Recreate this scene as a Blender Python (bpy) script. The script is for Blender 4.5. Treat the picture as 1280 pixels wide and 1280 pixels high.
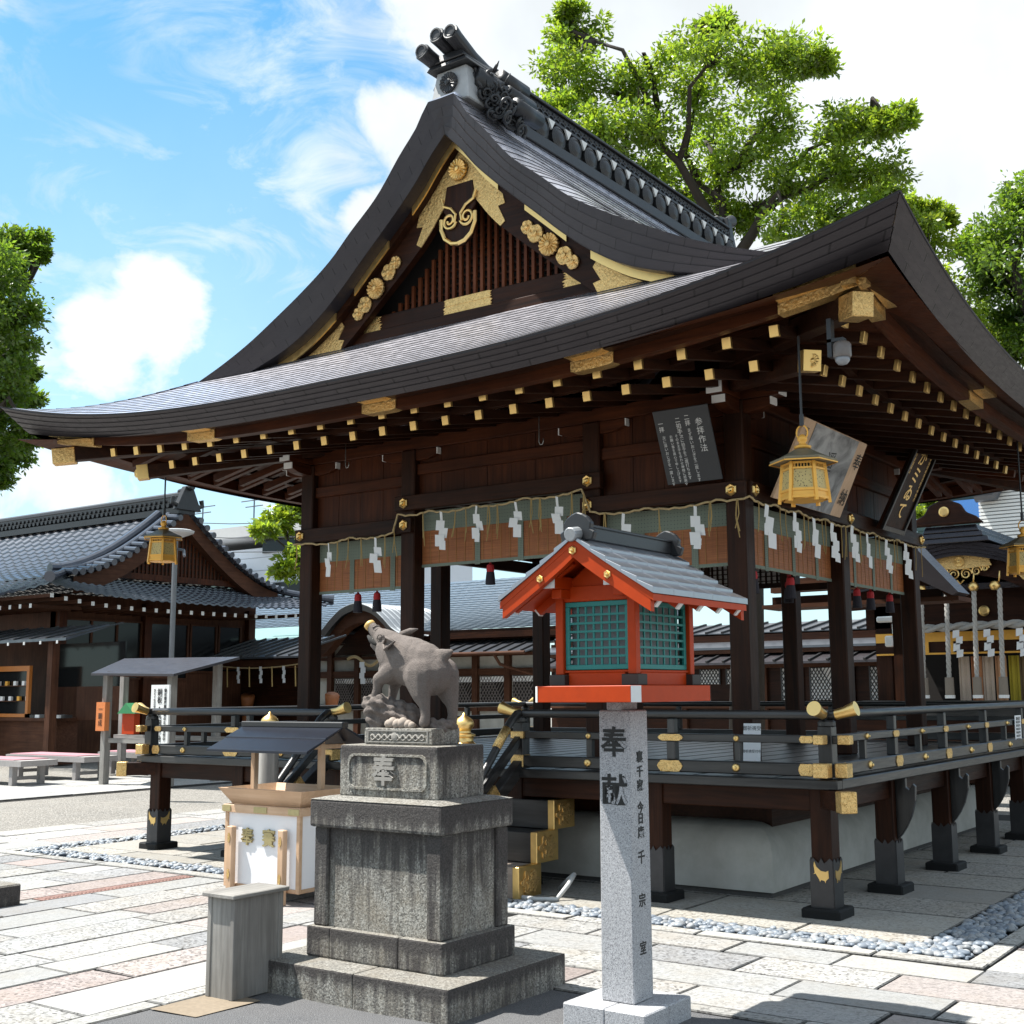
import bpy, bmesh, math, random
import numpy as np
from mathutils import Vector, Matrix
from math import sin, cos, pi, radians, sqrt, atan2, hypot
random.seed(7); NP = np.random.default_rng(7)
for o in list(bpy.data.objects): bpy.data.objects.remove(o)
SC = bpy.context.scene
COL = SC.collection
# ------------------------------------------------------------------ camera
cam = bpy.data.cameras.new('camera'); camo = bpy.data.objects.new('camera', cam); COL.objects.link(camo)
YAW, PIT, ROL = 0.6069, 0.1453, -0.0073
fw = Vector((-sin(YAW)*cos(PIT), cos(YAW)*cos(PIT), sin(PIT)))
rt = Vector((cos(YAW), sin(YAW), 0)); up = rt.cross(fw)
r2 = rt*cos(ROL)+up*sin(ROL); u2 = up*cos(ROL)-rt*sin(ROL)
camo.matrix_world = Matrix(((r2.x, u2.x, -fw.x, 3.233), (r2.y, u2.y, -fw.y, -8.1709), (r2.z, u2.z, -fw.z, 1.55), (0, 0, 0, 1)))
cam.sensor_width = 36; cam.lens = 36*1538.2/1280; cam.shift_x = -36.08/1280
cam.clip_start = .05; cam.clip_end = 2000
SC.camera = camo
# ------------------------------------------------------------------ sun, sky, exposure
SUNV = Vector((-.45, -.21, 1)).normalized()
sl = bpy.data.lights.new('sun', 'SUN'); sl.energy = 5.0; sl.angle = radians(.53); sl.color = (1, .97, .91)
so = bpy.data.objects.new('sun', sl); COL.objects.link(so); so.location = (-20, -12, 40)
so.rotation_euler = (-SUNV).to_track_quat('-Z', 'Y').to_euler()
W = bpy.data.worlds.new('World'); SC.world = W; W.use_nodes = True
wt = W.node_tree; wt.nodes.clear()
def wn(t, **k):
    n = wt.nodes.new(t)
    for a, b in k.items(): setattr(n, a, b)
    return n
wo = wn('ShaderNodeOutputWorld'); bg = wn('ShaderNodeBackground'); bg.inputs[1].default_value = .10
sky = wn('ShaderNodeTexSky', sky_type='NISHITA', sun_disc=False)
sky.sun_elevation = math.asin(SUNV.z); sky.sun_rotation = atan2(SUNV.x, SUNV.y)
sky.altitude = 50; sky.air_density = 1.0; sky.dust_density = .6; sky.ozone_density = 2.5
tc = wn('ShaderNodeTexCoord')
def wmath(op, a, b=None, c=None):
    n = wn('ShaderNodeMath', operation=op)
    for i, x in enumerate((a, b, c)):
        if x is None: continue
        if isinstance(x, (int, float)): n.inputs[i].default_value = x
        else: wt.links.new(x, n.inputs[i])
    return n.outputs[0]
def wmap(x, a, b, c=0, d=1, smooth=True):
    n = wn('ShaderNodeMapRange', interpolation_type='SMOOTHSTEP' if smooth else 'LINEAR')
    wt.links.new(x, n.inputs[0])
    for i, v in zip((1, 2, 3, 4), (a, b, c, d)): n.inputs[i].default_value = v
    return n.outputs[0]
def wnoise(vec, scale, detail=8, rough=.55, dist=0.):
    n = wn('ShaderNodeTexNoise'); wt.links.new(vec, n.inputs['Vector'])
    n.inputs['Scale'].default_value = scale; n.inputs['Detail'].default_value = detail
    n.inputs['Roughness'].default_value = rough; n.inputs['Distortion'].default_value = dist
    return n.outputs['Fac']
D = tc.outputs['Generated']
def wmapping(scale, rot=(0, 0, 0), loc=(0, 0, 0)):
    n = wn('ShaderNodeMapping'); wt.links.new(D, n.inputs[0])
    n.inputs['Location'].default_value = loc; n.inputs['Rotation'].default_value = rot; n.inputs['Scale'].default_value = scale
    return n.outputs[0]
def pxdir(u, v):                                                   # direction in the sky, from the lens calibration
    return (fw*1 + r2*((u-676.08)/1538.2) + u2*((640-v)/1538.2)).normalized()
def lobe(u, v, rad, amt):                                          # a cloud bank centred on a compass direction
    d = pxdir(u, v); n = wn('ShaderNodeVectorMath', operation='DOT_PRODUCT'); wt.links.new(D, n.inputs[0]); n.inputs[1].default_value = d
    return wmap(n.outputs['Value'], cos(rad), 1.0, 0, amt)
warp = wnoise(wmapping((1, 1, 1)), 5, 6, .6)
big = wnoise(wmapping((1, 1, 1.3)), 9, 10, .6, .35)
cum = big
for (u, v, r, a) in ((150, 395, .070, .30), (215, 380, .05, .16), (490, 150, .04, .26), (500, 270, .055, .28), (450, 280, .04, .22), (700, 40, .06, .36), (1020, 120, .36, .55), (1290, 150, .25, .35),
                     (40, 640, .13, .16), (250, 640, .13, .16), (330, 660, .1, .14), (900, -330, .42, .5), (620, 20, .04, .2), (100, 440, .05, .2)):  # the bank above the frame is added to brighten the upper roof
    cum = wmath('ADD', cum, lobe(u, v, r, a))
bdot = wn('ShaderNodeVectorMath', operation='DOT_PRODUCT'); wt.links.new(D, bdot.inputs[0]); bdot.inputs[1].default_value = fw
cum = wmath('ADD', cum, wmap(bdot.outputs['Value'], .80, .45, 0, .26))       # cloud added out of view to whiten the sky's ambient light
cmask = wmap(cum, .60, .84)
cir = wnoise(wmapping((2.0, 5.0, 9.0), rot=(.25, .5, .4)), 2.2, 8, .62, .8)
cir2 = wnoise(wmapping((1, 1, 1)), 3.0, 3, .5)
cirm = wmath('MULTIPLY', wmap(cir, .36, .74, 0, .85), wmap(cir2, .28, .58))
sepz = wn('ShaderNodeSeparateXYZ'); wt.links.new(D, sepz.inputs[0])
veil = wmap(sepz.outputs[2], .04, .50, .66, .02, False)              # thin summer haze near the horizon
mask = wmath('MAXIMUM', cmask, wmath('MAXIMUM', cirm, veil))
tint = wn('ShaderNodeMix', data_type='RGBA', blend_type='MULTIPLY'); tint.inputs[0].default_value = 1
wt.links.new(sky.outputs[0], tint.inputs[6]); tint.inputs[7].default_value = (.56, 1.08, 1.12, 1)
mx = wn('ShaderNodeMix', data_type='RGBA'); wt.links.new(mask, mx.inputs[0]); wt.links.new(tint.outputs[2], mx.inputs[6])
shade = wmap(wnoise(wmapping((1, 1, 1)), 6, 5, .55), .3, .7, .84, 1.04)
cc = wn('ShaderNodeMix', data_type='RGBA', blend_type='MULTIPLY'); cc.inputs[0].default_value = 1
cc.inputs[6].default_value = (5.0, 5.3, 5.5, 1); comb = wn('ShaderNodeCombineXYZ')
for i in range(3): wt.links.new(shade, comb.inputs[i])
wt.links.new(comb.outputs[0], cc.inputs[7]); wt.links.new(cc.outputs[2], mx.inputs[7])
wt.links.new(mx.outputs[2], bg.inputs[0]); wt.links.new(bg.outputs[0], wo.inputs[0])
SC.view_settings.view_transform = 'Standard'; SC.view_settings.look = 'None'
SC.view_settings.exposure = 1.05; SC.view_settings.gamma = 1; SC.view_settings.use_curve_mapping = False
SC.render.engine = 'CYCLES'; SC.cycles.max_bounces = 6; SC.cycles.diffuse_bounces = 3; SC.cycles.glossy_bounces = 3
SC.cycles.transmission_bounces = 3; SC.cycles.use_denoising = True; SC.cycles.caustics_reflective = False

# ------------------------------------------------------------------ materials
class Mat:
    def __init__(s, name):
        s.m = bpy.data.materials.new(name); s.m.use_nodes = True; s.nt = s.m.node_tree
        s.b = s.nt.nodes['Principled BSDF']
    def n(s, t, **k):
        x = s.nt.nodes.new(t)
        for a, b in k.items(): setattr(x, a, b)
        return x
    def put(s, x, sock):
        if isinstance(x, bpy.types.NodeSocket): s.nt.links.new(x, sock)
        else:
            if isinstance(x, tuple) and len(x) == 3 and sock.type == 'RGBA': x = x+(1,)
            sock.default_value = x
    def co(s, scale=(1, 1, 1), kind='Object', rot=(0, 0, 0)):
        t = s.n('ShaderNodeTexCoord'); g = s.n('ShaderNodeMapping'); s.nt.links.new(t.outputs[kind], g.inputs[0])
        g.inputs['Scale'].default_value = scale; g.inputs['Rotation'].default_value = rot
        return g.outputs[0]
    def noise(s, v, scale, detail=4, rough=.55, dist=0):
        x = s.n('ShaderNodeTexNoise'); s.nt.links.new(v, x.inputs['Vector']); x.inputs['Scale'].default_value = scale
        x.inputs['Detail'].default_value = detail; x.inputs['Roughness'].default_value = rough; x.inputs['Distortion'].default_value = dist
        return x.outputs['Fac']
    def vor(s, v, scale, out='Distance', feature='F1', rnd=1):
        x = s.n('ShaderNodeTexVoronoi', feature=feature); s.nt.links.new(v, x.inputs['Vector']); x.inputs['Scale'].default_value = scale
        x.inputs['Randomness'].default_value = rnd
        return x.outputs[out]
    def ramp(s, f, pts, interp='LINEAR'):
        x = s.n('ShaderNodeValToRGB'); s.nt.links.new(f, x.inputs[0]); cr = x.color_ramp; cr.interpolation = interp
        while len(cr.elements) < len(pts): cr.elements.new(.5)
        for e, (p, c) in zip(cr.elements, pts):
            e.position = p; e.color = (c, c, c, 1) if isinstance(c, (int, float)) else tuple(c)+(1,)
        return x.outputs[0]
    def mix(s, f, a, b, blend='MIX'):
        x = s.n('ShaderNodeMix', data_type='RGBA', blend_type=blend); s.put(f, x.inputs[0]); s.put(a, x.inputs[6]); s.put(b, x.inputs[7])
        return x.outputs[2]
    def math(s, op, a, b=0.):
        x = s.n('ShaderNodeMath', operation=op); s.put(a, x.inputs[0]); s.put(b, x.inputs[1]); return x.outputs[0]
    def bump(s, h, strength=.3, dist=.01):
        x = s.n('ShaderNodeBump'); s.nt.links.new(h, x.inputs['Height']); x.inputs['Strength'].default_value = strength
        x.inputs['Distance'].default_value = dist; s.nt.links.new(x.outputs[0], s.b.inputs['Normal'])
    def attr(s, name, out='Color'):
        x = s.n('ShaderNodeAttribute', attribute_name=name); return x.outputs[out]
    def set(s, color=None, rough=None, metal=None, spec=None):
        if color is not None: s.put(color, s.b.inputs['Base Color'])
        if rough is not None: s.put(rough, s.b.inputs['Roughness'])
        if metal is not None: s.b.inputs['Metallic'].default_value = metal
        if spec is not None: s.b.inputs['Specular IOR Level'].default_value = spec
        return s.m
def plain(name, c, rough=.6, metal=0, var=.15, scale=30, bump=.1, bd=.002, spec=.5):
    M = Mat(name); v = M.co(); f = M.noise(v, scale, 5, .6); g = M.noise(v, scale*.12, 3)
    lo = tuple(x*(1-var) for x in c); hi = tuple(min(1, x*(1+var)) for x in c)
    col = M.mix(g, M.mix(f, lo, hi), M.mix(f, tuple(x*(1-var*.6) for x in lo), c))
    M.bump(f, bump, bd); return M.set(col, rough, metal, spec)
def wood(name, axis, c1, c2, rough=.6, grey=None, bump=.25, spec=.16, fine=1.):
    M = Mat(name); k = {'x': (.7, 14, 14), 'y': (14, .7, 14), 'z': (14, 14, .7)}[axis]
    v = M.co(k); f = M.noise(v, 1.6*fine, 7, .65, .6); f2 = M.noise(v, 7*fine, 3, .6)
    l = M.noise(M.co(), 1.7, 4, .6)
    col = M.mix(M.ramp(f, [(.3, 0), (.72, 1)]), c1, c2)
    col = M.mix(M.ramp(l, [(.35, 0), (.7, .6)]), col, tuple(x*.55 for x in c1))
    if grey: col = M.mix(M.ramp(M.noise(v, .9, 5, .7), [(.42, 0), (.68, .75)]), col, grey)
    M.bump(M.math('ADD', f, M.math('MULTIPLY', f2, .5)), bump, .004)
    return M.set(col, M.ramp(f2, [(.2, rough-.1), (.8, min(1, rough+.12))]), 0, spec)
WD = {a: wood('dark_brown_wood_'+a, a, (.013, .0044, .0022), (.055, .0175, .0066), .5) for a in 'xyz'}       # weathered reddish timber
WR = {a: wood('red_brown_wood_'+a, a, (.032, .0082, .0030), (.105, .029, .0090), .48) for a in 'xyz'}        # upper walls and eaves
WK = {a: wood('blackened_wood_'+a, a, (.0045, .0042, .0044), (.016, .0145, .014), .36, (.05, .048, .047), .2, .6) for a in 'xyz'}   # railings
WG = {a: wood('grey_weathered_wood_'+a, a, (.20, .19, .175), (.42, .40, .37), .75, (.16, .15, .14), .4, .2, 1.4) for a in 'xyz'}
WP = {a: wood('pale_new_wood_'+a, a, (.56, .36, .22), (.70, .49, .33), .5, None, .08, .3) for a in 'xyz'}
def gold_mat(name, engraved, c=(.98, .67, .26)):
    M = Mat(name); v = M.co(); f = M.noise(v, 14, 4)
    col = M.mix(f, tuple(x*.72 for x in c), c)
    if engraved:
        e = M.vor(M.co(), 42, 'Distance', 'SMOOTH_F1'); w = M.noise(v, 60, 3, .6, 2.5)
        h = M.math('ADD', e, w); col = M.mix(M.ramp(w, [(.38, .7), (.50, 0)]), col, (.30, .16, .04)); M.bump(h, .7, .008)
    else: M.bump(M.noise(v, 90, 2), .12, .002)
    return M.set(col, M.ramp(f, [(.2, .30), (.8, .46)]), 1)
GOLD = gold_mat('polished_gold', False); GOLDE = gold_mat('engraved_gold', True, (.96, .65, .27))
WHITE = plain('white_paint', (.76, .76, .74), .6, 0, .06, 40)
PLASTER = Mat('white_plaster'); _v = PLASTER.co()
PLASTER.bump(PLASTER.noise(_v, 40, 4), .15, .004)
PLASTER = PLASTER.set(PLASTER.mix(PLASTER.ramp(PLASTER.noise(_v, 2.2, 5, .65), [(.35, 0), (.75, 1)]), (.52, .51, .47), (.34, .33, .29)), .9)
BLACK = plain('black_metal', (.018, .018, .020), .38, 0, .3, 40, .1)
IRON = plain('aged_black_copper_sleeve', (.075, .073, .076), .42, .75, .35, 9, .2)
RED = plain('vermilion_paint', (.46, .046, .0035), .5, 0, .20, 14, .15, .002, .22)
TEAL = plain('turquoise_paint', (.012, .20, .18), .5, 0, .12, 22, .1)
ROPE = plain('straw_rope', (.50, .37, .19), .85, 0, .3, 120, .5, .004)
STRAW = plain('dry_straw', (.42, .29, .11), .85, 0, .3, 150, .3)
PAPER = plain('white_paper', (.80, .80, .80), .7, 0, .03, 30, .03)
HOLE = plain('black_ink', (.006, .006, .006), .6, 0, .1)
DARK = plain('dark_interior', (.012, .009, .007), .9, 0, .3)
# brown copper roofing
def copper(name, c1, c2, rough, course=False, metal=.55):
    M = Mat(name); v = M.co(); f = M.noise(v, 3, 5, .6); s_ = M.noise(M.co((1, 1, 6)), 9, 4, .6)
    col = M.mix(f, c1, c2)
    if course:
        u = M.co(kind='UV'); br = M.n('ShaderNodeTexBrick'); M.nt.links.new(u, br.inputs['Vector']); br.offset = .5
        br.inputs['Color1'].default_value = (1, 1, 1, 1); br.inputs['Color2'].default_value = (.86, .86, .89, 1); br.inputs['Mortar'].default_value = (.42, .42, .42, 1)
        br.inputs['Scale'].default_value = 1; br.inputs['Mortar Size'].default_value = .009; br.inputs['Mortar Smooth'].default_value = .2
        br.inputs['Brick Width'].default_value = .62; br.inputs['Row Height'].default_value = 1.0
        col = M.mix(1., col, br.outputs[0], 'MULTIPLY'); M.bump(M.math('SUBTRACT', M.math('MULTIPLY', s_, .25), br.outputs['Fac']), .35, .006)
    else: M.bump(M.math('ADD', s_, f), .05, .01)
    return M.set(col, M.ramp(s_, [(.25, rough-.08), (.75, rough+.1)]), metal, .6)
ROOF = copper('brown_copper_roofing', (.55, .54, .60), (.74, .73, .80), .28, False, .92)
ROOFD = copper('dark_brown_sheet_roofing', (.045, .040, .044), (.08, .073, .082), .36, False, .5)
ROOFSHADE = plain('course_joint_shade', (.018, .016, .019), .7, 0, .2)  # shadow gap under each roof course, painted as a dark riser colour
ROOFE = copper('brown_copper_eave_courses', (.034, .029, .032), (.055, .048, .052), .46, True)
KAW = plain('grey_roof_tile', (.085, .095, .12), .24, .3, .45, 5, .15, .004, .7)
KAWR = plain('black_ridge_tile', (.020, .021, .024), .42, 0, .5, 14, .4, .006)
STEEL = plain('grey_metal_roofing', (.13, .14, .16), .30, .7, .25, 4, .06)
# ------------------------------------------------------------------ mesh builder and object helpers
class MB:
    def __init__(s): s.v = []; s.f = []; s.uv = None; s.fuv = {}; s.col = []; s.usecol = False
    def add(s, vs, fs, uvs=None, col=None):
        o = len(s.v); s.v += [tuple(p) for p in vs]
        for i, f in enumerate(fs):
            if uvs: s.fuv[len(s.f)] = [uvs[k] for k in f]
            s.f.append([k+o for k in f]); s.col.append(col or (1, 1, 1))
        if col: s.usecol = True
        return s
    def box(s, x0, x1, y0, y1, z0, z1, col=None):
        if x0 > x1: x0, x1 = x1, x0
        if y0 > y1: y0, y1 = y1, y0
        return s.add([(x0, y0, z0), (x1, y0, z0), (x1, y1, z0), (x0, y1, z0), (x0, y0, z1), (x1, y0, z1), (x1, y1, z1), (x0, y1, z1)],
                     [(0, 3, 2, 1), (4, 5, 6, 7), (0, 1, 5, 4), (1, 2, 6, 5), (2, 3, 7, 6), (3, 0, 4, 7)], None, col)
    def hexa(s, b, t):                                              # any eight corners: bottom ring, top ring
        return s.add(list(b)+list(t), [(0, 3, 2, 1), (4, 5, 6, 7), (0, 1, 5, 4), (1, 2, 6, 5), (2, 3, 7, 6), (3, 0, 4, 7)])
    def bar(s, p0, p1, w, h, upv=(0, 0, 1)):                        # a squared timber from p0 to p1 (centre line)
        p0, p1 = Vector(p0), Vector(p1); d = (p1-p0).normalized(); sd = d.cross(Vector(upv)).normalized(); u = sd.cross(d)
        a, b = sd*w/2, u*h/2
        return s.hexa([p0-a-b, p0+a-b, p1+a-b, p1-a-b], [p0-a+b, p0+a+b, p1+a+b, p1-a+b])
    def tube(s, path, r, n=10, caps=True, squash=1.):
        path = [Vector(p) for p in path]; rs = r if hasattr(r, '__len__') else [r]*len(path); vs = []; fs = []; prev = None
        for i, p in enumerate(path):
            d = (path[min(i+1, len(path)-1)]-path[max(i-1, 0)]).normalized()
            if prev is None: a = d.orthogonal().normalized() if abs(d.z) > .9 else d.cross(Vector((0, 0, 1))).normalized()
            else: a = (prev-d*prev.dot(d)).normalized()
            prev = a; b = d.cross(a)
            for k in range(n): t = 2*pi*k/n; vs.append(p+a*(rs[i]*cos(t))+b*(rs[i]*squash*sin(t)))
        for i in range(len(path)-1):
            for k in range(n): q = (k+1) % n; fs.append((i*n+k, i*n+q, (i+1)*n+q, (i+1)*n+k))
        if caps: fs.append(tuple(range(n))[::-1]); fs.append(tuple((len(path)-1)*n+k for k in range(n)))
        return s.add(vs, fs)
    def lathe(s, c, prof, n=16, axis='z'):
        vs = []; fs = []
        for (r, h) in prof:
            for k in range(n):
                t = 2*pi*k/n; q = (r*cos(t), r*sin(t), h)
                if axis == 'y': q = (q[0], q[2], q[1])
                if axis == 'x': q = (q[2], q[0], q[1])
                vs.append((c[0]+q[0], c[1]+q[1], c[2]+q[2]))
        for i in range(len(prof)-1):
            for k in range(n):
                q = (k+1) % n; f = (i*n+k, i*n+q, (i+1)*n+q, (i+1)*n+k); fs.append(f[::-1] if axis == 'y' else f)
        a = tuple(range(n))[::-1]; b = tuple((len(prof)-1)*n+k for k in range(n))
        fs += [a[::-1], b[::-1]] if axis == 'y' else [a, b]
        return s.add(vs, fs)
    def prism(s, poly, o, ax, ay, depth):                           # polygon in the (ax, ay) plane at o, thickened along ax x ay
        o, ax, ay = Vector(o), Vector(ax), Vector(ay); nn = ax.cross(ay).normalized()*depth; n = len(poly)
        ar = sum(poly[i][0]*poly[(i+1) % n][1]-poly[(i+1) % n][0]*poly[i][1] for i in range(n))
        if ar < 0: poly = poly[::-1]
        a = [o+ax*p[0]+ay*p[1] for p in poly]; b = [p+nn for p in a]
        return s.add(a+b, [tuple(range(n))[::-1], tuple(range(n, 2*n))]+[(i, (i+1) % n, n+(i+1) % n, n+i) for i in range(n)])
    def grid(s, P, uv=None, flip=False, close=False):                # P[i][j] points
        ni, nj = len(P), len(P[0]); vs = [p for row in P for p in row]; fs = []
        for i in range(ni-1):
            for j in range(nj-1):
                f = (i*nj+j, i*nj+j+1, (i+1)*nj+j+1, (i+1)*nj+j); fs.append(f[::-1] if flip else f)
        return s.add(vs, fs, [q for row in uv for q in row] if uv else None)
    def build(s, name, m, parent=None, bevel=0, smooth=False, angle=None, seg=1):
        off = Vector((0, 0, 0)); p = parent
        while p is not None: off += p.location; p = p.parent
        me = bpy.data.meshes.new(name); me.from_pydata([(v[0]-off.x, v[1]-off.y, v[2]-off.z) for v in s.v], [], s.f)
        if s.fuv:
            L = me.uv_layers.new(name='UVMap')
            for fi, uvs in s.fuv.items():
                for li, q in zip(me.polygons[fi].loop_indices, uvs): L.data[li].uv = q
        if s.usecol:
            A = me.color_attributes.new('tint', 'FLOAT_COLOR', 'CORNER')
            for poly in me.polygons:
                for li in poly.loop_indices: A.data[li].color = s.col[poly.index] if len(s.col[poly.index]) == 4 else s.col[poly.index]+(1,)
        if bevel:
            bm = bmesh.new(); bm.from_mesh(me)
            es = [e for e in bm.edges if len(e.link_faces) == 2 and e.calc_face_angle(0) > .5]
            bmesh.ops.bevel(bm, geom=es, offset=bevel, segments=seg, affect='EDGES', profile=.6, clamp_overlap=True)
            bm.to_mesh(me); bm.free()
        if smooth: me.polygons.foreach_set('use_smooth', [True]*len(me.polygons)); 
        if angle: me.set_sharp_from_angle(angle=radians(angle))
        me.materials.append(m); o = bpy.data.objects.new(name, me); COL.objects.link(o)
        if parent is not None: o.parent = parent
        return o
def tag(o, label=None, cat=None, group=None, kind=None):
    for k, v in (('label', label), ('category', cat), ('group', group), ('kind', kind)):
        if v: o[k] = v
    return o
def thing(name, loc, label, cat, group=None):
    o = bpy.data.objects.new(name, None); COL.objects.link(o); o.location = loc; o.empty_display_size = .2
    return tag(o, label, cat, group)
def copy_tree(o, parent=None, loc=None, rz=None, label=None, group=None):
    c = o.copy(); COL.objects.link(c)
    if parent is not None: c.parent = parent
    if loc is not None: c.location = loc
    if rz is not None: c.rotation_euler = (c.rotation_euler[0], c.rotation_euler[1], rz)
    if label: c['label'] = label
    if group: c['group'] = group
    for ch in list(KIDS(o)): copy_tree(ch, c)
    return c
def KIDS(o): return [x for x in o.children]
def dup_part(o, parent, d):                                        # a part once more, moved by d
    c = o.copy(); COL.objects.link(c); c.parent = parent; c.location = Vector(o.location)+Vector(d)
    for ch in KIDS(o):
        k = ch.copy(); COL.objects.link(k); k.parent = c
    return c
def structure(name, mb, m, **k): return tag(mb.build(name, m, **k), kind='structure')
def text_mesh(name, body, size, m, parent, origin, ax, ay, depth=.001, weight=0., shear=0., sx=1., align='CENTER', space=1.):
    """lettering: each line of characters set as real thin geometry in the plane (ax, ay) at origin (centre)"""
    cu = bpy.data.curves.new(name, 'FONT'); cu.body = body; cu.size = size; cu.extrude = depth; cu.align_x = align; cu.align_y = 'CENTER'
    cu.offset = weight; cu.shear = shear; cu.resolution_u = 3; cu.space_line = space
    t = bpy.data.objects.new(name, cu); COL.objects.link(t); bpy.context.view_layer.update()
    me = bpy.data.meshes.new_from_object(t.evaluated_get(bpy.context.evaluated_depsgraph_get()))
    bpy.data.objects.remove(t); bpy.data.curves.remove(cu)
    ax, ay = Vector(ax).normalized(), Vector(ay).normalized(); nz = ax.cross(ay)
    off = Vector((0, 0, 0)); p = parent
    while p is not None: off += p.location; p = p.parent
    o0 = Vector(origin)-off
    for v in me.vertices: v.co = o0+ax*(v.co.x*sx)+ay*v.co.y+nz*v.co.z
    me.materials.clear(); me.materials.append(m); o = bpy.data.objects.new(name, me); COL.objects.link(o); o.parent = parent
    return o
def lerp(a, b, t): return a+(b-a)*t
def interp(x, pts):
    return float(np.interp(x, [p[0] for p in pts], [p[1] for p in pts]))
def smooth_interp(x, pts):                                          # monotone cubic through the points
    xs = [p[0] for p in pts]; ys = [p[1] for p in pts]; n = len(xs)
    d = [(ys[i+1]-ys[i])/(xs[i+1]-xs[i]) for i in range(n-1)]
    m = [d[0]]+[0 if d[i-1]*d[i] <= 0 else 2*d[i-1]*d[i]/(d[i-1]+d[i]) for i in range(1, n-1)]+[d[-1]]
    x = max(xs[0], min(xs[-1], x)); i = max(0, min(n-2, int(np.searchsorted(xs, x))-1)); h = xs[i+1]-xs[i]; t = (x-xs[i])/h
    return (2*t**3-3*t*t+1)*ys[i]+(t**3-2*t*t+t)*h*m[i]+(-2*t**3+3*t*t)*ys[i+1]+(t**3-t*t)*h*m[i+1]
def rosette(mb, c, r, axis, depth=.02, petals=16):                  # chrysanthemum boss facing along axis ('-y' or '+x')
    n = petals*4; vs = []; fs = []
    def pt(rr, t, h):
        a, b = rr*cos(t), rr*sin(t)
        return (c[0]+a, c[1]-h, c[2]+b) if axis == '-y' else (c[0]+h, c[1]+a, c[2]+b)
    rings = [(r, 0), (r, depth*.5), (r*.92, depth), (r*.36, depth*.7), (r*.27, depth*.75), (r*.25, depth*1.2), (.001, depth*1.5)]
    for (rr, h) in rings:
        for k in range(n):
            t = 2*pi*k/n; s_ = abs(cos(petals*t/2))
            q = rr*(.93+.07*s_) if rr > r*.5 else rr; hh = h*(.62+.38*s_) if .3*r < rr < r*.99 else h
            vs.append(pt(q, t, hh))
    for i in range(len(rings)-1):
        for k in range(n):
            q = (k+1) % n; f = (i*n+k, i*n+q, (i+1)*n+q, (i+1)*n+k); fs.append(f)
    return mb.add(vs, fs)
def hexboss(mb, c, r, axis, d=.02):                                 # six-lobed nail cover
    def pt(a, b, h): return (c[0]+a, c[1]-h, c[2]+b) if axis == '-y' else (c[0]+h, c[1]+a, c[2]+b)
    vs = []; fs = []; n = 12
    for (rr, h) in ((r, 0), (r, d*.5), (r*.8, d), (r*.45, d*.7), (r*.42, d*1.3), (r*.25, d*1.8), (.0005, d*1.9)):
        for k in range(n):
            t = 2*pi*k/n+pi/2; q = rr*(1 if k % 2 == 0 else .86); vs.append(pt(q*cos(t), q*sin(t), h))
    for i in range(6):
        for k in range(n): q = (k+1) % n; fs.append((i*n+k, i*n+q, (i+1)*n+q, (i+1)*n+k))
    return mb.add(vs, fs)
# ------------------------------------------------------------------ ground, paving, pebbles
def stone_mat(name, rough=.8, bump=.35):
    M = Mat(name); v = M.co(); t = M.attr('tint'); al = M.attr('tint', 'Alpha'); c = M.vor(v, 62, 'Color'); sp = M.n('ShaderNodeSeparateColor'); M.nt.links.new(c, sp.inputs[0])
    g = M.noise(v, 3.2, 6, .65); h = M.noise(v, 26, 5, .65); f = M.noise(v, 150, 3, .7)
    k = M.math('MULTIPLY', M.ramp(sp.outputs[0], [(.12, 1), (.42, 0)]), M.math('MULTIPLY', al, M.ramp(h, [(.3, .5), (.6, 1)])))
    col = M.mix(k, t, M.mix(1., t, (.20, .19, .19), 'MULTIPLY')); col = M.mix(M.math('MULTIPLY', M.ramp(sp.outputs[1], [(.7, 0), (.9, .5)]), al), col, M.mix(1., t, (1.5, 1.5, 1.5), 'MULTIPLY'))
    col = M.mix(M.ramp(f, [(.40, .35), (.56, 0)]), col, M.mix(1., t, (.4, .4, .4), 'MULTIPLY'))
    col = M.mix(M.ramp(g, [(.46, 0), (.78, .5)]), col, M.mix(1., t, (.78, .68, .54), 'MULTIPLY')); col = M.mix(M.ramp(h, [(.3, .35), (.55, 0)]), col, M.mix(1., t, (.5, .5, .5), 'MULTIPLY'))
    M.bump(M.math('ADD', M.math('MULTIPLY', f, .4), h), bump, .006)
    return M.set(col, rough)
PAVE = stone_mat('paving_stone'); KERB = stone_mat('kerb_stone', .85, .3)
def gravel_mat():
    M = Mat('pale_gravel'); v = M.co(); c = M.vor(v, 55, 'Color'); d = M.vor(v, 55); g = M.noise(v, .5, 4)
    s_ = M.n('ShaderNodeSeparateColor'); M.nt.links.new(c, s_.inputs[0])
    col = M.ramp(s_.outputs[0], [(0, (.13, .122, .11)), (.45, (.26, .245, .22)), (1, (.42, .40, .365))])
    col = M.mix(M.ramp(d, [(.35, 0), (.75, .8)]), col, (.10, .09, .08)); col = M.mix(M.ramp(g, [(.4, 0), (.7, .3)]), col, (.34, .31, .27))
    M.bump(M.math('MULTIPLY', d, -1), .8, .02); return M.set(col, .9)
GRAVEL = gravel_mat()
def asphalt_mat():
    M = Mat('worn_asphalt'); v = M.co(); f = M.vor(v, 170); h = M.noise(v, 240, 2); g = M.noise(v, 1.3, 5, .6)
    col = M.ramp(h, [(.3, (.045, .046, .05)), (.62, (.13, .13, .135)), (.78, (.30, .30, .30))]); col = M.mix(M.ramp(g, [(.4, 0), (.7, .4)]), col, (.16, .155, .15))
    M.bump(M.math('MULTIPLY', f, -1), .7, .008); return M.set(col, .9)
ASPH = asphalt_mat()
BED = plain('dark_paving_joint', (.018, .016, .014), .95, 0, .4, 60, .5)
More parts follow.
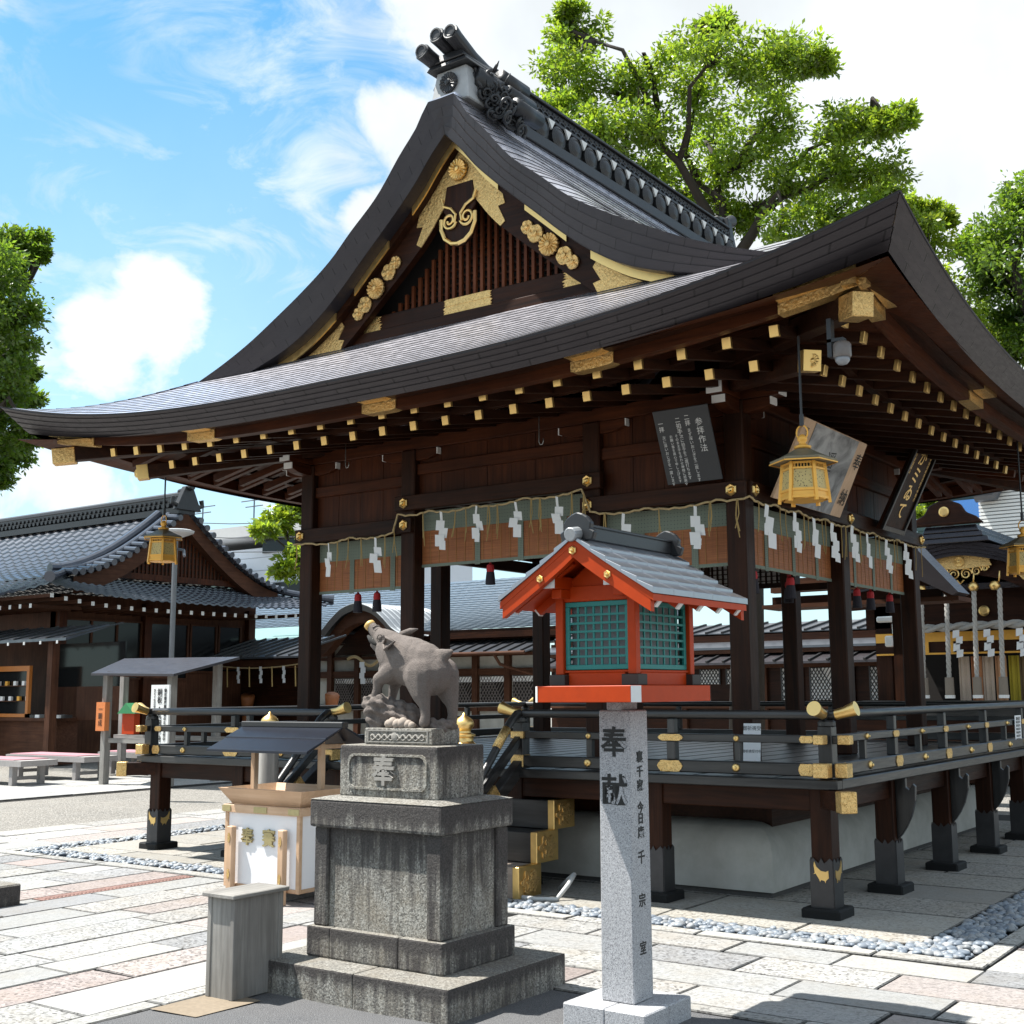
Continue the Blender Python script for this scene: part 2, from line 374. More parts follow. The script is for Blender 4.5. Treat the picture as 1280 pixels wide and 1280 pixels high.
g = MB(); R_ = 900; g.add([(-R_, -R_, -.03), (R_, -R_, -.03), (R_, R_, -.03), (-R_, R_, -.03)], [(0, 1, 2, 3)])
structure('ground', g, GRAVEL)
b = MB()
for (x0, x1, y0, y1) in ((-10.25, 9, -12, 8.2), (-17.5, -14.2, -12, 40)): b.add([(x0, y0, -.022), (x1, y0, -.022), (x1, y1, -.022), (x0, y1, -.022)], [(0, 1, 2, 3)])
structure('paving_bed', b, BED)
PAL = [(.31, .31, .305), (.35, .345, .335), (.28, .28, .285), (.34, .33, .315), (.33, .295, .28), (.37, .365, .35), (.30, .255, .24), (.26, .262, .268), (.33, .33, .325)]
def slab(mb, x0, x1, y0, y1, top, col, gap=.0075, ch=.007):
    j = lambda: random.uniform(-.005, .005)
    c = [(x0+gap+j(), y0+gap+j()), (x1-gap+j(), y0+gap+j()), (x1-gap+j(), y1-gap+j()), (x0+gap+j(), y1-gap+j())]
    mx_, my_ = (x0+x1)/2, (y0+y1)/2; tl = [random.uniform(-.0025, .0025) for _ in c]
    a = [(p[0], p[1], -.03) for p in c]; m_ = [(p[0], p[1], top-ch+t) for p, t in zip(c, tl)]
    t_ = [(p[0]+(ch if p[0] < mx_ else -ch), p[1]+(ch if p[1] < my_ else -ch), top+t) for p, t in zip(c, tl)]
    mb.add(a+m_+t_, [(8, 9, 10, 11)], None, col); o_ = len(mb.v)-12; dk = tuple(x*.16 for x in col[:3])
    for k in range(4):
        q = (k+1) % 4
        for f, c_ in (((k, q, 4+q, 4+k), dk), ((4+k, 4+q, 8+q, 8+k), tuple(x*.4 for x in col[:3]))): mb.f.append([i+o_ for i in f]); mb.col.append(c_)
def lay(mb, x0, x1, y0, y1, along, wr, lr, pal=PAL, top=0.):
    r = (y0 if along == 'x' else x0); e = (y1 if along == 'x' else x1)
    while r < e-.01:
        w = random.uniform(*wr); w = e-r if e-r-w < wr[0]*.6 else w
        s_ = (x0 if along == 'x' else y0); se = (x1 if along == 'x' else y1); first = True
        while s_ < se-.01:
            l = random.uniform(*lr)*(random.uniform(.4, 1) if first else 1); l = se-s_ if se-s_-l < lr[0]*.5 else l; first = False
            c = random.choice(pal); q = random.uniform(.86, 1.10); c = tuple(x*q for x in c)+(random.choice((.25, .5, .75, 1., 1.)),); tp = top+random.uniform(-.003, .003)
            if along == 'x': slab(mb, s_, s_+l, r, r+w, tp, c)
            else: slab(mb, r, r+w, s_, s_+l, tp, c)
            s_ += l
        r += w
p = MB()
lay(p, -2.05, 9, -2.45, -.88, 'x', (.36, .44), (.62, 1.05))
lay(p, 1.16, 9, -.88, 8.2, 'y', (.4, .55), (.8, 1.3))
lay(p, -8.6, -5.63, -12, -.88, 'y', (.34, .46), (.7, 1.25)); lay(p, -5.47, -2.2, -12, -.88, 'y', (.34, .46), (.7, 1.25))
lay(p, -5.63, -5.47, -12, -2.35, 'y', (.2, .2), (.7, 1.1))
lay(p, -10.25, -8.6, -12, 8.2, 'y', (.5, .62), (1.0, 1.6))
lay(p, -17.4, -14.3, -12, 40, 'y', (.7, .9), (1.3, 1.9), [(.40, .395, .385), (.42, .415, .40), (.38, .375, .37)])
structure('stone_paving', p, PAVE)
APAL = [(.33, .315, .285), (.35, .335, .30), (.315, .30, .27), (.36, .34, .305)]
p = MB()
lay(p, -8.12, .66, -.12, 7.2, 'x', (.55, .8), (1.1, 1.7), APAL, .008)
lay(p, -8.12, .66, -.45, -.12, 'x', (.33, .33), (.9, 1.5), APAL, .008)
structure('pavilion_apron', p, PAVE)
k = MB(); KP = [(.36, .355, .34), (.33, .325, .31), (.38, .375, .355)]
for (x0, x1, y0, y1, al, w) in ((-8.60, 1.16, -.88, -.72, 'x', .16), (1.02, 1.16, -.74, 8.2, 'y', .14), (-8.60, -8.46, -.74, 8.2, 'y', .14),
                                (-2.2, -2.05, -12, -2.45, 'y', .15), (-2.05, 9, -2.58, -2.45, 'x', .13)):
    lay(k, x0, x1, y0, y1, al, (w, w), (.8, 1.3), KP, .006)
structure('kerb_stones', k, KERB)
a = MB(); nx, ny = 60, 50
a.grid([[(lerp(-2.05, 9, i/nx), lerp(-12, -2.58, j/ny), -.002+.003*sin(i*1.3+j)*cos(j*.9)) for j in range(ny+1)] for i in range(nx+1)], flip=True)
structure('asphalt_yard', a, ASPH, smooth=True)
m_ = MB(); m_.add([(-2.04, -4.02, .004), (-1.72, -4.0, .004), (-1.70, -3.60, .004), (-2.03, -3.58, .004)], [(0, 1, 2, 3)])
structure('mortar_patch', m_, plain('mortar_patch', (.24, .19, .135), .9, 0, .3, 40, .5))
gr = MB(); gr.box(-5.62, -5.48, -2.34, -.9, -.03, -.001)
for i in range(40): gr.box(-5.60, -5.50, -2.32+i*.0355, -2.32+i*.0355+.017, -.001, .004)
tag(gr.build('drain_grate', plain('rusty_pink_grating', (.34, .21, .18), .7, .1, .35, 40)), 'rusty pink drain grating set in the paving beside the pebble strip', 'drain grate')
# pebbles in the rain trench
def pebble_field():
    bm = bmesh.new(); bmesh.ops.create_icosphere(bm, subdivisions=2, radius=1); base = np.array([v.co[:] for v in bm.verts]); fs = [[v.index for v in f.verts] for f in bm.faces]
    bm.free(); P = MB(); V = []; F = []; C = []
    def fill(x0, x1, y0, y1, dens):
        n = int((x1-x0)*(y1-y0)*dens)
        for _ in range(n):
            r = random.uniform(.018, .036); sc = np.array([r*random.uniform(.9, 1.35), r*random.uniform(.75, 1.), r*random.uniform(.5, .72)])
            a = random.uniform(0, pi); t = random.uniform(-.4, .4); q = base*sc*(1+.08*np.sin(base[:, [1, 2, 0]]*3+random.uniform(0, 6)))
            Rm = Matrix.Rotation(a, 3, 'Z') @ Matrix.Rotation(t, 3, 'X'); q = q @ np.array(Rm).T
            q = q+np.array([random.uniform(x0+.01, x1-.01), random.uniform(y0+.01, y1-.01), random.uniform(-.012, .014)])
            o = len(V)*len(base); V.append(q); F.extend([[i+o for i in f] for f in fs]); g_ = random.choice(((.20, .23, .27), (.27, .30, .33), (.15, .18, .22), (.33, .34, .35), (.24, .25, .26))); C.extend([g_]*len(fs))
    fill(-4.2, 1.0, -.71, -.46, 1000); fill(-8.44, -4.2, -.71, -.46, 700); fill(.68, 1.01, -.43, 6.0, 800); fill(-8.45, -8.13, -.43, 4.5, 430)
    P.v = [tuple(x) for q in V for x in q]; P.f = F; P.col = C; P.usecol = True
    M = Mat('blue_grey_pebble'); f = M.noise(M.co(), 60, 4); M.bump(f, .1, .003)
    m = M.set(M.mix(M.ramp(f, [(.3, .3), (.7, 0)]), M.attr('tint'), (.10, .11, .12)), .5)
    tag(P.build('pebbles', m, smooth=True), 'smooth blue grey pebbles filling the rain trench round the pavilion', 'pebbles', None, 'stuff')
pebble_field()
# ------------------------------------------------------------------ the worship pavilion
XC, YC = -3.753, 3.43
PAV = thing('worship_pavilion', (XC, YC, 0), 'large open timber shrine pavilion with curved brown copper roof and gold fittings', 'pavilion')
HX, HY = 4.75, 4.56                                                  # half width and depth of the eaves at the corners
def lowp(e): return 4.10+.47*e+.045*e*e                              # rise of the skirt roof inwards from the eave
UP = [(.0, 7.14), (.15, 7.10), (.3, 6.88), (.5, 6.665), (.8, 6.31), (1.15, 6.02), (1.4, 5.80), (1.78, 5.555), (2.2, 5.325), (2.55, 5.145), (2.95, 4.97), (3.35, lowp(1.35))]
def lw(e): return max(0, 1-e/2.4)**2
def ins(t): return .10*(1-t*t)                                       # eaves bow in between the corners
def lift(t): return .42*abs(t)**3
def front_pt(x, e):                                                  # skirt roof, front (y from the eave inwards by e)
    t = (x-XC)/HX; return (x, YC-HY+ins(t)+e, lowp(e)+lift(t)*lw(e))
def zside(h, y):
    t = max(-1, min(1, (y-YC)/HY)); return smooth_interp(h, UP)+lift(t)*lw(4.70-h) if h < 3.35 else lowp(4.70-h)+lift(t)*lw(4.70-h)
# roof surfaces, laid in stepped courses
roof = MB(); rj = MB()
def courses(mb, n, row, r0, r1, nj, step, flip=False):
    """row(r) -> list of points across; each course is one strip whose lower edge stands proud"""
    for i in range(n):
        a = row(lerp(r0, r1, i/n)); b_ = row(lerp(r0, r1, (i+1)/n))
        a = [(p[0], p[1], p[2]+step) for p in a]
        mb.grid([a, b_], flip=flip)
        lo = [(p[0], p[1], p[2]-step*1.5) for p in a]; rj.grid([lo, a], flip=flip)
NJ = 64
for sgn in (-1, 1):                                                  # front and rear skirts
    def row(e, sgn=sgn):
        hw = HX-e*(1.40/1.41) if e < 1.41 else 3.35
        pts = []
        for j in range(NJ+1):
            s_ = lerp(-1, 1, j/NJ); x = XC+s_*hw; q = front_pt(x, e-(ins((x-XC)/HX)*max(0, 1-e/1.4) if e > .0 else 0))
            pts.append(q if sgn < 0 else (q[0], 2*YC-q[1], q[2]))
        return pts
    courses(roof, 19, row, 0, 1.9, NJ, .0075, flip=(sgn < 0))
for sgn in (-1, 1):                                                  # side skirts
    def row(e, sgn=sgn):
        hy = HY-e*(1.41/1.40) if e < 1.40 else HY-1.41
        pts = []
        for j in range(NJ+1):
            t = lerp(-1, 1, j/NJ); y = YC+t*hy; tt = (y-YC)/HY; i_ = ins(tt)*max(0, 1-e/1.35)
            pts.append((XC+sgn*(HX-i_-e), y, lowp(e)+lift(tt)*lw(e)))
        return pts
    courses(roof, 14, row, 0, 1.40, NJ, .0048, flip=(sgn > 0))
GY0, GY1 = .28, 2*YC-.28
for sgn in (-1, 1):                                                  # upper gabled slopes, edges rolling down to the verge
    def row(h, sgn=sgn):
        pts = []
        for j in range(41):
            y = lerp(GY0, GY1, j/40); d = min(y-GY0, GY1-y); roll = .085*min(1, h/.8)*(1-(1-min(1, d/.75))**2)
            pts.append((XC+sgn*h, y, zside(h, y)+roll))
        return pts
    hs = [3.36]
    while hs[-1] > .15:
        h = hs[-1]; sl_ = abs(smooth_interp(h+.02, UP)-smooth_interp(h-.02, UP))/.04; hs.append(max(.14, h-.128/sqrt(1+sl_*sl_)))
    for a_, b_ in zip(hs[:-1], hs[1:]):
        A, B = row(a_), row(b_); n_ = 1/sqrt(1+1.2); A = [(p[0]+sgn*.004, p[1], p[2]+.0045) for p in A]
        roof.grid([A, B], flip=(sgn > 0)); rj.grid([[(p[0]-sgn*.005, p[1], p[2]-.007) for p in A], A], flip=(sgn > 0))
roof.box(XC-.16, XC+.16, GY0+.02, GY1-.02, 7.06, 7.13)
ROOFO = roof.build('roof', ROOF, PAV); rj.build('course_joint_shadows', ROOFSHADE, ROOFO)
# thick layered eave edge
eave = MB()
def eave_side(fn, n=72, flip=False):
    """fn(t, k): point k=0 top edge, k=1 bottom edge of the courses at t"""
    L = 5; ts = [lerp(-1, 1, i/n) for i in range(n+1)]
    for l in range(L):
        a0 = []; b0 = []; ua = []; ub = []; run = 0; last = None
        for t in ts:
            A, B = Vector(fn(t, 0)), Vector(fn(t, 1)); inn = (Vector((XC, YC, 0))-Vector((A.x, A.y, 0))).normalized()
            d = B-A; p0 = A+d*(l/L); p1 = A+d*((l+1)/L)+inn*.012
            if last is not None: run += (p0-last).length
            last = p0; a0.append(p0); b0.append(p1); ua.append((run, l)); ub.append((run, l+1))
        eave.grid([a0, b0], [ua, ub], flip=flip)
        nxt = [Vector(fn(t, 0))+(Vector(fn(t, 1))-Vector(fn(t, 0)))*((l+1)/L) for t in ts]
        if l < L-1: eave.grid([b0, nxt], [ub, ub], flip=flip)
def efront(t, k, s=1):
    x = XC+t*HX; top = Vector((x, YC-HY+ins(t)-.004, 4.10+lift(t)+.012))
    if k == 0: return top if s > 0 else Vector((x, 2*YC-top.y, top.z))
    c = abs(t)**4; p = Vector((x-math.copysign(1, t)*.17*abs(t)**3*1.0, top.y+lerp(.13, .25, c), top.z-lerp(.185, .275, c)))
    return p if s > 0 else Vector((p.x, 2*YC-p.y, p.z))
def eside(t, k, s=1):
    y = YC+t*HY; top = Vector((XC+s*(HX-ins(t)+.004), y, 4.10+lift(t)+.012))
    if k == 0: return top
    c = abs(t)**4; return Vector((top.x-s*lerp(.13, .17, c), y-math.copysign(1, t)*.25*abs(t)**3, top.z-lerp(.185, .275, c)))
eave_side(lambda t, k: efront(t, k), flip=True); eave_side(lambda t, k: efront(t, k, -1))
eave_side(lambda t, k: eside(t, k)); eave_side(lambda t, k: eside(t, k, -1), flip=True)
eave.build('eave_courses', ROOFE, ROOFO)
# gable verges: thick layered band from the roof line down to its underside
VB = [(0, 6.765), (.18, 6.585), (.36, 6.37), (.58, 6.155), (.82, 5.94), (1.06, 5.73), (1.33, 5.49), (1.6, 5.28), (2.0, 5.055), (2.4, 4.92), (2.9, 4.80), (3.3, 4.74)]
def verge(yt, yb, sgn):
    mb = MB(); n = 44; L = 4; tops = [(0, 7.105)]+[(h, zside(h, GY0)+.012) for h in np.linspace(.155, 3.36, n)]
    bots = [(h, smooth_interp(h, VB)) for h in np.linspace(0, 3.2, n+1)]
    for sd in (-1, 1):
        for l in range(L):
            A = []; B = []; N_ = []; ua = []; ub = []; run = 0; last = None
            for (tp, bt) in zip(tops, bots):
                a_ = Vector((XC+sd*tp[0], yt, tp[1])); b_ = Vector((XC+sd*bt[0], yb, bt[1])); d = b_-a_
                p0 = a_+d*(l/L); p1 = a_+d*((l+1)/L); p1b = p1+Vector((0, sgn*.010, 0))
                if last is not None: run += (p0-last).length
                last = p0; A.append(p0); B.append(p1b); N_.append(p1); ua.append((run*1.6, l)); ub.append((run*1.6, l+1))
            fl = (sd*sgn < 0)
            mb.grid([A, B], [ua, ub], flip=not fl); 
            if l < L-1: mb.grid([B, N_], [ub, ub], flip=not fl)
        Bt = [Vector((XC+sd*bt[0], yb, bt[1])) for bt in bots]; In = [Vector((p.x, p.y+sgn*.62, p.z+.02)) for p in Bt]
        mb.grid([Bt, In], flip=not (sd*sgn < 0))
    return mb
verge(GY0, GY0+.06, 1).build('verge_courses', ROOFE, ROOFO)
verge(GY1, GY1-.06, -1).build('verge_courses', ROOFE, ROOFO)
# gable boards, lattice and fittings
def band(o1, o2, h0, h1, y0, y1, n=30, sd=1, inner=None):            # board hung below the verge, offsets measured straight down
    mb = MB(); P = [lerp(h0, h1, i/n) for i in range(n+1)]
    T = [(XC+sd*h, smooth_interp(h, VB)-o1) for h in P]; B = [(XC+sd*h, smooth_interp(h, VB)-o2(h)) for h in P]
    mb.grid([[(x, y0, z) for x, z in T], [(x, y0, z) for x, z in B]], flip=(sd < 0)); mb.grid([[(x, y1, z) for x, z in T], [(x, y1, z) for x, z in B]], flip=(sd > 0))
    mb.grid([[(x, y0, z) for x, z in B], [(x, y1, z) for x, z in B]], flip=(sd < 0)); mb.grid([[(x, y0, z) for x, z in T], [(x, y1, z) for x, z in T]], flip=(sd > 0))
    for (T_, B_) in ((T[0], B[0]), (T[-1], B[-1])): mb.add([(T_[0], y0, T_[1]), (T_[0], y1, T_[1]), (B_[0], y1, B_[1]), (B_[0], y0, B_[1])], [(0, 1, 2, 3)])
    return mb
def gplate(o1, o2, h0, h1, y, sd, n=14, notch0=False):                # thin gold plate on a board, swallow-tailed ends
    mb = MB(); offs = [0, .035, -.045, .035, -.02]; rows = []
    for k in range(5):
        e1 = h1+offs[k]; e0 = h0-(offs[k] if notch0 else 0); r_ = []
        for i in range(n+1): h = lerp(e0, e1, i/n); f = k/4; r_.append((XC+sd*h, y, smooth_interp(max(0, h), VB)-lerp(o1(h), o2(h), f)))
        rows.append(r_)
    mb.grid(rows, flip=(sd < 0))
    for A in (rows[0], rows[-1], [r_[0] for r_ in rows], [r_[-1] for r_ in rows]): mb.grid([A, [(p[0], p[1]+.012, p[2]) for p in A]])
    return mb
bw = lambda h: interp(h, [(0, .40), (.5, .42), (1.2, .38), (2.0, .33), (2.6, .26), (3.1, .2)])
for sd in (-1, 1):
    band(.07, bw, 0.0, 2.95, .58, .66, sd=sd).build('barge_board', WD['x'], PAV)
    band(.0, lambda h: .075, 0.0, 2.95, .50, .60, sd=sd).build('barge_moulding', WD['x'], PAV)
    rb = band(.07, bw, 0.0, 2.95, 2*YC-.66, 2*YC-.58, sd=sd).build('barge_board', WD['x'], PAV)
    # gold: apex, middle and foot fittings
    gplate(lambda h: .072, lambda h: bw(h)+.004, 0.0, .50, .572, sd).build('gold_apex_plate', GOLDE, PAV)
    band(-.004, lambda h: .074, 0.0, .52, .484, .50, sd=sd, n=14).build('gold_moulding_plate', GOLD, PAV)
    band(-.004, lambda h: .070, .82, 1.27, .484, .50, sd=sd, n=8).build('gold_moulding_plate', GOLD, PAV)
    band(-.004, lambda h: .074, 1.52, 2.62, .484, .50, sd=sd, n=14).build('gold_moulding_plate', GOLD, PAV)
    gplate(lambda h: .072, lambda h: bw(h)+.004, 1.52, 2.9, .572, sd, 14, True).build('gold_foot_plate', GOLDE, PAV)
    mb = MB(); hc = 1.04; cz = smooth_interp(hc, VB)-.23; rosette(mb, (XC+sd*hc, .562, cz), .108, '-y', .04, 16)
    for q in (-1, 1):
        for (a_, r_) in ((.155, .088), (.245, .068)): 
            hx_ = hc+q*a_; rosette(mb, (XC+sd*hx_, .572, smooth_interp(hx_, VB)-.225), r_, '-y', .026, 6)
    mb.build('gold_flower_fitting', GOLDE, PAV)
mb = MB(); rosette(mb, (XC, .556, 6.49), .105, '-y', .04, 16); mb.build('gold_crest', GOLD, PAV)
# hanging gable pendant: carved dark board with a gold scroll line
pend = MB(); pend.prism([(-.16, .30), (.16, .30), (.20, .06), (.12, -.04), (.19, -.14), (.15, -.26), (.05, -.32), (-.05, -.32), (-.15, -.26), (-.19, -.14), (-.12, -.04), (-.20, .06)], (XC, .60, 6.06), (1, 0, 0), (0, 0, 1), .035)
PEN = pend.build('gable_pendant', WD['z'], PAV, bevel=.008)
sc_ = MB()
for q in (-1, 1):
    pth = [(XC+q*.21, .55, 6.24), (XC+q*.18, .55, 6.16), (XC+q*.09, .55, 6.12), (XC+q*.03, .55, 6.05), (XC+q*.045, .55, 5.97)]
    cx_, cz_ = XC+q*.105, 6.0
    for i in range(26): a_ = 3.5+i*.36; rr = .085*(1-i/34); pth.append((cx_+q*rr*cos(a_), .55, cz_+rr*sin(a_)))
    sc_.tube(pth, .014, 6)
    sc_.tube([(XC+q*.205, .55, 6.03), (XC+q*.205, .55, 5.93), (XC+q*.16, .55, 5.83), (XC+q*.08, .55, 5.77), (XC, .55, 5.755)], .020, 6)
sc_.build('gold_scroll', GOLD, PEN)
# lattice panel
lat = MB(); zb = 5.28
for i in range(-26, 27):
    x = XC+i*.086; h = abs(i*.086); zt = smooth_interp(h, VB)-bw(h)-.02
    if zt-zb > .05: lat.box(x-.016, x+.016, .80, .83, zb, zt)
LATV = lat.build('lattice_bars', wood('lattice_red_brown', 'z', (.10, .026, .010), (.24, .075, .03), .5), PAV)
lat = MB()
for k_ in range(16):
    z = zb+.05+k_*.075
    hm = max([h for h in np.linspace(0, 3, 200) if smooth_interp(h, VB)-bw(h) > z] or [0])
    if hm > .08: lat.box(XC-hm, XC+hm, .832, .855, z-.012, z+.012)
lat.build('lattice_rails', WD['x'], PAV)
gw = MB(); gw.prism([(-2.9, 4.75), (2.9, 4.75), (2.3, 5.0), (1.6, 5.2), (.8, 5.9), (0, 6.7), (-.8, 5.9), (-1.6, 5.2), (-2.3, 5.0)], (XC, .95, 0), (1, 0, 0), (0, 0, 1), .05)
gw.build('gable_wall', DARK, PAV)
gw = MB(); gw.prism([(-2.9, 4.75), (2.9, 4.75), (2.3, 5.0), (1.6, 5.2), (.8, 5.9), (0, 6.7), (-.8, 5.9), (-1.6, 5.2), (-2.3, 5.0)], (XC, 2*YC-.8, 0), (1, 0, 0), (0, 0, 1), .05)
gw.build('gable_wall', WD['x'], PAV)
gb = MB(); gb.box(XC-2.2, XC+2.2, .70, .80, 5.13, 5.29); gb.box(XC-2.5, XC+2.5, .66, .85, 5.02, 5.13); gb.build('gable_beam', WD['x'], PAV, bevel=.006)
def cusp_plate(mb, x, y, z, w, h, d=.012):                           # gold plate with lobed ends
    pts = []
    for sx in (1, -1):
        for (a_, b_) in (((.5, -.30), (.46, -.5)) if sx > 0 else ((-.46, -.5), (-.5, -.30))): pts.append((a_*w, b_*h))
        if sx > 0: pass
    pts = [(.44*w, -.5*h), (.5*w, -.32*h), (.46*w, -.12*h), (.49*w, 0), (.46*w, .12*h), (.5*w, .32*h), (.44*w, .5*h), (-.44*w, .5*h), (-.5*w, .32*h), (-.46*w, .12*h), (-.49*w, 0), (-.46*w, -.12*h), (-.5*w, -.32*h), (-.44*w, -.5*h)]
    return mb.prism(pts, (x, y, z), (1, 0, 0), (0, 0, 1), d)
for (x, w) in ((XC, .60), (XC+1.55, .95), (XC-1.55, .95)):
    mb = MB(); cusp_plate(mb, x, .70, 5.25, w*.97, .075); cusp_plate(mb, x, .70, 5.165, w, .10); mb.build('gold_beam_plate', GOLDE, PAV, bevel=.004)
# ridge of tiles
rd = MB(); RB, RE = .95, GY1-.45
rd.box(XC-.22, XC+.22, RB, RE, 7.08, 7.20); rd.box(XC-.16, XC+.16, RB, RE, 7.20, 7.43); rd.box(XC-.20, XC+.20, RB, RE, 7.43, 7.465); rd.box(XC-.125, XC+.125, RB, RE, 7.465, 7.62); rd.box(XC-.16, XC+.16, RB, RE, 7.62, 7.65)
rd.tube([(XC, RB, 7.67), (XC, RE, 7.67)], .085, 14, squash=.7)
RID = rd.build('ridge', KAWR, ROOFO, bevel=.006)
RID.parent = PAV; 
n = 17
for sd in (-1, 1):
    disc = MB(); lt = MB(); wt_ = MB()
    for i in range(n):
        y = lerp(RB+.1, RE-.1, i/(n-1)); disc.lathe((XC+sd*.16, y, 7.30), [(.125, -.02*sd), (.125, .04*sd), (.10, .055*sd), (.09, .05*sd), (.05, .07*sd), (.02, .075*sd)], 18, 'x')
        if i < n-1:
            ym = y+(RE-RB-.2)/(n-1)/2; wt_.prism([(-.06, .05), (.06, .05), (0, -.05)], (XC+sd*.20, ym, 7.385), (0, sd, 0), (0, 0, 1), .02)
    m2 = 50
    for i in range(m2):
        y = lerp(RB+.06, RE-.06, i/(m2-1)); s_ = .055
        for (dz, fl) in ((7.51, 1), (7.595, -1)):
            pth = [(XC+sd*.13, y+s_*cos(a_)*fl, dz+.042*sin(a_)*fl) for a_ in np.linspace(0, pi, 7)]; lt.tube(pth, .013, 5)
    disc.build('ridge_disc_tiles', KAWR, RID); lt.build('ridge_openwork_tiles', KAWR, RID); wt_.build('ridge_mortar', WHITE, RID)
# ridge-end ornament: pale block with a crest, three horn tiles, carved side scrolls
on = MB(); on.hexa([(XC-.24, .40, 7.10), (XC+.24, .40, 7.10), (XC+.24, 1.0, 7.10), (XC-.24, 1.0, 7.10)], [(XC-.18, .44, 7.47), (XC+.18, .44, 7.47), (XC+.18, 1.0, 7.50), (XC-.18, 1.0, 7.50)])
ORN = on.build('ridge_end_ornament', plain('pale_grey_ridge_stone', (.42, .43, .44), .6, 0, .4, 6, .3), PAV, bevel=.012)
o2 = MB(); o2.hexa([(XC-.25, .36, 7.47), (XC+.25, .36, 7.47), (XC+.25, 1.0, 7.47), (XC-.25, 1.0, 7.47)], [(XC-.22, .38, 7.52), (XC+.22, .38, 7.52), (XC+.22, 1.0, 7.52), (XC-.22, 1.0, 7.52)])
o2.hexa([(XC-.21, .37, 7.53), (XC+.21, .37, 7.53), (XC+.21, 1.0, 7.53), (XC-.21, 1.0, 7.53)], [(XC-.14, .40, 7.62), (XC+.14, .40, 7.62), (XC+.14, 1.0, 7.64), (XC-.14, 1.0, 7.64)])
for (dx, dz, a_) in ((-.20, 7.57, -.5), (-.03, 7.68, 0), (.13, 7.66, .25)):
    o2.tube([(XC+dx*.6, 1.0, dz-.10), (XC+dx*.8, .62, dz-.04), (XC+dx, .34, dz+.035), (XC+dx*1.06, .25, dz+.06)], [.075, .075, .078, .085], 16)
o2.build('horn_tiles', KAWR, ORN, bevel=.008)
rs = MB(); rosette(rs, (XC, .405, 7.31), .105, '-y', .03, 16); rs.build('crest_disc', KAWR, ORN)
for (dx, dz, a_) in ((-.20*1.06, 7.63, 0), (-.03*1.06, 7.74, 0), (.13*1.06, 7.72, 0)): rs = MB(); rs.lathe((XC+dx, .245, dz), [(.066, .0), (.066, -.012), (.05, -.014), (.045, -.005)], 14, 'y'); rs.build('horn_face', KAWR, ORN)
for sd in (-1, 1):
    sc2 = MB()
    for i in range(46):
        t = i/51; x = XC+sd*(.20+.28*t+.05*sin(i*2.1)); y = .62+.25*sin(i*1.7)*(1-t*.5)+.2; z = max(zside(abs(x-XC), 1.)+.02, 7.34-.38*t+.10*sin(i*2.9)); r = .055+.03*sin(i*3.3)**2
        a0, tl = random.uniform(0, 6), random.uniform(-.9, .9); ex = Vector((.35*sd, cos(tl), sin(tl))).normalized(); ey = Vector((.5*sd, -sin(tl), cos(tl))).normalized(); R0 = random.uniform(.05, .085); C0 = Vector((x, y, z))
        sc2.tube([C0+ex*(R0*(1-k/22)*cos(a0+k*.55))+ey*(R0*(1-k/22)*sin(a0+k*.55)) for k in range(18)], [.006]+[.019-.0006*k for k in range(17)], 6)
        e1 = C0+ex*R0*1.9*cos(a0)+ey*R0*1.9*sin(a0); sc2.tube([C0+ex*R0*.8*cos(a0)+ey*R0*.8*sin(a0), C0.lerp(e1, .75)+ey*.02, e1+ey*.03], [.02, .016, .003], 6)
    for (y, z, x) in ((1.02, 7.50, .24), (1.0, 7.30, .33), (.98, 7.13, .44)): sc2.tube([(XC+sd*x, y-.12, z), (XC+sd*x, y+.28, z)], .085, 12)
    sc2.tube([(XC+sd*.20, .55, 7.38), (XC+sd*.27, .95, 7.30), (XC+sd*.38, 1.0, 7.14)], [.10, .12, .09], 10)
    sc2.build('carved_scrolls', KAWR, ORN, smooth=True)
re_ = MB(); re_.hexa([(XC-.2, RE, 7.08), (XC+.2, RE, 7.08), (XC+.2, RE+.2, 7.08), (XC-.2, RE+.2, 7.08)], [(XC-.12, RE, 7.8), (XC+.12, RE, 7.8), (XC+.1, RE+.16, 7.76), (XC-.1, RE+.16, 7.76)])
re_.tube([(XC, RE-.1, 7.74), (XC, RE+.2, 7.80), (XC, RE+.36, 7.88)], [.07, .07, .09], 12); re_.lathe((XC+.28, RE+.3, 7.22), [(.15, -.1), (.15, .1), (.1, .12)], 16, 'y'); re_.lathe((XC-.28, RE+.3, 7.22), [(.15, -.1), (.15, .1), (.1, .12)], 16, 'y')
re_.build('ridge_end_ornament', KAWR, PAV, bevel=.01)
# ------------------------------------------------------------------ pavilion: timber under the eaves
def sofz(d, t):                                                      # boards above the rafters; d = distance in from the outer eave line (top edge)
    return interp(d, [(.12, 3.955), (.42, 4.035), (1.1, 4.17), (2.5, 4.46)])+.26*abs(t)**3*max(0, 1-d/2.4)
sf = MB(); nT = 40
for s_ in (1, -1):
    rows = []
    for d in (.14, .42, .75, 1.1, 1.8, 2.5):
        pts = []
        for i in range(nT+1):
            t = lerp(-1, 1, i/nT); hw = HX-d; x = XC+t*hw; y = YC-s_*(HY-d-ins(t)*max(0, 1-d)); pts.append((x, y, sofz(d, (x-XC)/HX)))
        rows.append(pts)
    sf.grid(rows, flip=(s_ < 0))
    rows = []
    for d in (.14, .42, .75, 1.1, 1.8, 2.5):
        pts = []
        for i in range(nT+1):
            t = lerp(-1, 1, i/nT); hw = HY-d; y = YC+t*hw; pts.append((XC+s_*(HX-d-ins(t)*max(0, 1-d)), y, sofz(d, (y-YC)/HY)))
        rows.append(pts)
    sf.grid(rows, flip=(s_ < 0))
sf.build('eave_boards', WR['x'], PAV)
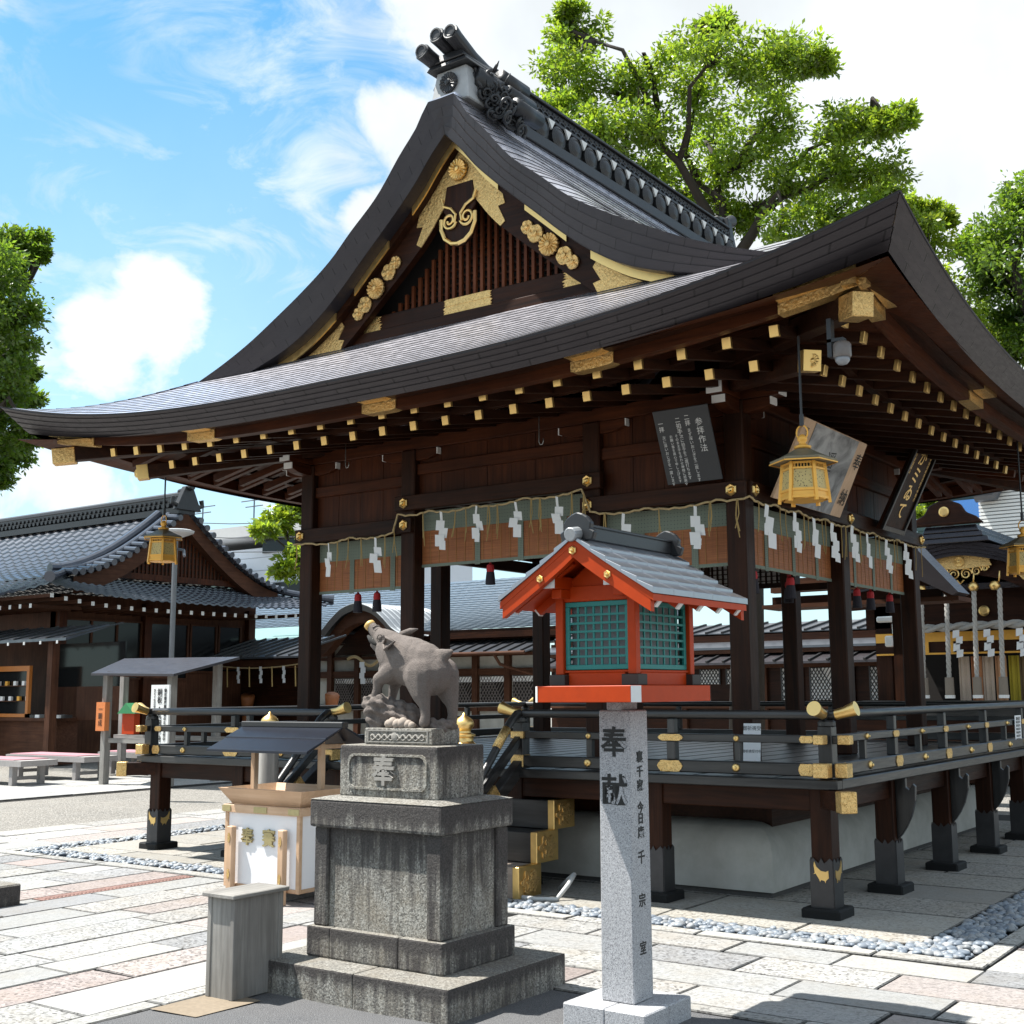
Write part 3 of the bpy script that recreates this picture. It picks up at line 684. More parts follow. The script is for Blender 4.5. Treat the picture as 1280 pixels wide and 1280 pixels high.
def kay(d0, d1, z0, z1, side, n=50, tmax=1.0):                       # curved fascia following the eave line
    P = []
    for i in range(n+1):
        t = lerp(-tmax, tmax, i/n); l = .25*abs(t)**3; A = []
        for (d, z) in ((d0, z0), (d0, z1), (d1, z1), (d1, z0)):
            if side in 'fb':
                x = XC+t*(HX-d); y = YC-(1 if side == 'f' else -1)*(HY-d-ins(t)*.6); A.append((x, y, z+l))
            else:
                y = YC+t*(HY-d); x = XC+(1 if side == 'r' else -1)*(HX-d-ins(t)*.6); A.append((x, y, z+l))
        P.append(A+[A[0]])
    mb = MB(); mb.grid(P, flip=side in 'fl'); return mb
for sd in 'frbl':
    kay(.46, .56, 3.905, 4.02, sd).build('eave_fascia', WR['x' if sd in 'fb' else 'y'], PAV)
    kay(.34, .46, 3.985, 4.04, sd).build('eave_fascia', WD['x' if sd in 'fb' else 'y'], PAV)
    kay(1.10, 1.17, 3.955, 4.015, sd, tmax=.97).build('rafter_end_rail', WD['x' if sd in 'fb' else 'y'], PAV)
def kplate(side, u0, u1, cusp=True):                                 # gold plate wrapped on the fascia
    mb = MB()
    for (d, z0, z1, e) in ((.450, 3.895, 3.99, 0), (.330, 3.975, 4.048, .02)):
        n = 8; P = []
        for i in range(n+1):
            u = lerp(u0+e, u1-e, i/n); t = (u-(XC if side == 'f' else YC))/((HX if side == 'f' else HY)-d); l = .25*abs(t)**3
            q = (-.012 if cusp and i in (0, n) else 0)
            if side == 'f': y = YC-(HY-d-ins(t)*.6); P.append([(u, y, z0+l-q), (u, y, z1+l+q*.5), (u, y+.10, z1+l+q*.5), (u, y+.10, z0+l-q), (u, y, z0+l-q)])
            else: x = XC+(HX-d-ins(t)*.6); P.append([(x, u, z0+l-q), (x, u, z1+l+q*.5), (x-.10, u, z1+l+q*.5), (x-.10, u, z0+l-q), (x, u, z0+l-q)])
        mb.grid(P, flip=(side == 'f')); mb.add(P[0][:4], [(0, 1, 2, 3)]); mb.add(P[-1][:4], [(3, 2, 1, 0)])
    return mb
for (a_, b_) in ((-3.86, -3.48), (-1.72, -1.34), (-6.10, -5.72)): kplate('f', a_, b_).build('gold_fascia_plate', GOLDE, PAV)
for (a_, b_) in ((-.02, .60), (-8.12, -7.52)): kplate('f', a_, b_, False).build('gold_corner_plate', GOLDE, PAV)
for (a_, b_) in ((2.0, 2.4), (4.3, 4.7)): kplate('r', a_, b_).build('gold_fascia_plate', GOLDE, PAV)
kplate('r', -.72, -.12, False).build('gold_corner_plate', GOLDE, PAV)
# rafters: fixed lower row and flying upper row, each with a gold end plate
CT = {}
def rafter(axis, u, upper, sgn=1, cap=True, stuff=None, m=None):
    HU = HX if axis == 'y' else HY; c0 = XC if axis == 'y' else YC; CC = YC if axis == 'y' else XC; HV = HY if axis == 'y' else HX
    t = (u-c0)/HU; l = abs(t)**3
    hip = HV-(HU-abs(u-c0))+0.02                                      # stop at the hip beam
    v0 = HV-.66-ins(t)*.5 if upper else HV-1.13; v1 = HV-1.55 if upper else HV-2.62
    if abs(u-c0) > HU-.60: return
    lim = abs(u-c0)-(HU-HV)                                          # hip line: |v| offset equals |u| offset
    v1 = max(v1, lim+.02)
    if v0-v1 < .12: return
    z0 = (3.935+.19*l) if upper else (3.905+.06*l); sl_ = .20
    z1 = z0+sl_*(v0-v1); w, h = .062, .075
    mb = stuff if stuff is not None else MB()
    def P(v, z, du=0): return (u+du, CC-sgn*v, z) if axis == 'y' else (CC+sgn*v, u+du, z)
    mb.bar(P(v0, z0), P(v1, z1), w, h)
    if stuff is not None: return
    o = mb.build('rafter', m or WD[axis], PAV)
    if cap:
        g_ = MB(); d = Vector(P(v0, z0))-Vector(P(v1, z1)); d.normalize(); a_ = Vector(P(v0, z0)); g_.bar(a_-d*.026, a_+d*.006, w+.008, h+.008); g_.build('gold_cap', GOLD, o, bevel=.003)
S = MB()
RS = .367
for i in range(-30, 30):
    x = -1.25+RS*i
    if XC-HX+.5 < x < XC+HX-.5:
        for upf in (True, False):
            rafter('y', x, upf); rafter('y', x, upf, -1, stuff=S)
for i in range(-10, 30):
    y = -.30+RS*i
    if YC-HY+.45 < y < YC+HY-.45:
        for upf in (True, False):
            if y < 5.9: rafter('x', y, upf)
            else: rafter('x', y, upf, stuff=S)
            rafter('x', y, upf, -1, stuff=S)
tag(S.build('rafter', WR['x'], PAV), kind='stuff')
for (sx, sy) in ((1, -1), (-1, -1), (1, 1), (-1, 1)):
    o_ = lambda d, z: (XC+sx*(HX-d), YC+sy*(HY-d), z)
    h1 = MB(); h1.bar(o_(.42, 4.02), o_(2.3, 4.33), .13, .15); H1 = h1.build('hip_rafter', WD['x'], PAV, bevel=.006)
    g_ = MB(); g_.bar(o_(.40, 4.00), o_(.56, 4.028), .145, .165); g_.build('gold_cap', GOLDE, H1, bevel=.006)
    h2 = MB(); h2.bar(o_(1.02, 3.86), o_(2.4, 4.16), .12, .14); H2 = h2.build('hip_rafter', WD['x'], PAV, bevel=.006)
    g_ = MB(); g_.bar(o_(1.0, 3.855), o_(1.08, 3.872), .132, .152); rosette(g_, o_(1.0, 3.855), .05, '-y', .01, 12); g_.build('gold_cap', GOLD, H2, bevel=.004)
# columns and beams
CX_ = [-1.265, -2.70, -4.90, -6.335]; CY_ = [1.265, 3.45, 5.60]; CW = .09
for x in CX_:
    for y in CY_:
        if 1 <= CX_.index(x) <= 2 and y == CY_[1]: continue
        m = MB(); m.box(x-CW, x+CW, y-CW, y+CW, .935, 4.0); m.build('column', WD['z'], PAV, bevel=.012)
x0c, x1c, y0c, y1c = CX_[-1], CX_[0], CY_[0], CY_[-1]
NZ0, NZ1 = 3.145, 3.295
def nag(x0, x1, y0, y1, z0, z1, n='tie_beam', m=None): 
    mb = MB(); mb.box(x0, x1, y0, y1, z0, z1); return mb.build(n, m or WD['x' if abs(x1-x0) > abs(y1-y0) else 'y'], PAV, bevel=.006)
f0 = y0c-CW-.02
nag(CX_[1]-.09, x1c+.115, f0-.035, f0+.03, NZ0, NZ1); nag(x0c-.115, CX_[2]+.09, f0-.035, f0+.03, NZ0, NZ1); nag(CX_[2]-.13, CX_[1]+.13, f0-.035, f0+.03, NZ0+.225, NZ1+.225)
r0 = x1c+CW+.02
nag(r0-.03, r0+.035, f0+.035, y1c+.12, NZ0, NZ1); nag(x0c-CW-.055, x0c-CW+.01, f0+.035, y1c+.12, NZ0, NZ1); nag(x0c, x1c, y1c+.02, y1c+.09, NZ0, NZ1)
for (a_, b_, dz) in ((x0c, CX_[2], 0), (CX_[2], CX_[1], .10), (CX_[1], x1c, 0)):                                  # front: boards, middle rail
    a1, b1 = a_+CW, b_-CW
    nag(a1, b1, y0c-.05, y0c+.05, 3.64+dz, 3.75+dz, 'middle_rail', WR['x'])
    w = MB(); n = max(3, int((b1-a1)/.27))
    for i in range(n): w.box(lerp(a1, b1, i/n)+.002, lerp(a1, b1, (i+1)/n)-.002, y0c-.01+.002*(i % 2), y0c+.03, NZ1+dz*2, 4.0)
    w.build('board_wall', WR['z'], PAV)
for (a_, b_) in ((CY_[0], CY_[1]), (CY_[1], CY_[2])):
    a1, b1 = a_+CW, b_-CW; nag(x1c-.05, x1c+.05, a1, b1, 3.64, 3.75, 'middle_rail', WR['y'])
    w = MB(); n = 8
    for i in range(n): w.box(x1c-.03, x1c+.01-.002*(i % 2), lerp(a1, b1, i/n)+.002, lerp(a1, b1, (i+1)/n)-.002, NZ1, 4.0)
    w.build('board_wall', WR['z'], PAV)
    w = MB(); w.box(x0c-.02, x0c+.02, a1, b1, NZ1, 4.0); w.build('board_wall', WR['z'], PAV)
w = MB(); w.box(x0c, x1c, y1c-.02, y1c+.02, NZ1, 4.0); w.build('board_wall', WR['z'], PAV)
# top plates with white painted noses
def nose(o, x, y, z, w, h, axis):
    mb = MB(); mb.box(x-(.006 if axis == 'x' else w/2), x+(.006 if axis == 'x' else w/2), y-(.006 if axis == 'y' else w/2), y+(.006 if axis == 'y' else w/2), z-h/2, z+h/2); mb.build('white_end', WHITE, o)
tp = nag(x0c-.42, x1c+.42, y0c-.07, y0c+.07, 4.0, 4.13, 'top_plate', WR['x']); nose(tp, x1c+.425, y0c, 4.065, .14, .13, 'x'); nose(tp, x0c-.425, y0c, 4.065, .14, .13, 'x')
tp = nag(x1c-.07, x1c+.07, y0c-.42, y1c+.42, 4.002, 4.128, 'top_plate', WR['y']); nose(tp, x1c, y0c-.425, 4.065, .14, .126, 'y')
tp = nag(x0c-.07, x0c+.07, y0c-.42, y1c+.42, 4.002, 4.128, 'top_plate', WR['y']); nose(tp, x0c, y0c-.425, 4.065, .14, .126, 'y')
nag(x0c-.42, x1c+.42, y1c-.07, y1c+.07, 4.0, 4.13, 'top_plate', WR['x'])
def arm(x, y, axis, L0, L1):
    mb = MB(); pts = [(-L0, .11), (L1, .11), (L1, .045), (L1-.10, .01), (L1-.2, 0), (-L0+.2, 0), (-L0+.10, .01), (-L0, .045)]
    if axis == 'x': mb.prism(pts, (x, y+.06, 3.885), (1, 0, 0), (0, 0, 1), .12)
    else: mb.prism(pts, (x-.06, y, 3.885), (0, 1, 0), (0, 0, 1), .12)
    o = mb.build('bracket_arm', WR[axis], PAV, bevel=.004)
    for L, s_ in ((L0, -1), (L1, 1)):
        if axis == 'x': nose(o, x+s_*(L+.004), y, 3.96, .12, .065, 'x')
        else: nose(o, x, y+s_*(L+.004), 3.96, .12, .065, 'y')
for x in (CX_[1], CX_[2]): arm(x, y0c-.008, 'x', .36, .36)
arm(x1c, y0c-.008, 'x', .40, .34); arm(x0c, y0c-.008, 'x', .34, .40); arm(x1c+.008, y0c, 'y', .36, .40); arm(x0c-.008, y0c, 'y', .36, .40)
for y in CY_[1:]: arm(x1c+.008, y, 'y', .36, .36)
# nail covers
for (x, z) in ((x1c-.005, 3.22), (CX_[1], 3.445), (CX_[1]-.005, 3.222), (CX_[2], 3.445), (CX_[2], 3.222), (x0c-.03, 3.222)):
    mb = MB(); hexboss(mb, (x, f0-.035, z), .056, '-y', .022); mb.build('gold_nail_cover', GOLD, PAV)
for y in (y0c-.01, CY_[1], y1c+.03):
    mb = MB(); hexboss(mb, (r0+.035, y, 3.22), .056, '+x', .022); mb.build('gold_nail_cover', GOLD, PAV)
# ceiling
ce = MB(); ce.box(x0c, x1c, y0c, y1c, 3.62, 3.66); ce.build('ceiling', WD['x'], PAV)
cr_ = MB()
for i in range(1, 12): cr_.box(lerp(x0c, x1c, i/12)-.025, lerp(x0c, x1c, i/12)+.025, y0c, y1c, 3.56, 3.62)
for i in range(1, 10): cr_.box(x0c, x1c, lerp(y0c, y1c, i/10)-.025, lerp(y0c, y1c, i/10)+.025, 3.555, 3.618)
cr_.build('ceiling_grid', WD['x'], PAV)
# rear transom: white paper behind a fine dark grid
tr = MB(); tr.box(CX_[2]+CW, CX_[1]-CW, y1c+.0, y1c+.02, 2.80, 3.14); TR = tr.build('paper_transom', PAPER, PAV)
tg = MB()
for i in range(29): x = lerp(CX_[2]+CW, CX_[1]-CW, i/28); tg.box(x-.006 if i % 7 else x-.03, x+.006 if i % 7 else x+.03, y1c-.035, y1c, 2.78, 3.16)
for i in range(7): z = lerp(2.8, 3.14, i/6); tg.box(CX_[2]+CW, CX_[1]-CW, y1c-.03, y1c-.002, z-.005 if i not in (0, 6) else z-.03, z+.005 if i not in (0, 6) else z+.03)
tg.build('transom_grid', WD['x'], TR)
for (a_, b_) in ((x0c, CX_[2]), (CX_[1], x1c)): nag(a_, b_, y1c-.04, y1c+.02, 2.72, 2.80, 'rear_rail')
# ------------------------------------------------------------------ deck, posts, rails, stairs
DT = .935; W7 = 7.506; DY = 6.82
fl = MB()
n = 46
for i in range(n): fl.box(lerp(-W7+.06, -.06, i/n)+.001, lerp(-W7+.06, -.06, (i+1)/n)-.001, .06, DY-.06, .89, DT-.004*(i % 2))
fl.build('deck_floor', WK['y'], PAV)
for (a_, b_, c_, d_, ax) in ((-W7, 0, 0, .09, 'x'), (-W7, 0, DY-.09, DY, 'x'), (-.09, 0, .092, DY-.092, 'y'), (-W7, -W7+.09, .092, DY-.092, 'y')):
    mb = MB(); mb.box(a_, b_, c_, d_, .873, DT+.004); mb.build('deck_edge', WK[ax], PAV, bevel=.006)
for (a_, b_, c_, d_, ax) in ((-W7+.22, -.22, .12, .22, 'x'), (-.23, -.13, .25, DY-.2, 'y'), (-W7+.13, -W7+.23, .25, DY-.2, 'y'), (-W7+.22, -.22, DY-.22, DY-.12, 'x')):
    mb = MB(); mb.box(a_, b_, c_, d_, .715, .868); mb.build('floor_beam', WD[ax], PAV, bevel=.006)
PW = .075
py_ = [.175, 1.45, 2.86, 4.20, 5.45, 6.645]
def deckpost(x, y, bird):
    o = MB(); o.box(x-PW, x+PW, y-PW, y+PW, .07, .872); o = o.build('deck_post', WD['z'], PAV, bevel=.006)
    s_ = MB(); e = PW+.006
    for (ax, sg) in (('y', -1), ('x', 1), ('y', 1), ('x', -1)):
        pts = [(-e, 0), (e, 0), (e, .315), (e*.75, .335), (e*.5, .315), (e*.25, .30), (0, .335), (-e*.25, .30), (-e*.5, .315), (-e*.75, .335), (-e, .315)]
        if ax == 'y': s_.prism(pts, (x, y+sg*e+(.006 if sg > 0 else 0)-(0 if sg > 0 else 0), .07), (1, 0, 0), (0, 0, 1), .006)
        else: s_.prism(pts, (x+sg*e-(.006 if sg < 0 else 0)*0, y, .07), (0, 1, 0), (0, 0, 1), .006 if sg > 0 else -.006)
    s_.build('metal_sleeve', IRON, o)
    if bird:
        g_ = MB(); bp = [(-.055, .07), (-.05, .095), (-.035, .06), (-.005, .035), (.03, .03), (.05, .04), (.052, -.01), (.03, -.03), (.028, -.045), (.02, -.03), (-.005, -.025), (-.012, -.04), (-.018, -.022), (-.042, .015), (-.06, .01), (-.048, .02)]
        g_.prism(bp, (x, y-PW-.012, .285), (1, 0, 0), (0, 0, 1), .004); g_.prism([(-q[0], q[1]) for q in bp], (x+PW+.012, y, .285), (0, 1, 0), (0, 0, 1), .004)
        g_.build('gold_bird', GOLD, o)
    f = MB(); f.box(x-.14, x+.14, y-.14, y+.14, -.02, .072); tag(f.build('stone_footing', PAVE, PAV, bevel=.012))
for i, y in enumerate(py_):
    for x in (-.175, -W7+.175): deckpost(x, y, i == 0)
for x in (-1.5, -2.80, -4.80, -6.1): deckpost(x, .175, False); deckpost(x, py_[-1], False)
for y in py_[1:-1]:
    mb = MB(); mb.prism([(0, .87), (.085, .87), (.085, .80), (.11, .78), (.14, .83), (.16, .81), (.155, .70), (.12, .58), (.08, .50), (.04, .44), (0, .40)], (-.10, y-.02, 0), (1, 0, 0), (0, 0, 1), -.04); mb.build('wing_bracket', WK['z'], PAV, bevel=.004)
for (sx, x, y) in ((1, -.175, .175), (-1, -W7+.175, .175)):
    mb = MB(); mb.bar((x, y, .805), (x+sx*.30, y-.30, .805), .10, .13); o = mb.build('corner_beam_nose', WD['x'], PAV, bevel=.005)
    mb = MB(); mb.bar((x+sx*.235, y-.235, .805), (x+sx*.306, y-.306, .805), .112, .142); mb.build('gold_cap', GOLDE, o, bevel=.005)
# white rounded plaster base under the floor
pb = MB(); bx0, bx1, by0, by1 = -W7+.78, -.78, .62, DY-.62; rings = [(0, .05), (0, .30)]+[(.26*(1-cos(a_)), .30+.24*sin(a_)) for a_ in np.linspace(.2, 1.5, 8)]+[(.5, .56)]
RR = []
for (i_, z) in rings: RR.append([(bx0+i_, by0+i_, z), (bx1-i_, by0+i_, z), (bx1-i_, by1-i_, z), (bx0+i_, by1-i_, z), (bx0+i_, by0+i_, z)])
pb.grid(RR); PB = pb.build('plaster_base', PLASTER, PAV, smooth=True, angle=35)
pk = MB(); pk.box(bx0+.03, bx1-.03, by0+.03, by1-.03, -.01, .06); pk.build('base_course', plain('dark_base_stone', (.09, .085, .08), .9, 0, .3, 20, .4), PAV)
jb = MB(); jb.box(-W7+.9, -.9, .9, DY-.9, .5, .86)
for i in range(12): x = lerp(-W7+.5, -.5, i/11); jb.box(x-.04, x+.04, .25, DY-.25, .78, .868)
jb.build('floor_joists', WD['y'], PAV)
# ---- railing
def rail_part(name, mb, m, par=PAV, **k): return mb.build(name, m, par, **k)
def gold_ends_block(o, axis, u, v, z, w, h, sg, ln):                 # squared gold cap on a rail end
    mb = MB()
    if axis == 'x': mb.box(u-ln if sg > 0 else u-.005, u+.005 if sg > 0 else u+ln, v-w/2-.004, v+w/2+.004, z-h/2-.004, z+h/2+.004)
    else: mb.box(v-w/2-.004, v+w/2+.004, u-.005 if sg < 0 else u-ln, u+ln if sg < 0 else u+.005, z-h/2-.004, z+h/2+.004)
    mb.build('gold_cap', GOLDE, o, bevel=.005)
def stud(o, axis, u, v, z, r, out):
    mb = MB(); prof = [(r, 0), (r, .006), (r*.8, .014), (r*.45, .018), (r*.4, .026), (.001, .03)]
    if axis == 'x': mb.lathe((u, v-out, z), [(a_, -b_) for a_, b_ in prof], 14, 'y')
    else: mb.lathe((v+out, u, z), prof, 14, 'x')
    mb.build('gold_stud', GOLD, o, smooth=True, angle=40)
def lobed(o, axis, u, v, z, w, h, out):
    mb = MB(); n = 20; pts = []
    for k in range(n): a_ = 2*pi*k/n; r_ = 1+.07*cos(6*a_); c, s_ = cos(a_), sin(a_); q = .55; pts.append((w/2*r_*math.copysign(abs(c)**q, c), h/2*r_*math.copysign(abs(s_)**q, s_)))
    if axis == 'x': mb.prism(pts, (u, v-out, z), (1, 0, 0), (0, 0, 1), .006)
    else: mb.prism(pts, (v+out, u, z), (0, 1, 0), (0, 0, 1), .006)
    mb.build('gold_plate', GOLDE, o)
RV = .10; EXT = .17
def run(axis, u0, u1, v, e0, e1, plates, studs, out):
    """one straight run of three rails; e0/e1: project past the corner"""
    a0 = u0-(EXT if e0 else 0); a1 = u1+(EXT if e1 else 0)
    def bx(a, b, w, z0, z1):
        mb = MB()
        if axis == 'x': mb.box(a, b, v-w/2, v+w/2, z0, z1)
        else: mb.box(v-w/2, v+w/2, a, b, z0, z1)
        return mb
    dz = .0 if axis == 'x' else .003
    b_ = bx(a0+.02, a1-.02, .10, .955+dz, 1.045+dz).build('bottom_rail', WK[axis], PAV, bevel=.008)
    m_ = bx(a0, a1, .065, 1.18+dz, 1.236+dz).build('middle_rail', WK[axis], PAV, bevel=.006)
    P = []; zc = 1.378+dz; pt = lambda u, z: (u, v, z) if axis == 'x' else (v, u, z)
    if e0: P += [pt(u0-.20, zc+.035), pt(u0-.12, zc+.015), pt(u0-.04, zc)]
    P += [pt(u0+.02, zc), pt((u0+u1)/2, zc), pt(u1-.02, zc)]
    if e1: P += [pt(u1+.04, zc), pt(u1+.12, zc+.015), pt(u1+.20, zc+.035)]
    mb = MB(); mb.tube(P, .033, 14); t_ = mb.build('top_rail', WK[axis], PAV, smooth=True, angle=50)
    for (on_, u, s_) in ((e0, u0, -1), (e1, u1, 1)):
        if not on_: continue
        mb = MB(); mb.tube([pt(u+s_*.07, zc+.003), pt(u+s_*.13, zc+.018), pt(u+s_*.22, zc+.045)], [.036, .037, .052], 18); mb.build('gold_cap', GOLD, t_, smooth=True, angle=50)
        gold_ends_block(b_, axis, u+s_*(EXT-.02), v, 1.0+dz, .10, .09, s_, .085); gold_ends_block(m_, axis, u+s_*EXT, v, 1.208+dz, .065, .056, s_, .085)
        lobed(b_, axis, u-s_*.14, v, 1.0+dz, .11, .085, out*.05+.001*out); lobed(m_, axis, u-s_*.14, v, 1.208+dz, .10, .05, out*.0325+.001*out)
    for u in plates:
        for z0, z1, w in ((1.046, 1.18, .07), (1.237, 1.345, .06)):
            mb = bx(u-w/2, u+w/2, w, z0+dz, z1+dz); mb.build('railing_post', WK['z'], PAV, bevel=.004)
        lobed(b_, axis, u, v, 1.0+dz, .20 if axis == 'x' else .15, .085, out*.05+.001*out); lobed(m_, axis, u, v, 1.208+dz, .20 if axis == 'x' else .13, .05, out*.0325+.001*out)
    for u in studs:
        mb = bx(u-.022, u+.022, .045, 1.046+dz, 1.18+dz); mb.build('railing_strut', WK['z'], PAV)
        stud(b_, axis, u, v, 1.0+dz, .030, out*.05); stud(m_, axis, u, v, 1.208+dz, .022, out*.0325)
    return t_
# corner posts
for (x, y) in ((-RV, RV), (-W7+RV, RV), (-RV, DY-RV), (-W7+RV, DY-RV)):
    mb = MB(); mb.box(x-.05, x+.05, y-.05, y+.05, .94, 1.30); mb.lathe((x, y, 1.30), [(.062, 0), (.062, .03), (.045, .045)], 14); mb.build('railing_post', WK['z'], PAV, bevel=.004)
SX0, SX1 = -4.86, -2.72                                              # stair opening
run('x', SX1, -RV, RV, False, True, (-1.32,), (-.78, -2.05), 1)
run('x', -W7+RV, SX0, RV, True, False, (-6.15,), (-6.85, -5.45), 1)
run('y', RV, DY-RV, -RV, True, True, (1.42, 2.70, 3.98, 5.34), (.78, 2.05, 3.36, 4.70, 6.05), 1)
run('y', RV, DY-RV, -W7+RV, True, True, (1.42, 2.70, 3.98, 5.34), (.78, 2.05, 3.36, 4.70), -1)
run('x', -W7+RV, -RV, DY-RV, True, True, (-1.32, -2.7, -4.86, -6.15), (), -1)
for (x, s_) in ((SX1, 1), (SX0, -1)):                               # newels at the head and foot of the stairs
    mb = MB(); mb.box(x-.05, x+.05, RV-.05, RV+.05, .94, 1.31); mb.lathe((x, RV, 1.31), [(.06, 0), (.06, .03), (.045, .05)], 14); nw = mb.build('stair_newel', WK['z'], PAV, bevel=.004)
    for z, h in ((1.0, .10), (1.208, .06)):
        mb = MB(); mb.box(x-.07 if s_ > 0 else x-.055, x+.055 if s_ > 0 else x+.07, RV-.058, RV+.058, z-h/2, z+h/2); mb.build('gold_plate', GOLDE, nw, bevel=.006)
    mb = MB(); mb.tube([(x, RV, 1.378), (x, RV-.06, 1.375), (x, RV-.14, 1.32), (x, RV-.72, .70)], .033, 14); hr = mb.build('stair_handrail', WK['y'], PAV, smooth=True, angle=60)
    mb = MB(); mb.tube([(x, RV-.20, 1.262), (x, RV-.34, 1.112)], .0365, 14); mb.build('gold_band', GOLDE, hr, smooth=True)
    mb = MB(); mb.tube([(x, RV+.02, 1.378), (x, RV+.0, 1.38)], .03, 10)
    for (dz, w, h) in ((-.17, .06, .06), (-.39, .09, .10)):
        mb = MB(); mb.bar((x, RV-.02, 1.378+dz-.02), (x, RV-.74, .70+dz*.75+.04), w, h); sr = mb.build('stair_rail', WK['y'], PAV, bevel=.005)
    mb = MB(); mb.bar((x, RV-.38, .79), (x, RV-.50, .69), .096, .106); mb.build('gold_band', GOLDE, sr)
    mb = MB(); mb.lathe((x, -.65, 0), [(.085, .0), (.085, 1.08), (.078, 1.10)], 18); np_ = mb.build('stair_foot_post', WG['z'], PAV, smooth=True, angle=40)
    mb = MB(); mb.lathe((x, -.65, 1.09), [(.088, 0), (.088, .05), (.092, .055), (.092, .075), (.078, .085), (.07, .10), (.072, .12), (.088, .13), (.088, .145), (.055, .155), (.05, .17), (.062, .185), (.075, .205), (.078, .225), (.068, .25), (.045, .27), (.02, .285), (.008, .305), (.001, .31)], 20); mb.build('gold_finial', GOLD, np_, smooth=True, angle=40)
for x in (SX1+.12, SX0-.12):                                          # gold flared rail ends beside the stairs
    s_ = 1 if x > -3.8 else -1
    mb = MB(); mb.tube([(x-s_*.10, RV, 1.378), (x-s_*.2, RV, 1.39), (x-s_*.32, RV, 1.425)], [.034, .036, .052], 16); mb.build('gold_rail_end', GOLD, PAV, smooth=True, angle=50)
for k_, (y0, y1, z0, z1) in enumerate(((.09, .38, .47, .695), (-.15, .14, .235, .468), (-.39, -.10, .0, .233))):
    mb = MB(); mb.box(-5.18, -2.40, y0, y1, z0+.004, z1); st = mb.build('stair_tread', WK['x'] if k_ < 2 else wood('pale_tread_wood', 'x', (.30, .24, .20), (.45, .37, .31), .7), PAV, bevel=.005)
    for sx, xx in ((1, -2.40), (-1, -5.18)):
        mb = MB(); mb.box(xx-.055 if sx > 0 else xx-.006, xx+.006 if sx > 0 else xx+.055, y0-.005, y1+.005, z0+.002, z1+.005); gp = mb.build('gold_cap', GOLD, st, bevel=.004)
    mb = MB(); mb.prism([(.11*cos(a_)*(1+.18*cos(6*a_)), .085*sin(a_)*(1+.18*cos(6*a_))) for a_ in np.linspace(0, 2*pi, 37)[:-1]], (-2.394, (y0+y1)/2, (z0+z1)/2), (0, 1, 0), (0, 0, 1), .008); mb.prism([(.06*cos(a_)*(1+.25*cos(6*a_)), .05*sin(a_)*(1+.25*cos(6*a_))) for a_ in np.linspace(0, 2*pi, 37)[:-1]], (-2.388, (y0+y1)/2, (z0+z1)/2), (0, 1, 0), (0, 0, 1), .008)
    mb.build('gold_crest', GOLDE, st, bevel=.002)
# ------------------------------------------------------------------ things hung on the pavilion
def bamboo_mat():
    M = Mat('split_bamboo'); v = M.co((3, 3, 160)); f = M.noise(v, 1, 2, .5); g = M.noise(M.co((30, 30, .5)), 1.4, 3)
    col = M.mix(M.ramp(f, [(.3, 0), (.7, 1)]), (.20, .060, .016), (.42, .145, .042)); col = M.mix(M.ramp(g, [(.5, 0), (.75, .35)]), col, (.14, .05, .018))
    M.bump(f, .35, .003); return M.set(col, .6)
BAM = bamboo_mat()
def brocade_mat():
    M = Mat('green_brocade'); v = M.co((1, 1, 1)); a = M.vor(v, 30, rnd=0); b = M.vor(M.co(), 60, rnd=0)
    col = M.mix(M.ramp(a, [(.20, 1), (.24, 0), (.42, 0), (.46, .9)]), (.05, .085, .068), (.20, .23, .18)); col = M.mix(M.ramp(b, [(.16, 1), (.2, 0)]), col, (.02, .035, .05))
    return M.set(col, .8)
BRO = brocade_mat(); TRED = plain('red_silk', (.42, .012, .016), .7, 0, .2, 80, .2); TBLK = plain('black_silk', (.014, .010, .018), .75, 0, .3, 120, .3)
def blind(label, axis, a, b, pl, zt, zb, strips, tassels, out):
    c = (a+b)/2; t = thing('bamboo_blind', (c, pl, zb) if axis == 'x' else (pl, c, zb), label, 'blind', 'bamboo blinds between the columns')
    B = lambda m, u0, u1, z0, z1, o, th: m.box(u0, u1, pl+o-th if out < 0 else pl+o, pl+o if out < 0 else pl+o+th, z0, z1) if axis == 'x' else m.box(pl+o, pl+o+th, u0, u1, z0, z1)
    m = MB(); B(m, a, b, zb, zt, 0, .008); m.build('blind_panel', BAM, t)
    m = MB(); k = -1 if axis == 'x' else 1; B(m, a, b, zt-.20, zt+.0, k*.010, .004); B(m, a, b, zb, zb+.03, k*.011, .003); m.build('brocade_border', BRO, t)
    for s in strips: m = MB(); B(m, s-.032, s+.032, zb-.01, zt-.2, k*.0125, .004); m.build('brocade_strip', BRO, t)
    m = MB()
    for i in range(1, int((b-a)/.11)): u = a+i*.11; B(m, u-.0025, u+.0025, zb, zt-.2, k*.010, .002)
    m.build('blind_threads', plain('ochre_thread', (.40, .20, .07), .8), t)
    for u, dz in tassels:
        p = (u, pl+.06, zb+.02+dz) if axis == 'x' else (pl-.05, u, zb+.02+dz)
        m = MB(); m.tube([(p[0], p[1], p[2]+.12), (p[0], p[1], p[2]-.04)], .010, 6); m.lathe((p[0], p[1], p[2]-.11), [(.036, 0), (.040, .03), (.034, .07), (.012, .085)], 12); q = m.build('tassel', TRED, t)
        m = MB(); m.lathe((p[0], p[1], p[2]-.23), [(.050, 0), (.047, .06), (.040, .12), (.02, .135)], 14); m.build('tassel_skirt', TBLK, q)
bf = y0c+.05
blind('bamboo blind in the narrow bay left of the boar statue head', 'x', x0c+CW, CX_[2]-CW, bf, NZ0, 2.60, (-5.77, -5.20), ((-5.75, 0), (-5.48, .0), (-5.08, .04)), -1)
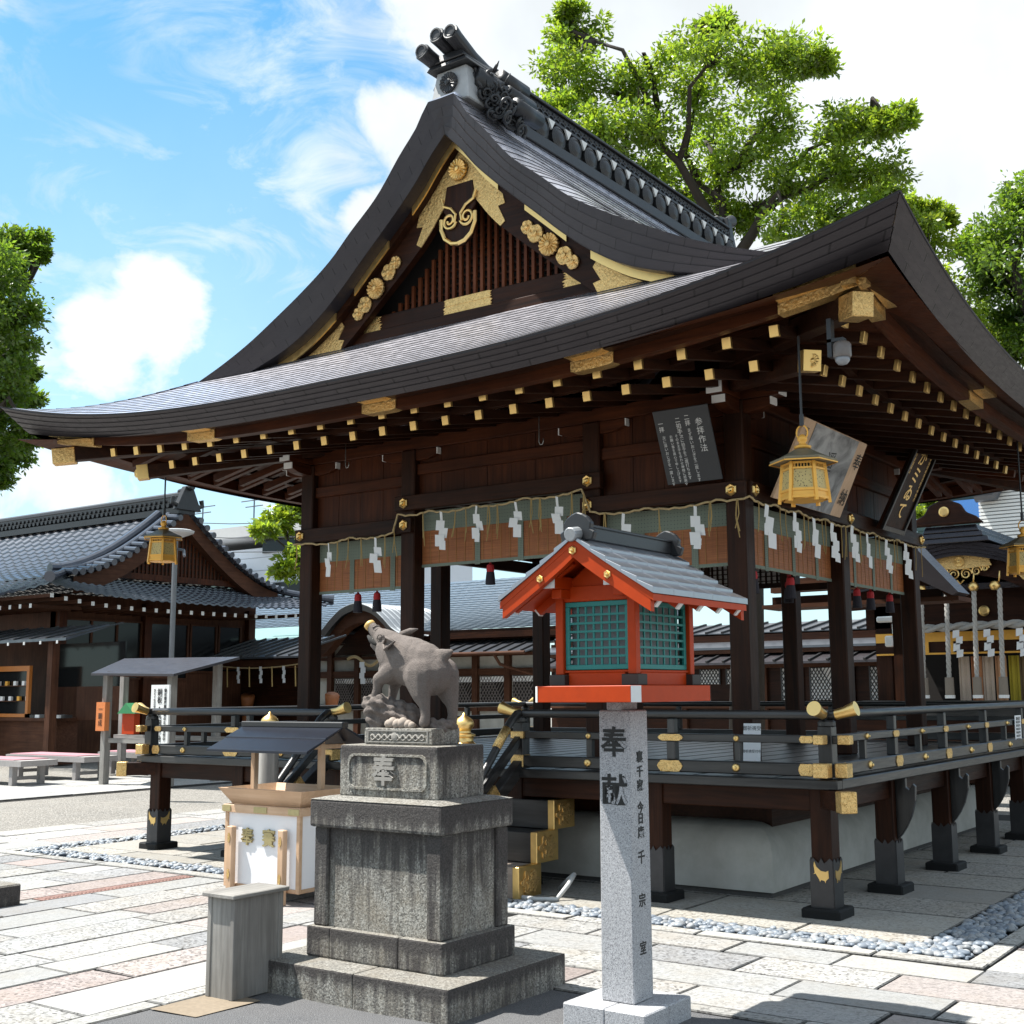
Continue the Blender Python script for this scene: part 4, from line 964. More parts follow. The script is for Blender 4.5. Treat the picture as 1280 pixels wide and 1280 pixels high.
blind('widest bamboo blind, in the raised middle bay above the boar statue', 'x', CX_[2]+CW, CX_[1]-CW, bf, NZ0+.225, 2.80, (-4.10, -3.58, -3.08), ((-4.0, .0), (-3.0, 0)), -1)
blind('bamboo blind above the red lantern roof, left of the front corner column', 'x', CX_[1]+CW, CX_[0]-CW, bf, NZ0, 2.60, (-2.25, -1.72), ((-2.25, 0),), -1)
br = x1c-.05
blind('bamboo blind on the right side just behind the front corner column', 'y', CY_[0]+CW, CY_[1]-CW, br, NZ0, 2.60, (1.85, 2.45, 3.0), ((1.7, 0), (2.5, 0)), 1)
blind('bamboo blind on the right side in the farther bay, below the gold lettered board', 'y', CY_[1]+CW, CY_[2]-CW, br, NZ0, 2.60, (4.0, 4.55, 5.1), ((4.2, 0), (4.6, 0), (5.2, 0)), 1)
# inner tassels seen in the middle bay
for i, (x, y) in enumerate(((-3.9, 5.3), (-3.2, 5.3), (-2.6, 5.3))):
    t = thing('hanging_tassel', (x, y, 2.55), ['black tassel on a red cord deep inside the middle bay, left of the red lantern', 'black tassel deep inside the pavilion, half behind the red lantern left eave', 'black tassel deep inside the pavilion, close behind the red lantern corner post'][i], 'tassel', 'tassels hanging from the rear blinds')
    m = MB(); m.tube([(x, y, 3.1), (x, y, 2.80)], .012, 6); m.lathe((x, y, 2.74), [(.036, 0), (.040, .03), (.034, .06), (.012, .075)], 12); m.build('cord', TRED, t)
    m = MB(); m.lathe((x, y, 2.56), [(.058, 0), (.055, .08), (.045, .16), (.02, .185)], 14); m.build('skirt', TBLK, t)
# straw rope with paper streamers
RX = r0+.06; RY = f0-.06
rope = thing('sacred_rope', (x1c, RY, 3.1), 'thin straw rope with white zigzag paper streamers strung along the pavilion beams', 'rope')
pts = []
def swag(p, q, n, sag):
    for i in range(n): t = i/n; pts.append((lerp(p[0], q[0], t), lerp(p[1], q[1], t), lerp(p[2], q[2], t)-sag*4*t*(1-t)+.006*sin(i*2.3)))
ZF = 3.135
knots = [(-6.44, RY, ZF+.0), (-6.2, RY, ZF-.005), (-5.62, RY, ZF+.015), (-5.02, RY, ZF+.02), (-4.96, RY, ZF+.20), (-4.55, RY, ZF+.20), (-4.0, RY, ZF+.20), (-3.4, RY, ZF+.215), (-2.75, RY, ZF+.235), (-2.66, RY, ZF+.02), (-2.1, RY, ZF+.0), (-1.4, RY, ZF+.01), (RX, RY, ZF+.01), (RX, 1.62, ZF-.0), (RX, 2.1, ZF+.005), (RX, 2.75, ZF-.0), (RX, 3.4, ZF+.01), (RX, 4.0, ZF), (RX, 4.75, ZF), (RX, 5.70, ZF+.01)]
for a_, b_ in zip(knots[:-1], knots[1:]):
    L = (Vector(b_)-Vector(a_)).length; swag(a_, b_, max(2, int(L/.05)), .032*min(1, L/.5) if L > .3 else 0)
pts.append(knots[-1]); m = MB(); m.tube(pts, .010, 7); m.build('rope', ROPE, rope)
def rz(axis, u):
    best = min(pts, key=lambda p: abs((p[0] if axis == 'x' else p[1])-u)+(0 if (abs(p[1]-RY) < .01) == (axis == 'x') else 9)); return best[2]
def streamer(axis, u, s=1.):
    z = rz(axis, u); m = MB(); w = .045*s; th = .003; s = s*.98; x = u; zz = z; tw = random.uniform(-.25, .25)
    def Q(du, dz, o): return (u+du*cos(tw), RY-.012-o+du*sin(tw), z+dz) if axis == 'x' else (RX+.012+o-du*sin(tw)*.6, u+du*cos(tw), z+dz)
    segs = [(-.018, -.0, .036, .11), (-.05, -.085, .10, .105), (-.01, -.16, .10, .105), (-.055, -.225, .11, .12), (-.005, -.28, .075, .10)] if random.random() < .5 else [(-.018, 0, .036, .12), (-.02, -.10, .10, .10), (-.06, -.165, .105, .105), (-.015, -.235, .10, .14)]
    for i, (du, dz, ww, hh) in enumerate(segs):
        o = .006*i; sk = random.uniform(-.02, .02)*s
        P = [Q(du*s, dz*s, o), Q((du+ww)*s, (dz-.012)*s, o+.012), Q((du+ww)*s+sk, (dz-hh)*s, o+.008), Q(du*s+sk, (dz-hh+.01)*s, o-.004)]
        n_ = Vector((0, -.002, 0)) if axis == 'x' else Vector((.002, 0, 0)); m.hexa([Vector(p) for p in P], [Vector(p)+n_ for p in P])
    m.build('paper_streamer', PAPER, rope)
for u in (-5.9, -5.24, -4.38, -3.94, -3.48, -3.01, -2.3, -1.59): streamer('x', u, random.uniform(.92, 1.06))
for u in (1.40, 1.98, 2.41, 2.86, 3.38, 3.78, 4.35, 4.95): streamer('y', u, random.uniform(.95, 1.08))
def strands(axis, u, n=2):
    z = rz(axis, u); m = MB()
    for k in range(n):
        du = random.uniform(-.02, .02); L = random.uniform(.24, .34); e = random.uniform(-.04, .04)
        P = [(u+du*.3, z), (u+du, z-L*.5), (u+du+e, z-L)]
        m.tube([(p[0], RY-.012, p[1]) if axis == 'x' else (RX+.012, p[0], p[1]) for p in P], .0045, 5)
    m.build('straw_strand', STRAW, rope)
for u in (-6.38, -5.78, -5.62, -5.45, -5.12, -5.0, -4.62, -4.2, -4.08, -3.8, -3.7, -3.3, -3.2, -2.85, -2.72, -2.5, -1.95, -1.45, -1.20): strands('x', u, random.choice((2, 3)))
for u in (1.25, 1.68, 1.8, 2.2, 2.3, 2.62, 2.7, 3.1, 3.22, 3.6, 4.05, 4.15, 4.6, 4.7, 5.3, 5.5): strands('y', u, random.choice((1, 2)))
# boards with writing, leaning out from the walls
def board(name, label, cat, corners, th, m):                         # corners bl, br, tr, tl
    c = [Vector(q) for q in corners]; t = thing(name, c[0], label, cat); ax = (c[1]-c[0]).normalized(); ay = (c[3]-c[0]); ay = (ay-ax*ay.dot(ax)).normalized(); n = ax.cross(ay)
    mb = MB(); mb.hexa([p-n*th for p in c], c); return t, mb.build('panel', m, t, bevel=.004), c[0], ax, ay, n, (c[1]-c[0]).length, (c[3]-c[0]).length
SLATE = plain('matt_black_board', (.030, .032, .036), .55, 0, .2, 20, .05); INKW = plain('white_lettering', (.75, .75, .74), .7)
t, pn, o_, ax, ay, n, w, h = board('notice_board', 'black board with white handwritten columns of text leaning out above the red lantern', 'notice board', [(-1.835, 1.05, 3.305), (-1.315, 1.05, 3.305), (-1.315, .80, 3.905), (-1.835, .80, 3.905)], .02, SLATE)
def colt(par, body, fx, fy, size, m=INKW, sx=1., sp=1.0, wgt=0., nm='lettering', T=None):
    """a vertical column of characters; fx, fy = fraction of the board, fy is the top of the column"""
    O, AX, AY, NN, W_, H_ = T; chars = list(body); k = len(chars)
    for_ = '\n'.join(chars); return text_mesh(nm, for_, size, m, par, O+AX*(fx*W_)+AY*(fy*H_-k*size*sp*.5)+NN*.003, AX, AY, .0006, wgt, 0, sx, 'CENTER', sp)
T = (o_, ax, ay, n, w, h)
colt(t, '参拝作法', .80, .84, .070, T=T, sp=1.08); colt(t, '二拝', .60, .90, .050, T=T, wgt=.0003)
colt(t, 'まず深いおじぎを二度します', .60, .72, .036, T=T); colt(t, '二拍手', .43, .88, .050, T=T, wgt=.0003)
colt(t, '次に拍手を二度打ちます', .44, .65, .036, T=T); colt(t, 'そのまま手を合わせ神様に感謝や', .35, .66, .030, T=T); colt(t, 'お願い事を真心で申し上げます', .25, .66, .030, T=T)
colt(t, '一拝', .11, .86, .050, T=T, wgt=.0003); colt(t, '次に深いおじぎを一度します', .12, .66, .034, T=T)
def ink_mat():
    M = Mat('ink_wash_painting'); v = M.co((1, 1, 1)); f = M.noise(v, 2.6, 6, .6, 1.2); g = M.noise(v, 9, 4, .6)
    return M.set(M.mix(M.ramp(f, [(.34, 0), (.62, 1)]), M.mix(g, (.05, .05, .055), (.12, .12, .125)), (.40, .40, .40)), .6)
t, pn, o_, ax, ay, n, w, h = board('votive_painting', 'large ink wash painting of storm clouds on a pale board behind the gold lantern', 'painting', [(-1.02, 1.40, 3.16), (-1.02, 2.92, 3.16), (-.70, 2.86, 3.82), (-.70, 1.42, 3.82)], .03, WP['z'])
m = MB(); a0, a1 = .16, .82; c_ = [o_+ax*(w*a0)+ay*.004+n*.002, o_+ax*(w*a1)+ay*.004+n*.002, o_+ax*(w*a1)+ay*(h-.01)+n*.002, o_+ax*(w*a0)+ay*(h-.01)+n*.002]; m.hexa(c_, [p+n*.004 for p in c_]); m.build('painted_sheet', ink_mat(), t)
T = (o_+n*.004, ax, ay, n, w, h); colt(t, '遥', .52, .74, .20, HOLE, T=T); colt(t, '奉', .91, .84, .17, HOLE, T=T); colt(t, '納', .91, .36, .17, HOLE, T=T); colt(t, '平成', .08, .90, .07, HOLE, T=T); colt(t, '吉日献之', .08, .5, .06, HOLE, T=T)
t, pn, o_, ax, ay, n, w, h = board('carved_plaque', 'narrow dark wooden plaque with flowing gold calligraphy leaning out at the far end', 'plaque', [(-1.02, 4.02, 3.17), (-1.02, 4.68, 3.17), (-.72, 4.98, 4.07), (-.72, 4.42, 4.07)], .05, WD['z'])
m = MB()
for (u, v, uu, vv) in ((0, 0, .06, 1), (.94, 0, 1, 1), (0.06, .93, .94, 1), (.06, 0, .94, .05)):
    c = [o_+ax*(w*a_)+(Vector((0, .36, 0))*b_ if False else Vector((0, 0, 0)))+ay*(h*b_) for a_, b_ in ((u, v), (uu, v), (uu, vv), (u, vv))]
    sh = (Vector((-.72, 4.42, 4.07))-Vector((-1.02, 4.02, 3.17))); sh = sh-ay*sh.dot(ay)
    c = [p+sh*b_ for p, b_ in zip(c, (v, v, vv, vv))]; m.hexa([p-n*.01 for p in c], [p+n*.025 for p in c])
m.build('plaque_frame', WK['z'], t, bevel=.004)
sh = sh/h; ay2 = (ay+sh).normalized(); T = (o_+n*.002, ax, ay2, n, w, h*1.05)
colt(t, 'かミゐて', .5, .93, .215, GOLD, T=T, sx=1.0, wgt=.003); colt(t, '奉納昭和吉日氏子中敬白', .84, .88, .05, GOLD, T=T); colt(t, '丹波國篠山', .16, .86, .05, GOLD, T=T)
# hexagonal gilt lanterns
def mesh_screen():
    M = Mat('pierced_gilt_screen'); v = M.co(); a = M.vor(v, 75); M.bump(a, .4, .003)
    return M.set(M.mix(M.ramp(a, [(.22, 1), (.32, 0)]), (.52, .40, .16), (.07, .055, .03)), .5, .2)
SCR = mesh_screen(); GILT = plain('matt_gilt_paint', (.85, .44, .075), .40, .3, .12, 20, .1)
def gilt_lantern(loc, label, rod):
    t = thing('hanging_lantern', loc, label, 'lantern', 'gilt hanging lanterns'); X, Y, Z = loc; N = 6
    P = lambda r, k, z, o=0: (X+r*.9*cos(2*pi*(k+o)/N+.35), Y+r*.9*sin(2*pi*(k+o)/N+.35), Z+z)
    m = MB(); vs = [P(.245, k, .245+.012*(0)) for k in range(N)]+[P(.252, k, .262) for k in range(N)]+[P(.16, k, .295) for k in range(N)]+[P(.05, k, .345) for k in range(N)]
    fs = [tuple(range(N))[::-1]]+[(a*N+k, a*N+(k+1) % N, (a+1)*N+(k+1) % N, (a+1)*N+k) for a in range(3) for k in range(N)]+[tuple(3*N+k for k in range(N))]
    m.add(vs, fs); m.build('lantern_roof', plain('verdigris_lantern_roof', (.24, .21, .14), .5, .4, .3, 20), t, bevel=.004)
    m = MB(); m.add([P(.246, k, .238) for k in range(N)]+[P(.246, k, .246) for k in range(N)]+[P(.254, k, .246) for k in range(N)]+[P(.254, k, .238) for k in range(N)], [(a*N+k, a*N+(k+1) % N, ((a+1) % 4)*N+(k+1) % N, ((a+1) % 4)*N+k) for a in range(4) for k in range(N)]); m.build('roof_rim', GILT, t)
    m = MB(); m.lathe((X, Y, Z), [(.055, .342), (.06, .36), (.03, .37), (.022, .385), (.034, .40), (.034, .42), (.015, .44), (.001, .445)], 14); m.tube([(X+.04*cos(a_), Y, Z+.455+.05*sin(a_)) for a_ in np.linspace(-1.2, pi+1.2, 14)], .006, 6); m.build('finial', GILT, t, smooth=True)
    fr = MB()
    for k in range(N):
        a, b = Vector(P(.155, k, .24)), Vector(P(.185, k, -.03)); fr.bar(a, b, .022, .022, Vector((X, Y, 0))-Vector((a.x, a.y, 0)))
        for z, h_, r_ in ((.232, .014, .157), (.195, .012, .161), (.05, .016, .176), (.0, .016, .181)): fr.bar(P(r_, k, z), P(r_, k+1, z), .012, h_)
        for q in range(1, 7):
            a2 = Vector(P(.156, k, .195)).lerp(Vector(P(.156, k+1, .195)), q/7); b2 = Vector(P(.155, k, .232)).lerp(Vector(P(.155, k+1, .232)), q/7); fr.bar(a2, b2, .008, .006, (1, .3, 0))
        q0, q1 = Vector(P(.180, k, .0)), Vector(P(.180, k+1, .0)); q2, q3 = Vector(P(.175, k+1, .05)), Vector(P(.175, k, .05)); fr.add([q0, q1, q2, q3], [(0, 1, 2, 3)])
    fr.lathe((X, Y, Z-.012), [(.15, 0), (.15, .008)], 6); fr.build('lantern_frame', GILT, t)
    for k in range(N):
        m = MB(); m.add([P(.172, k, .055), P(.172, k+1, .055), P(.157, k+1, .19), P(.157, k, .19)], [(0, 1, 2, 3)]); m.build('pierced_screen', SCR, t)
    m = MB(); m.tube([(X, Y, Z+.50), (X, Y, Z+.58)], .016, 8); m.tube([(X, Y, Z+.50), (X, Y, rod)], .009, 6); m.build('hanging_rod', BLACK, t)
gilt_lantern((.03, -.45, 2.82), 'gilt hanging lantern in front of the cloud painting under the front eave corner', 3.95)
gilt_lantern((-7.80, .46, 3.0), 'gilt hanging lantern under the far left eave, before the tiled office gable', 4.05)
gilt_lantern((.32, 4.22, 2.66), 'gilt hanging lantern at the right edge in front of the main hall', 4.05)
# security camera and loose hooks
t = thing('security_camera', (.40, -.62, 3.62), 'grey dome security camera fixed under the front eave corner', 'security camera'); cx, cy, cz = .40, -.62, 3.72
m = MB(); m.lathe((cx, cy, cz-.02), [(.055, 0), (.06, .01), (.06, .085), (.05, .10), (.03, .11)], 18); m.build('camera_body', plain('brown_grey_plastic', (.16, .14, .13), .4), t, smooth=True, angle=40)
m = MB(); m.lathe((cx, cy, cz-.02), [(.05, 0), (.046, -.025), (.03, -.045), (.001, -.052)], 18); D_ = Mat('camera_dome'); m.build('camera_dome', D_.set((.25, .26, .28), .06), t, smooth=True)
m = MB(); m.box(cx-.09, cx-.06, cy-.03, cy+.03, cz-.01, cz+.25); m.box(cx-.09, cx+.02, cy-.03, cy+.03, cz+.088, cz+.11); m.build('camera_bracket', BLACK, t)
for i, (x, y, z) in enumerate(((-5.214, .6, 3.85), (-2.87, .6, 3.80), (-.40, 2.33, 4.12), (-.40, 4.70, 4.05), (-7.35, 2.6, 3.78))):
    m = MB(); m.tube([(x, y, z+.17), (x, y, z-.06), (x+.012, y, z-.085), (x+.035, y, z-.085), (x+.045, y, z-.06), (x+.045, y, z-.03)], .0045, 6)
    tag(m.build('wire_hook', plain('galvanised_wire', (.35, .35, .34), .4, .8), smooth=True), ['empty wire hook under the front eave near the left end', 'empty wire hook under the middle of the front eave', 'empty wire hook under the right eave above the cloud painting', 'empty wire hook under the right eave above the gold lettered plaque', 'empty wire hook under the left eave against the sky'][i], 'hook', 'wire hooks under the eaves')
# small notices on the rail and deck
for (nm, lab, O, AX, AY, W_, H_, lines) in (('paper_notice', 'white paper notice tied to the right railing', Vector((-.055, 4.95, .98)), Vector((0, 1, 0)), Vector((.02, 0, 1)), .24, .30, 7), ('paper_notice', 'small white sheet standing on the deck behind the front railing', Vector((-1.18, 1.0, .95)), Vector((1, 0, 0)), Vector((0, .1, 1)), .15, .34, 3)):
    t = thing(nm, O, lab, 'notice'); AY = AY.normalized(); N_ = AX.cross(AY); m = MB(); c = [O, O+AX*W_, O+AX*W_+AY*H_, O+AY*H_]; m.hexa([p-N_*.002 for p in c], [p+N_*.002 for p in c]); m.build('sheet', PAPER, t)
    for i in range(lines): text_mesh('lettering', '御祈祷受付中'[:6 if i else 4], .028 if i else .04, HOLE, t, O+AX*W_*.5+AY*(H_*(.88-.8*i/lines))+N_*.003, AX, AY, .0003)
# ------------------------------------------------------------------ foreground: plinth and boar, stone pillar and red lantern, offertory box
def weathered(name):
    M = Mat(name); v = M.co(); st = M.noise(M.co((13, 13, 1.0)), 1.5, 7, .7, .5); fine = M.noise(v, 120, 4, .75); bl = M.noise(v, 4.5, 6, .7, .6); ge = M.n('ShaderNodeNewGeometry'); sx = M.n('ShaderNodeSeparateXYZ'); M.nt.links.new(ge.outputs['Normal'], sx.inputs[0])
    c = M.vor(v, 130, 'Color'); sc = M.n('ShaderNodeSeparateColor'); M.nt.links.new(c, sc.inputs[0])
    base = M.ramp(sc.outputs[0], [(0, (.10, .095, .085)), (.3, (.22, .21, .185)), (.7, (.33, .315, .28)), (1, (.44, .425, .385))]); base = M.mix(M.ramp(bl, [(.42, 0), (.68, .55)]), base, (.25, .21, .155))
    s2 = M.n('ShaderNodeSeparateColor'); M.nt.links.new(M.attr('tint'), s2.inputs[0]); zz = M.n('ShaderNodeSeparateXYZ'); M.nt.links.new(v, zz.inputs[0])
    run = M.math('SUBTRACT', 1., M.math('DIVIDE', M.math('SUBTRACT', s2.outputs[1], zz.outputs[2]), M.math('MAXIMUM', s2.outputs[2], .001))); run = M.math('MINIMUM', M.math('MAXIMUM', run, 0.), 1.)   # grime running down from the ledge above
    d = M.math('ADD', M.math('ADD', M.math('MULTIPLY', st, .55), M.math('MULTIPLY', fine, .28)), M.math('ADD', M.math('MULTIPLY', run, .20), M.math('ADD', M.math('MULTIPLY', s2.outputs[0], .24), M.math('MULTIPLY', bl, .16))))
    fac = M.math('MULTIPLY', M.ramp(d, [(.50, 0), (.66, .95)]), M.ramp(sx.outputs[2], [(.5, 1), (.9, .35)]))
    col = M.mix(fac, base, M.mix(M.ramp(fine, [(.35, 0), (.7, 1)]), (.016, .0135, .0135), (.085, .075, .072)))
    M.bump(M.math('ADD', M.noise(v, 70, 5, .7), M.math('MULTIPLY', bl, .6)), .6, .012); return M.set(col, .92)
WST = weathered('lichen_stained_stone')
PX_, PY_ = -1.262, -2.952
pl = thing('statue_plinth', (PX_, PY_, 0), 'tall stained grey stone plinth in tiers carved with a character, under the boar', 'plinth')
def tier(name, hx, hy, z0, z1, dark, bev=.012, cy=PY_):
    m = MB(); m.box(PX_-hx, PX_+hx, cy-hy, cy+hy, z0, z1, (dark, z1, .12)); return m.build(name, WST, pl, bevel=bev, seg=2)
def split_tier(name, hx, hy, z0, z1, dark, cuts):
    m = MB(); xs = [PX_-hx]+cuts+[PX_+hx]
    for a, b in zip(xs[:-1], xs[1:]): d_ = dark+random.uniform(-.1, .1); m.box(a+.0015, b-.0015, PY_-hy+random.uniform(0, .004), PY_+hy, z0, z1, (d_, z1, .08))
    return m.build(name, WST, pl, bevel=.01, seg=2)
split_tier('plinth_step', .665, .50, -.02, .164, .25, [PX_+.05]); split_tier('plinth_base', .472, .309, .165, .321, .45, [PX_-.30, PX_+.18])
m = MB(); m.box(PX_-.425, PX_+.425, PY_-.262, PY_+.262, .322, .836, (.0, .86, .42))
bd = m.build('plinth_body', WST, pl)
for (x, y) in ((-1, -1), (1, -1), (1, 1), (-1, 1)):
    m = MB(); xa, xb = sorted((PX_+x*.445, PX_+x*.345)); ya, yb = sorted((PY_+y*.284, PY_+y*.184)); m.box(xa, xb, ya, yb, .3215, .8365, (.55, .86, .3)); m.build('corner_pilaster', WST, pl, bevel=.008)
tier('plinth_cap', .462, .307, .837, .985, .5, .016); 
m = MB(); m.hexa([(PX_-.462, PY_-.307, .984), (PX_+.462, PY_-.307, .984), (PX_+.462, PY_+.307, .984), (PX_-.462, PY_+.307, .984)], [(PX_-.38, PY_-.24, 1.0), (PX_+.38, PY_-.24, 1.0), (PX_+.38, PY_+.24, 1.0), (PX_-.38, PY_+.24, 1.0)]); m.build('cap_weathering', WST, pl)
BK = tier('inscribed_block', .346, .200, .995, 1.273, .25, .014)
fr = MB(); Y_ = PY_-.2005; w_, h_ = .28, .094; c_ = .035
def cornered(w, h, c): return [(-w, -h+c), (-w+c*.35, -h+c*.35), (-w+c, -h), (w-c, -h), (w-c*.35, -h+c*.35), (w, -h+c), (w, h-c), (w-c*.35, h-c*.35), (w-c, h), (-w+c, h), (-w+c*.35, h-c*.35), (-w, h-c)]
o1, o2 = cornered(w_, h_, c_), cornered(w_-.012, h_-.012, c_); n_ = len(o1); vs = [(PX_+p[0], Y_-.008, 1.134+p[1]) for p in o1]+[(PX_+p[0], Y_-.008, 1.134+p[1]) for p in o2]+[(PX_+p[0], Y_+.002, 1.134+p[1]) for p in o1]+[(PX_+p[0], Y_+.002, 1.134+p[1]) for p in o2]
fr.add(vs, [(k, (k+1) % n_, n_+(k+1) % n_, n_+k) for k in range(n_)]+[(k, 2*n_+k, 2*n_+(k+1) % n_, (k+1) % n_) for k in range(n_)]+[(n_+k, n_+(k+1) % n_, 3*n_+(k+1) % n_, 3*n_+k) for k in range(n_)], None, (.0, 1.3, .01)); fr.build('carved_border', WST, BK)
PALE = plain('worn_pale_stone', (.33, .31, .28), .9, 0, .3, 60, .5)
text_mesh('carved_character', '奉', .165, PALE, BK, (PX_-.015, Y_-.003, 1.130), (1, 0, 0), (0, 0, 1), .012, .004)
# boar: one continuous body grown from overlapping masses
boar = thing('boar_statue', (PX_, PY_, 1.273), 'grey carved stone boar with raised golden snout, forefeet up on a rock', 'statue')
BST = plain('boar_stone', (.19, .158, .140), .92, 0, .55, 170, 1., .007)
ps = MB(); ps.box(PX_-.242, PX_+.242, PY_-.118, PY_+.118, 1.274, 1.362, (.2, 1.36, .05)); PE = ps.build('pedestal', WST, boar, bevel=.008, seg=2)
pf = MB(); Y2 = PY_-.118
pf.box(PX_-.215, PX_+.215, Y2-.004, Y2, 1.345, 1.351); pf.box(PX_-.215, PX_+.215, Y2-.004, Y2, 1.285, 1.291); pf.box(PX_-.215, PX_-.209, Y2-.0045, Y2, 1.2912, 1.3448); pf.box(PX_+.209, PX_+.215, Y2-.0045, Y2, 1.2912, 1.3448)
pf.tube([(PX_-.19+.38*i/60, Y2-.002, 1.318+.009*sin(i*.9)) for i in range(61)], .006, 6); pf.tube([(PX_-.19+.38*i/60, Y2-.002, 1.304-.006*sin(i*.9)) for i in range(61)], .004, 6); pf.lathe((PX_-.02, Y2+.002, 1.318), [(.022, 0), (.022, -.008), (.01, -.011)], 14, 'y')
pf.build('carved_wave_band', PALE, PE)
def blob(segs, voxel, smooth_it, name, m, parent, keep=None):
    """segs: list of point lists with radii (and squash in y); fused by voxel remeshing into one skin"""
    mb = MB()
    for path in segs:
        for (a, b) in zip(path[:-1], path[1:]):
            L = (Vector(a[:3])-Vector(b[:3])).length; k = max(2, int(L/(min(a[3], b[3])*.35)))
            for i in range(k+1):
                t = i/k; c = Vector(a[:3]).lerp(Vector(b[:3]), t); r = lerp(a[3], b[3], t); sq = lerp(a[4] if len(a) > 4 else 1, b[4] if len(b) > 4 else 1, t)
                vs = []; fs = []; nr, ns = 7, 10
                for u in range(nr+1):
                    th = pi*u/nr
                    for v in range(ns): ph = 2*pi*v/ns; vs.append((c.x+r*sin(th)*cos(ph), c.y+r*sq*sin(th)*sin(ph), c.z+r*cos(th)))
                for u in range(nr):
                    for v in range(ns): q = (v+1) % ns; fs.append((u*ns+v, (u+1)*ns+v, (u+1)*ns+q, u*ns+q))
                mb.add(vs, fs)
    o = mb.build(name, m, parent); md = o.modifiers.new('r', 'REMESH'); md.mode = 'VOXEL'; md.voxel_size = voxel
    s_ = o.modifiers.new('s', 'SMOOTH'); s_.iterations = smooth_it; s_.factor = .5; bpy.context.view_layer.update()
    me = bpy.data.meshes.new_from_object(o.evaluated_get(bpy.context.evaluated_depsgraph_get())); o.modifiers.clear(); o.data = me; me.polygons.foreach_set('use_smooth', [True]*len(me.polygons)); return o
yb = PY_
body = [[(-1.27, yb, 1.72, .140, .80), (-1.18, yb, 1.69, .138, .82), (-1.115, yb, 1.65, .118, .84)],              # barrel, sloping to the rump
        [(-1.31, yb, 1.735, .132, .78), (-1.37, yb, 1.755, .124, .78), (-1.42, yb, 1.79, .100, .8)],                # neck
        [(-1.36, yb, 1.69, .095, .8), (-1.425, yb, 1.67, .075, .85)],                                                # brisket
        [(-1.42, yb, 1.812, .086, .8), (-1.47, yb, 1.842, .070, .8), (-1.51, yb, 1.870, .047, .82), (-1.548, yb, 1.903, .035, .95), (-1.57, yb, 1.926, .030, 1.0)],   # head and snout, lifted
        [(-1.45, yb, 1.79, .055, .8), (-1.515, yb, 1.805, .032, .85), (-1.555, yb, 1.822, .020, .9)],               # jaw
        [(-1.155, yb-.06, 1.645, .108, .68), (-1.135, yb-.075, 1.55, .060, .8), (-1.110, yb-.075, 1.49, .033, 1), (-1.100, yb-.075, 1.43, .027, 1), (-1.108, yb-.077, 1.392, .032, 1)],   # near hind leg
        [(-1.09, yb+.06, 1.645, .10, .7), (-1.065, yb+.075, 1.55, .062, .8), (-1.04, yb+.075, 1.49, .036, 1), (-1.035, yb+.075, 1.43, .028, 1), (-1.045, yb+.075, 1.39, .032, 1)],      # off hind leg
        [(-1.36, yb-.055, 1.68, .062, .8), (-1.41, yb-.06, 1.645, .046, .9), (-1.455, yb-.062, 1.628, .035, 1), (-1.462, yb-.062, 1.575, .027, 1), (-1.475, yb-.062, 1.538, .028, 1)],      # near foreleg on the rock
        [(-1.39, yb+.055, 1.68, .062, .8), (-1.43, yb+.06, 1.625, .044, .9), (-1.45, yb+.06, 1.58, .03, 1), (-1.46, yb+.06, 1.53, .026, 1)],
        [(-1.06, yb, 1.74, .05, .6), (-1.02, yb, 1.757, .030, .6), (-.985, yb, 1.772, .014, .8)]]                # tail tuft
BO = blob(body, .0085, 5, 'boar_body', BST, boar)
ear = MB()
for sy in (-1, 1):
    y = yb+sy*.078
    ear = MB(); P = lambda dx, dy, dz: (-1.352+dx*1.35, y+dy*sy*1.3, 1.820+dz*1.35)
    ear.add([P(-.045, -.010, 0), P(-.012, .018, .026), P(.05, .036, .006), P(-.008, .034, -.024), P(-.004, .004, .0)], [(0, 1, 4), (1, 2, 4), (2, 3, 4), (3, 0, 4)]); ear.add([P(-.045, -.02, 0), P(-.012, -.002, .026), P(.05, .026, .006), P(-.008, .012, -.024)], [(0, 1, 2, 3)])
    ear.tube([P(-.045, -.005, 0), P(-.012, .018, .026), P(.05, .036, .006), P(-.008, .034, -.024), P(-.045, -.005, 0)], .007, 6)
    if sy > 0: ear.tube([(-1.40, yb+.06, 1.875), (-1.34, yb+.07, 1.895), (-1.29, yb+.075, 1.905)], [.02, .018, .004], 8)
    ear.build('ear', BST, boar, smooth=True)
for sy in (-1, 1):
    e = MB(); e.lathe((-1.446, yb+sy*.060, 1.856), [(.015, -.004*sy), (.014, .006*sy), (.008, .011*sy), (.001, .012*sy)], 12, 'y'); e.tube([(-1.446+.023*cos(a_), yb+sy*.060, 1.856+.019*sin(a_)) for a_ in np.linspace(0, 2*pi, 14)], .006, 6); e.build('eye', BST, boar, smooth=True)
    e = MB(); e.tube([(-1.505, yb+sy*.030, 1.812), (-1.522, yb+sy*.042, 1.832), (-1.518, yb+sy*.044, 1.860)], [.008, .006, .001], 7); e.build('tusk', PALE, boar, smooth=True)
mo = MB(); mo.tube([(-1.575, yb-.022, 1.872), (-1.535, yb-.034, 1.846), (-1.495, yb-.044, 1.826), (-1.465, yb-.048, 1.812)], [.008, .018, .014, .004], 7); mo.tube([(-1.575, yb+.022, 1.872), (-1.54, yb+.036, 1.838), (-1.50, yb+.042, 1.822), (-1.47, yb+.042, 1.812)], [.006, .012, .010, .003], 7); mo.build('mouth_line', plain('dark_crevice', (.02, .018, .016), .9), boar, smooth=True)
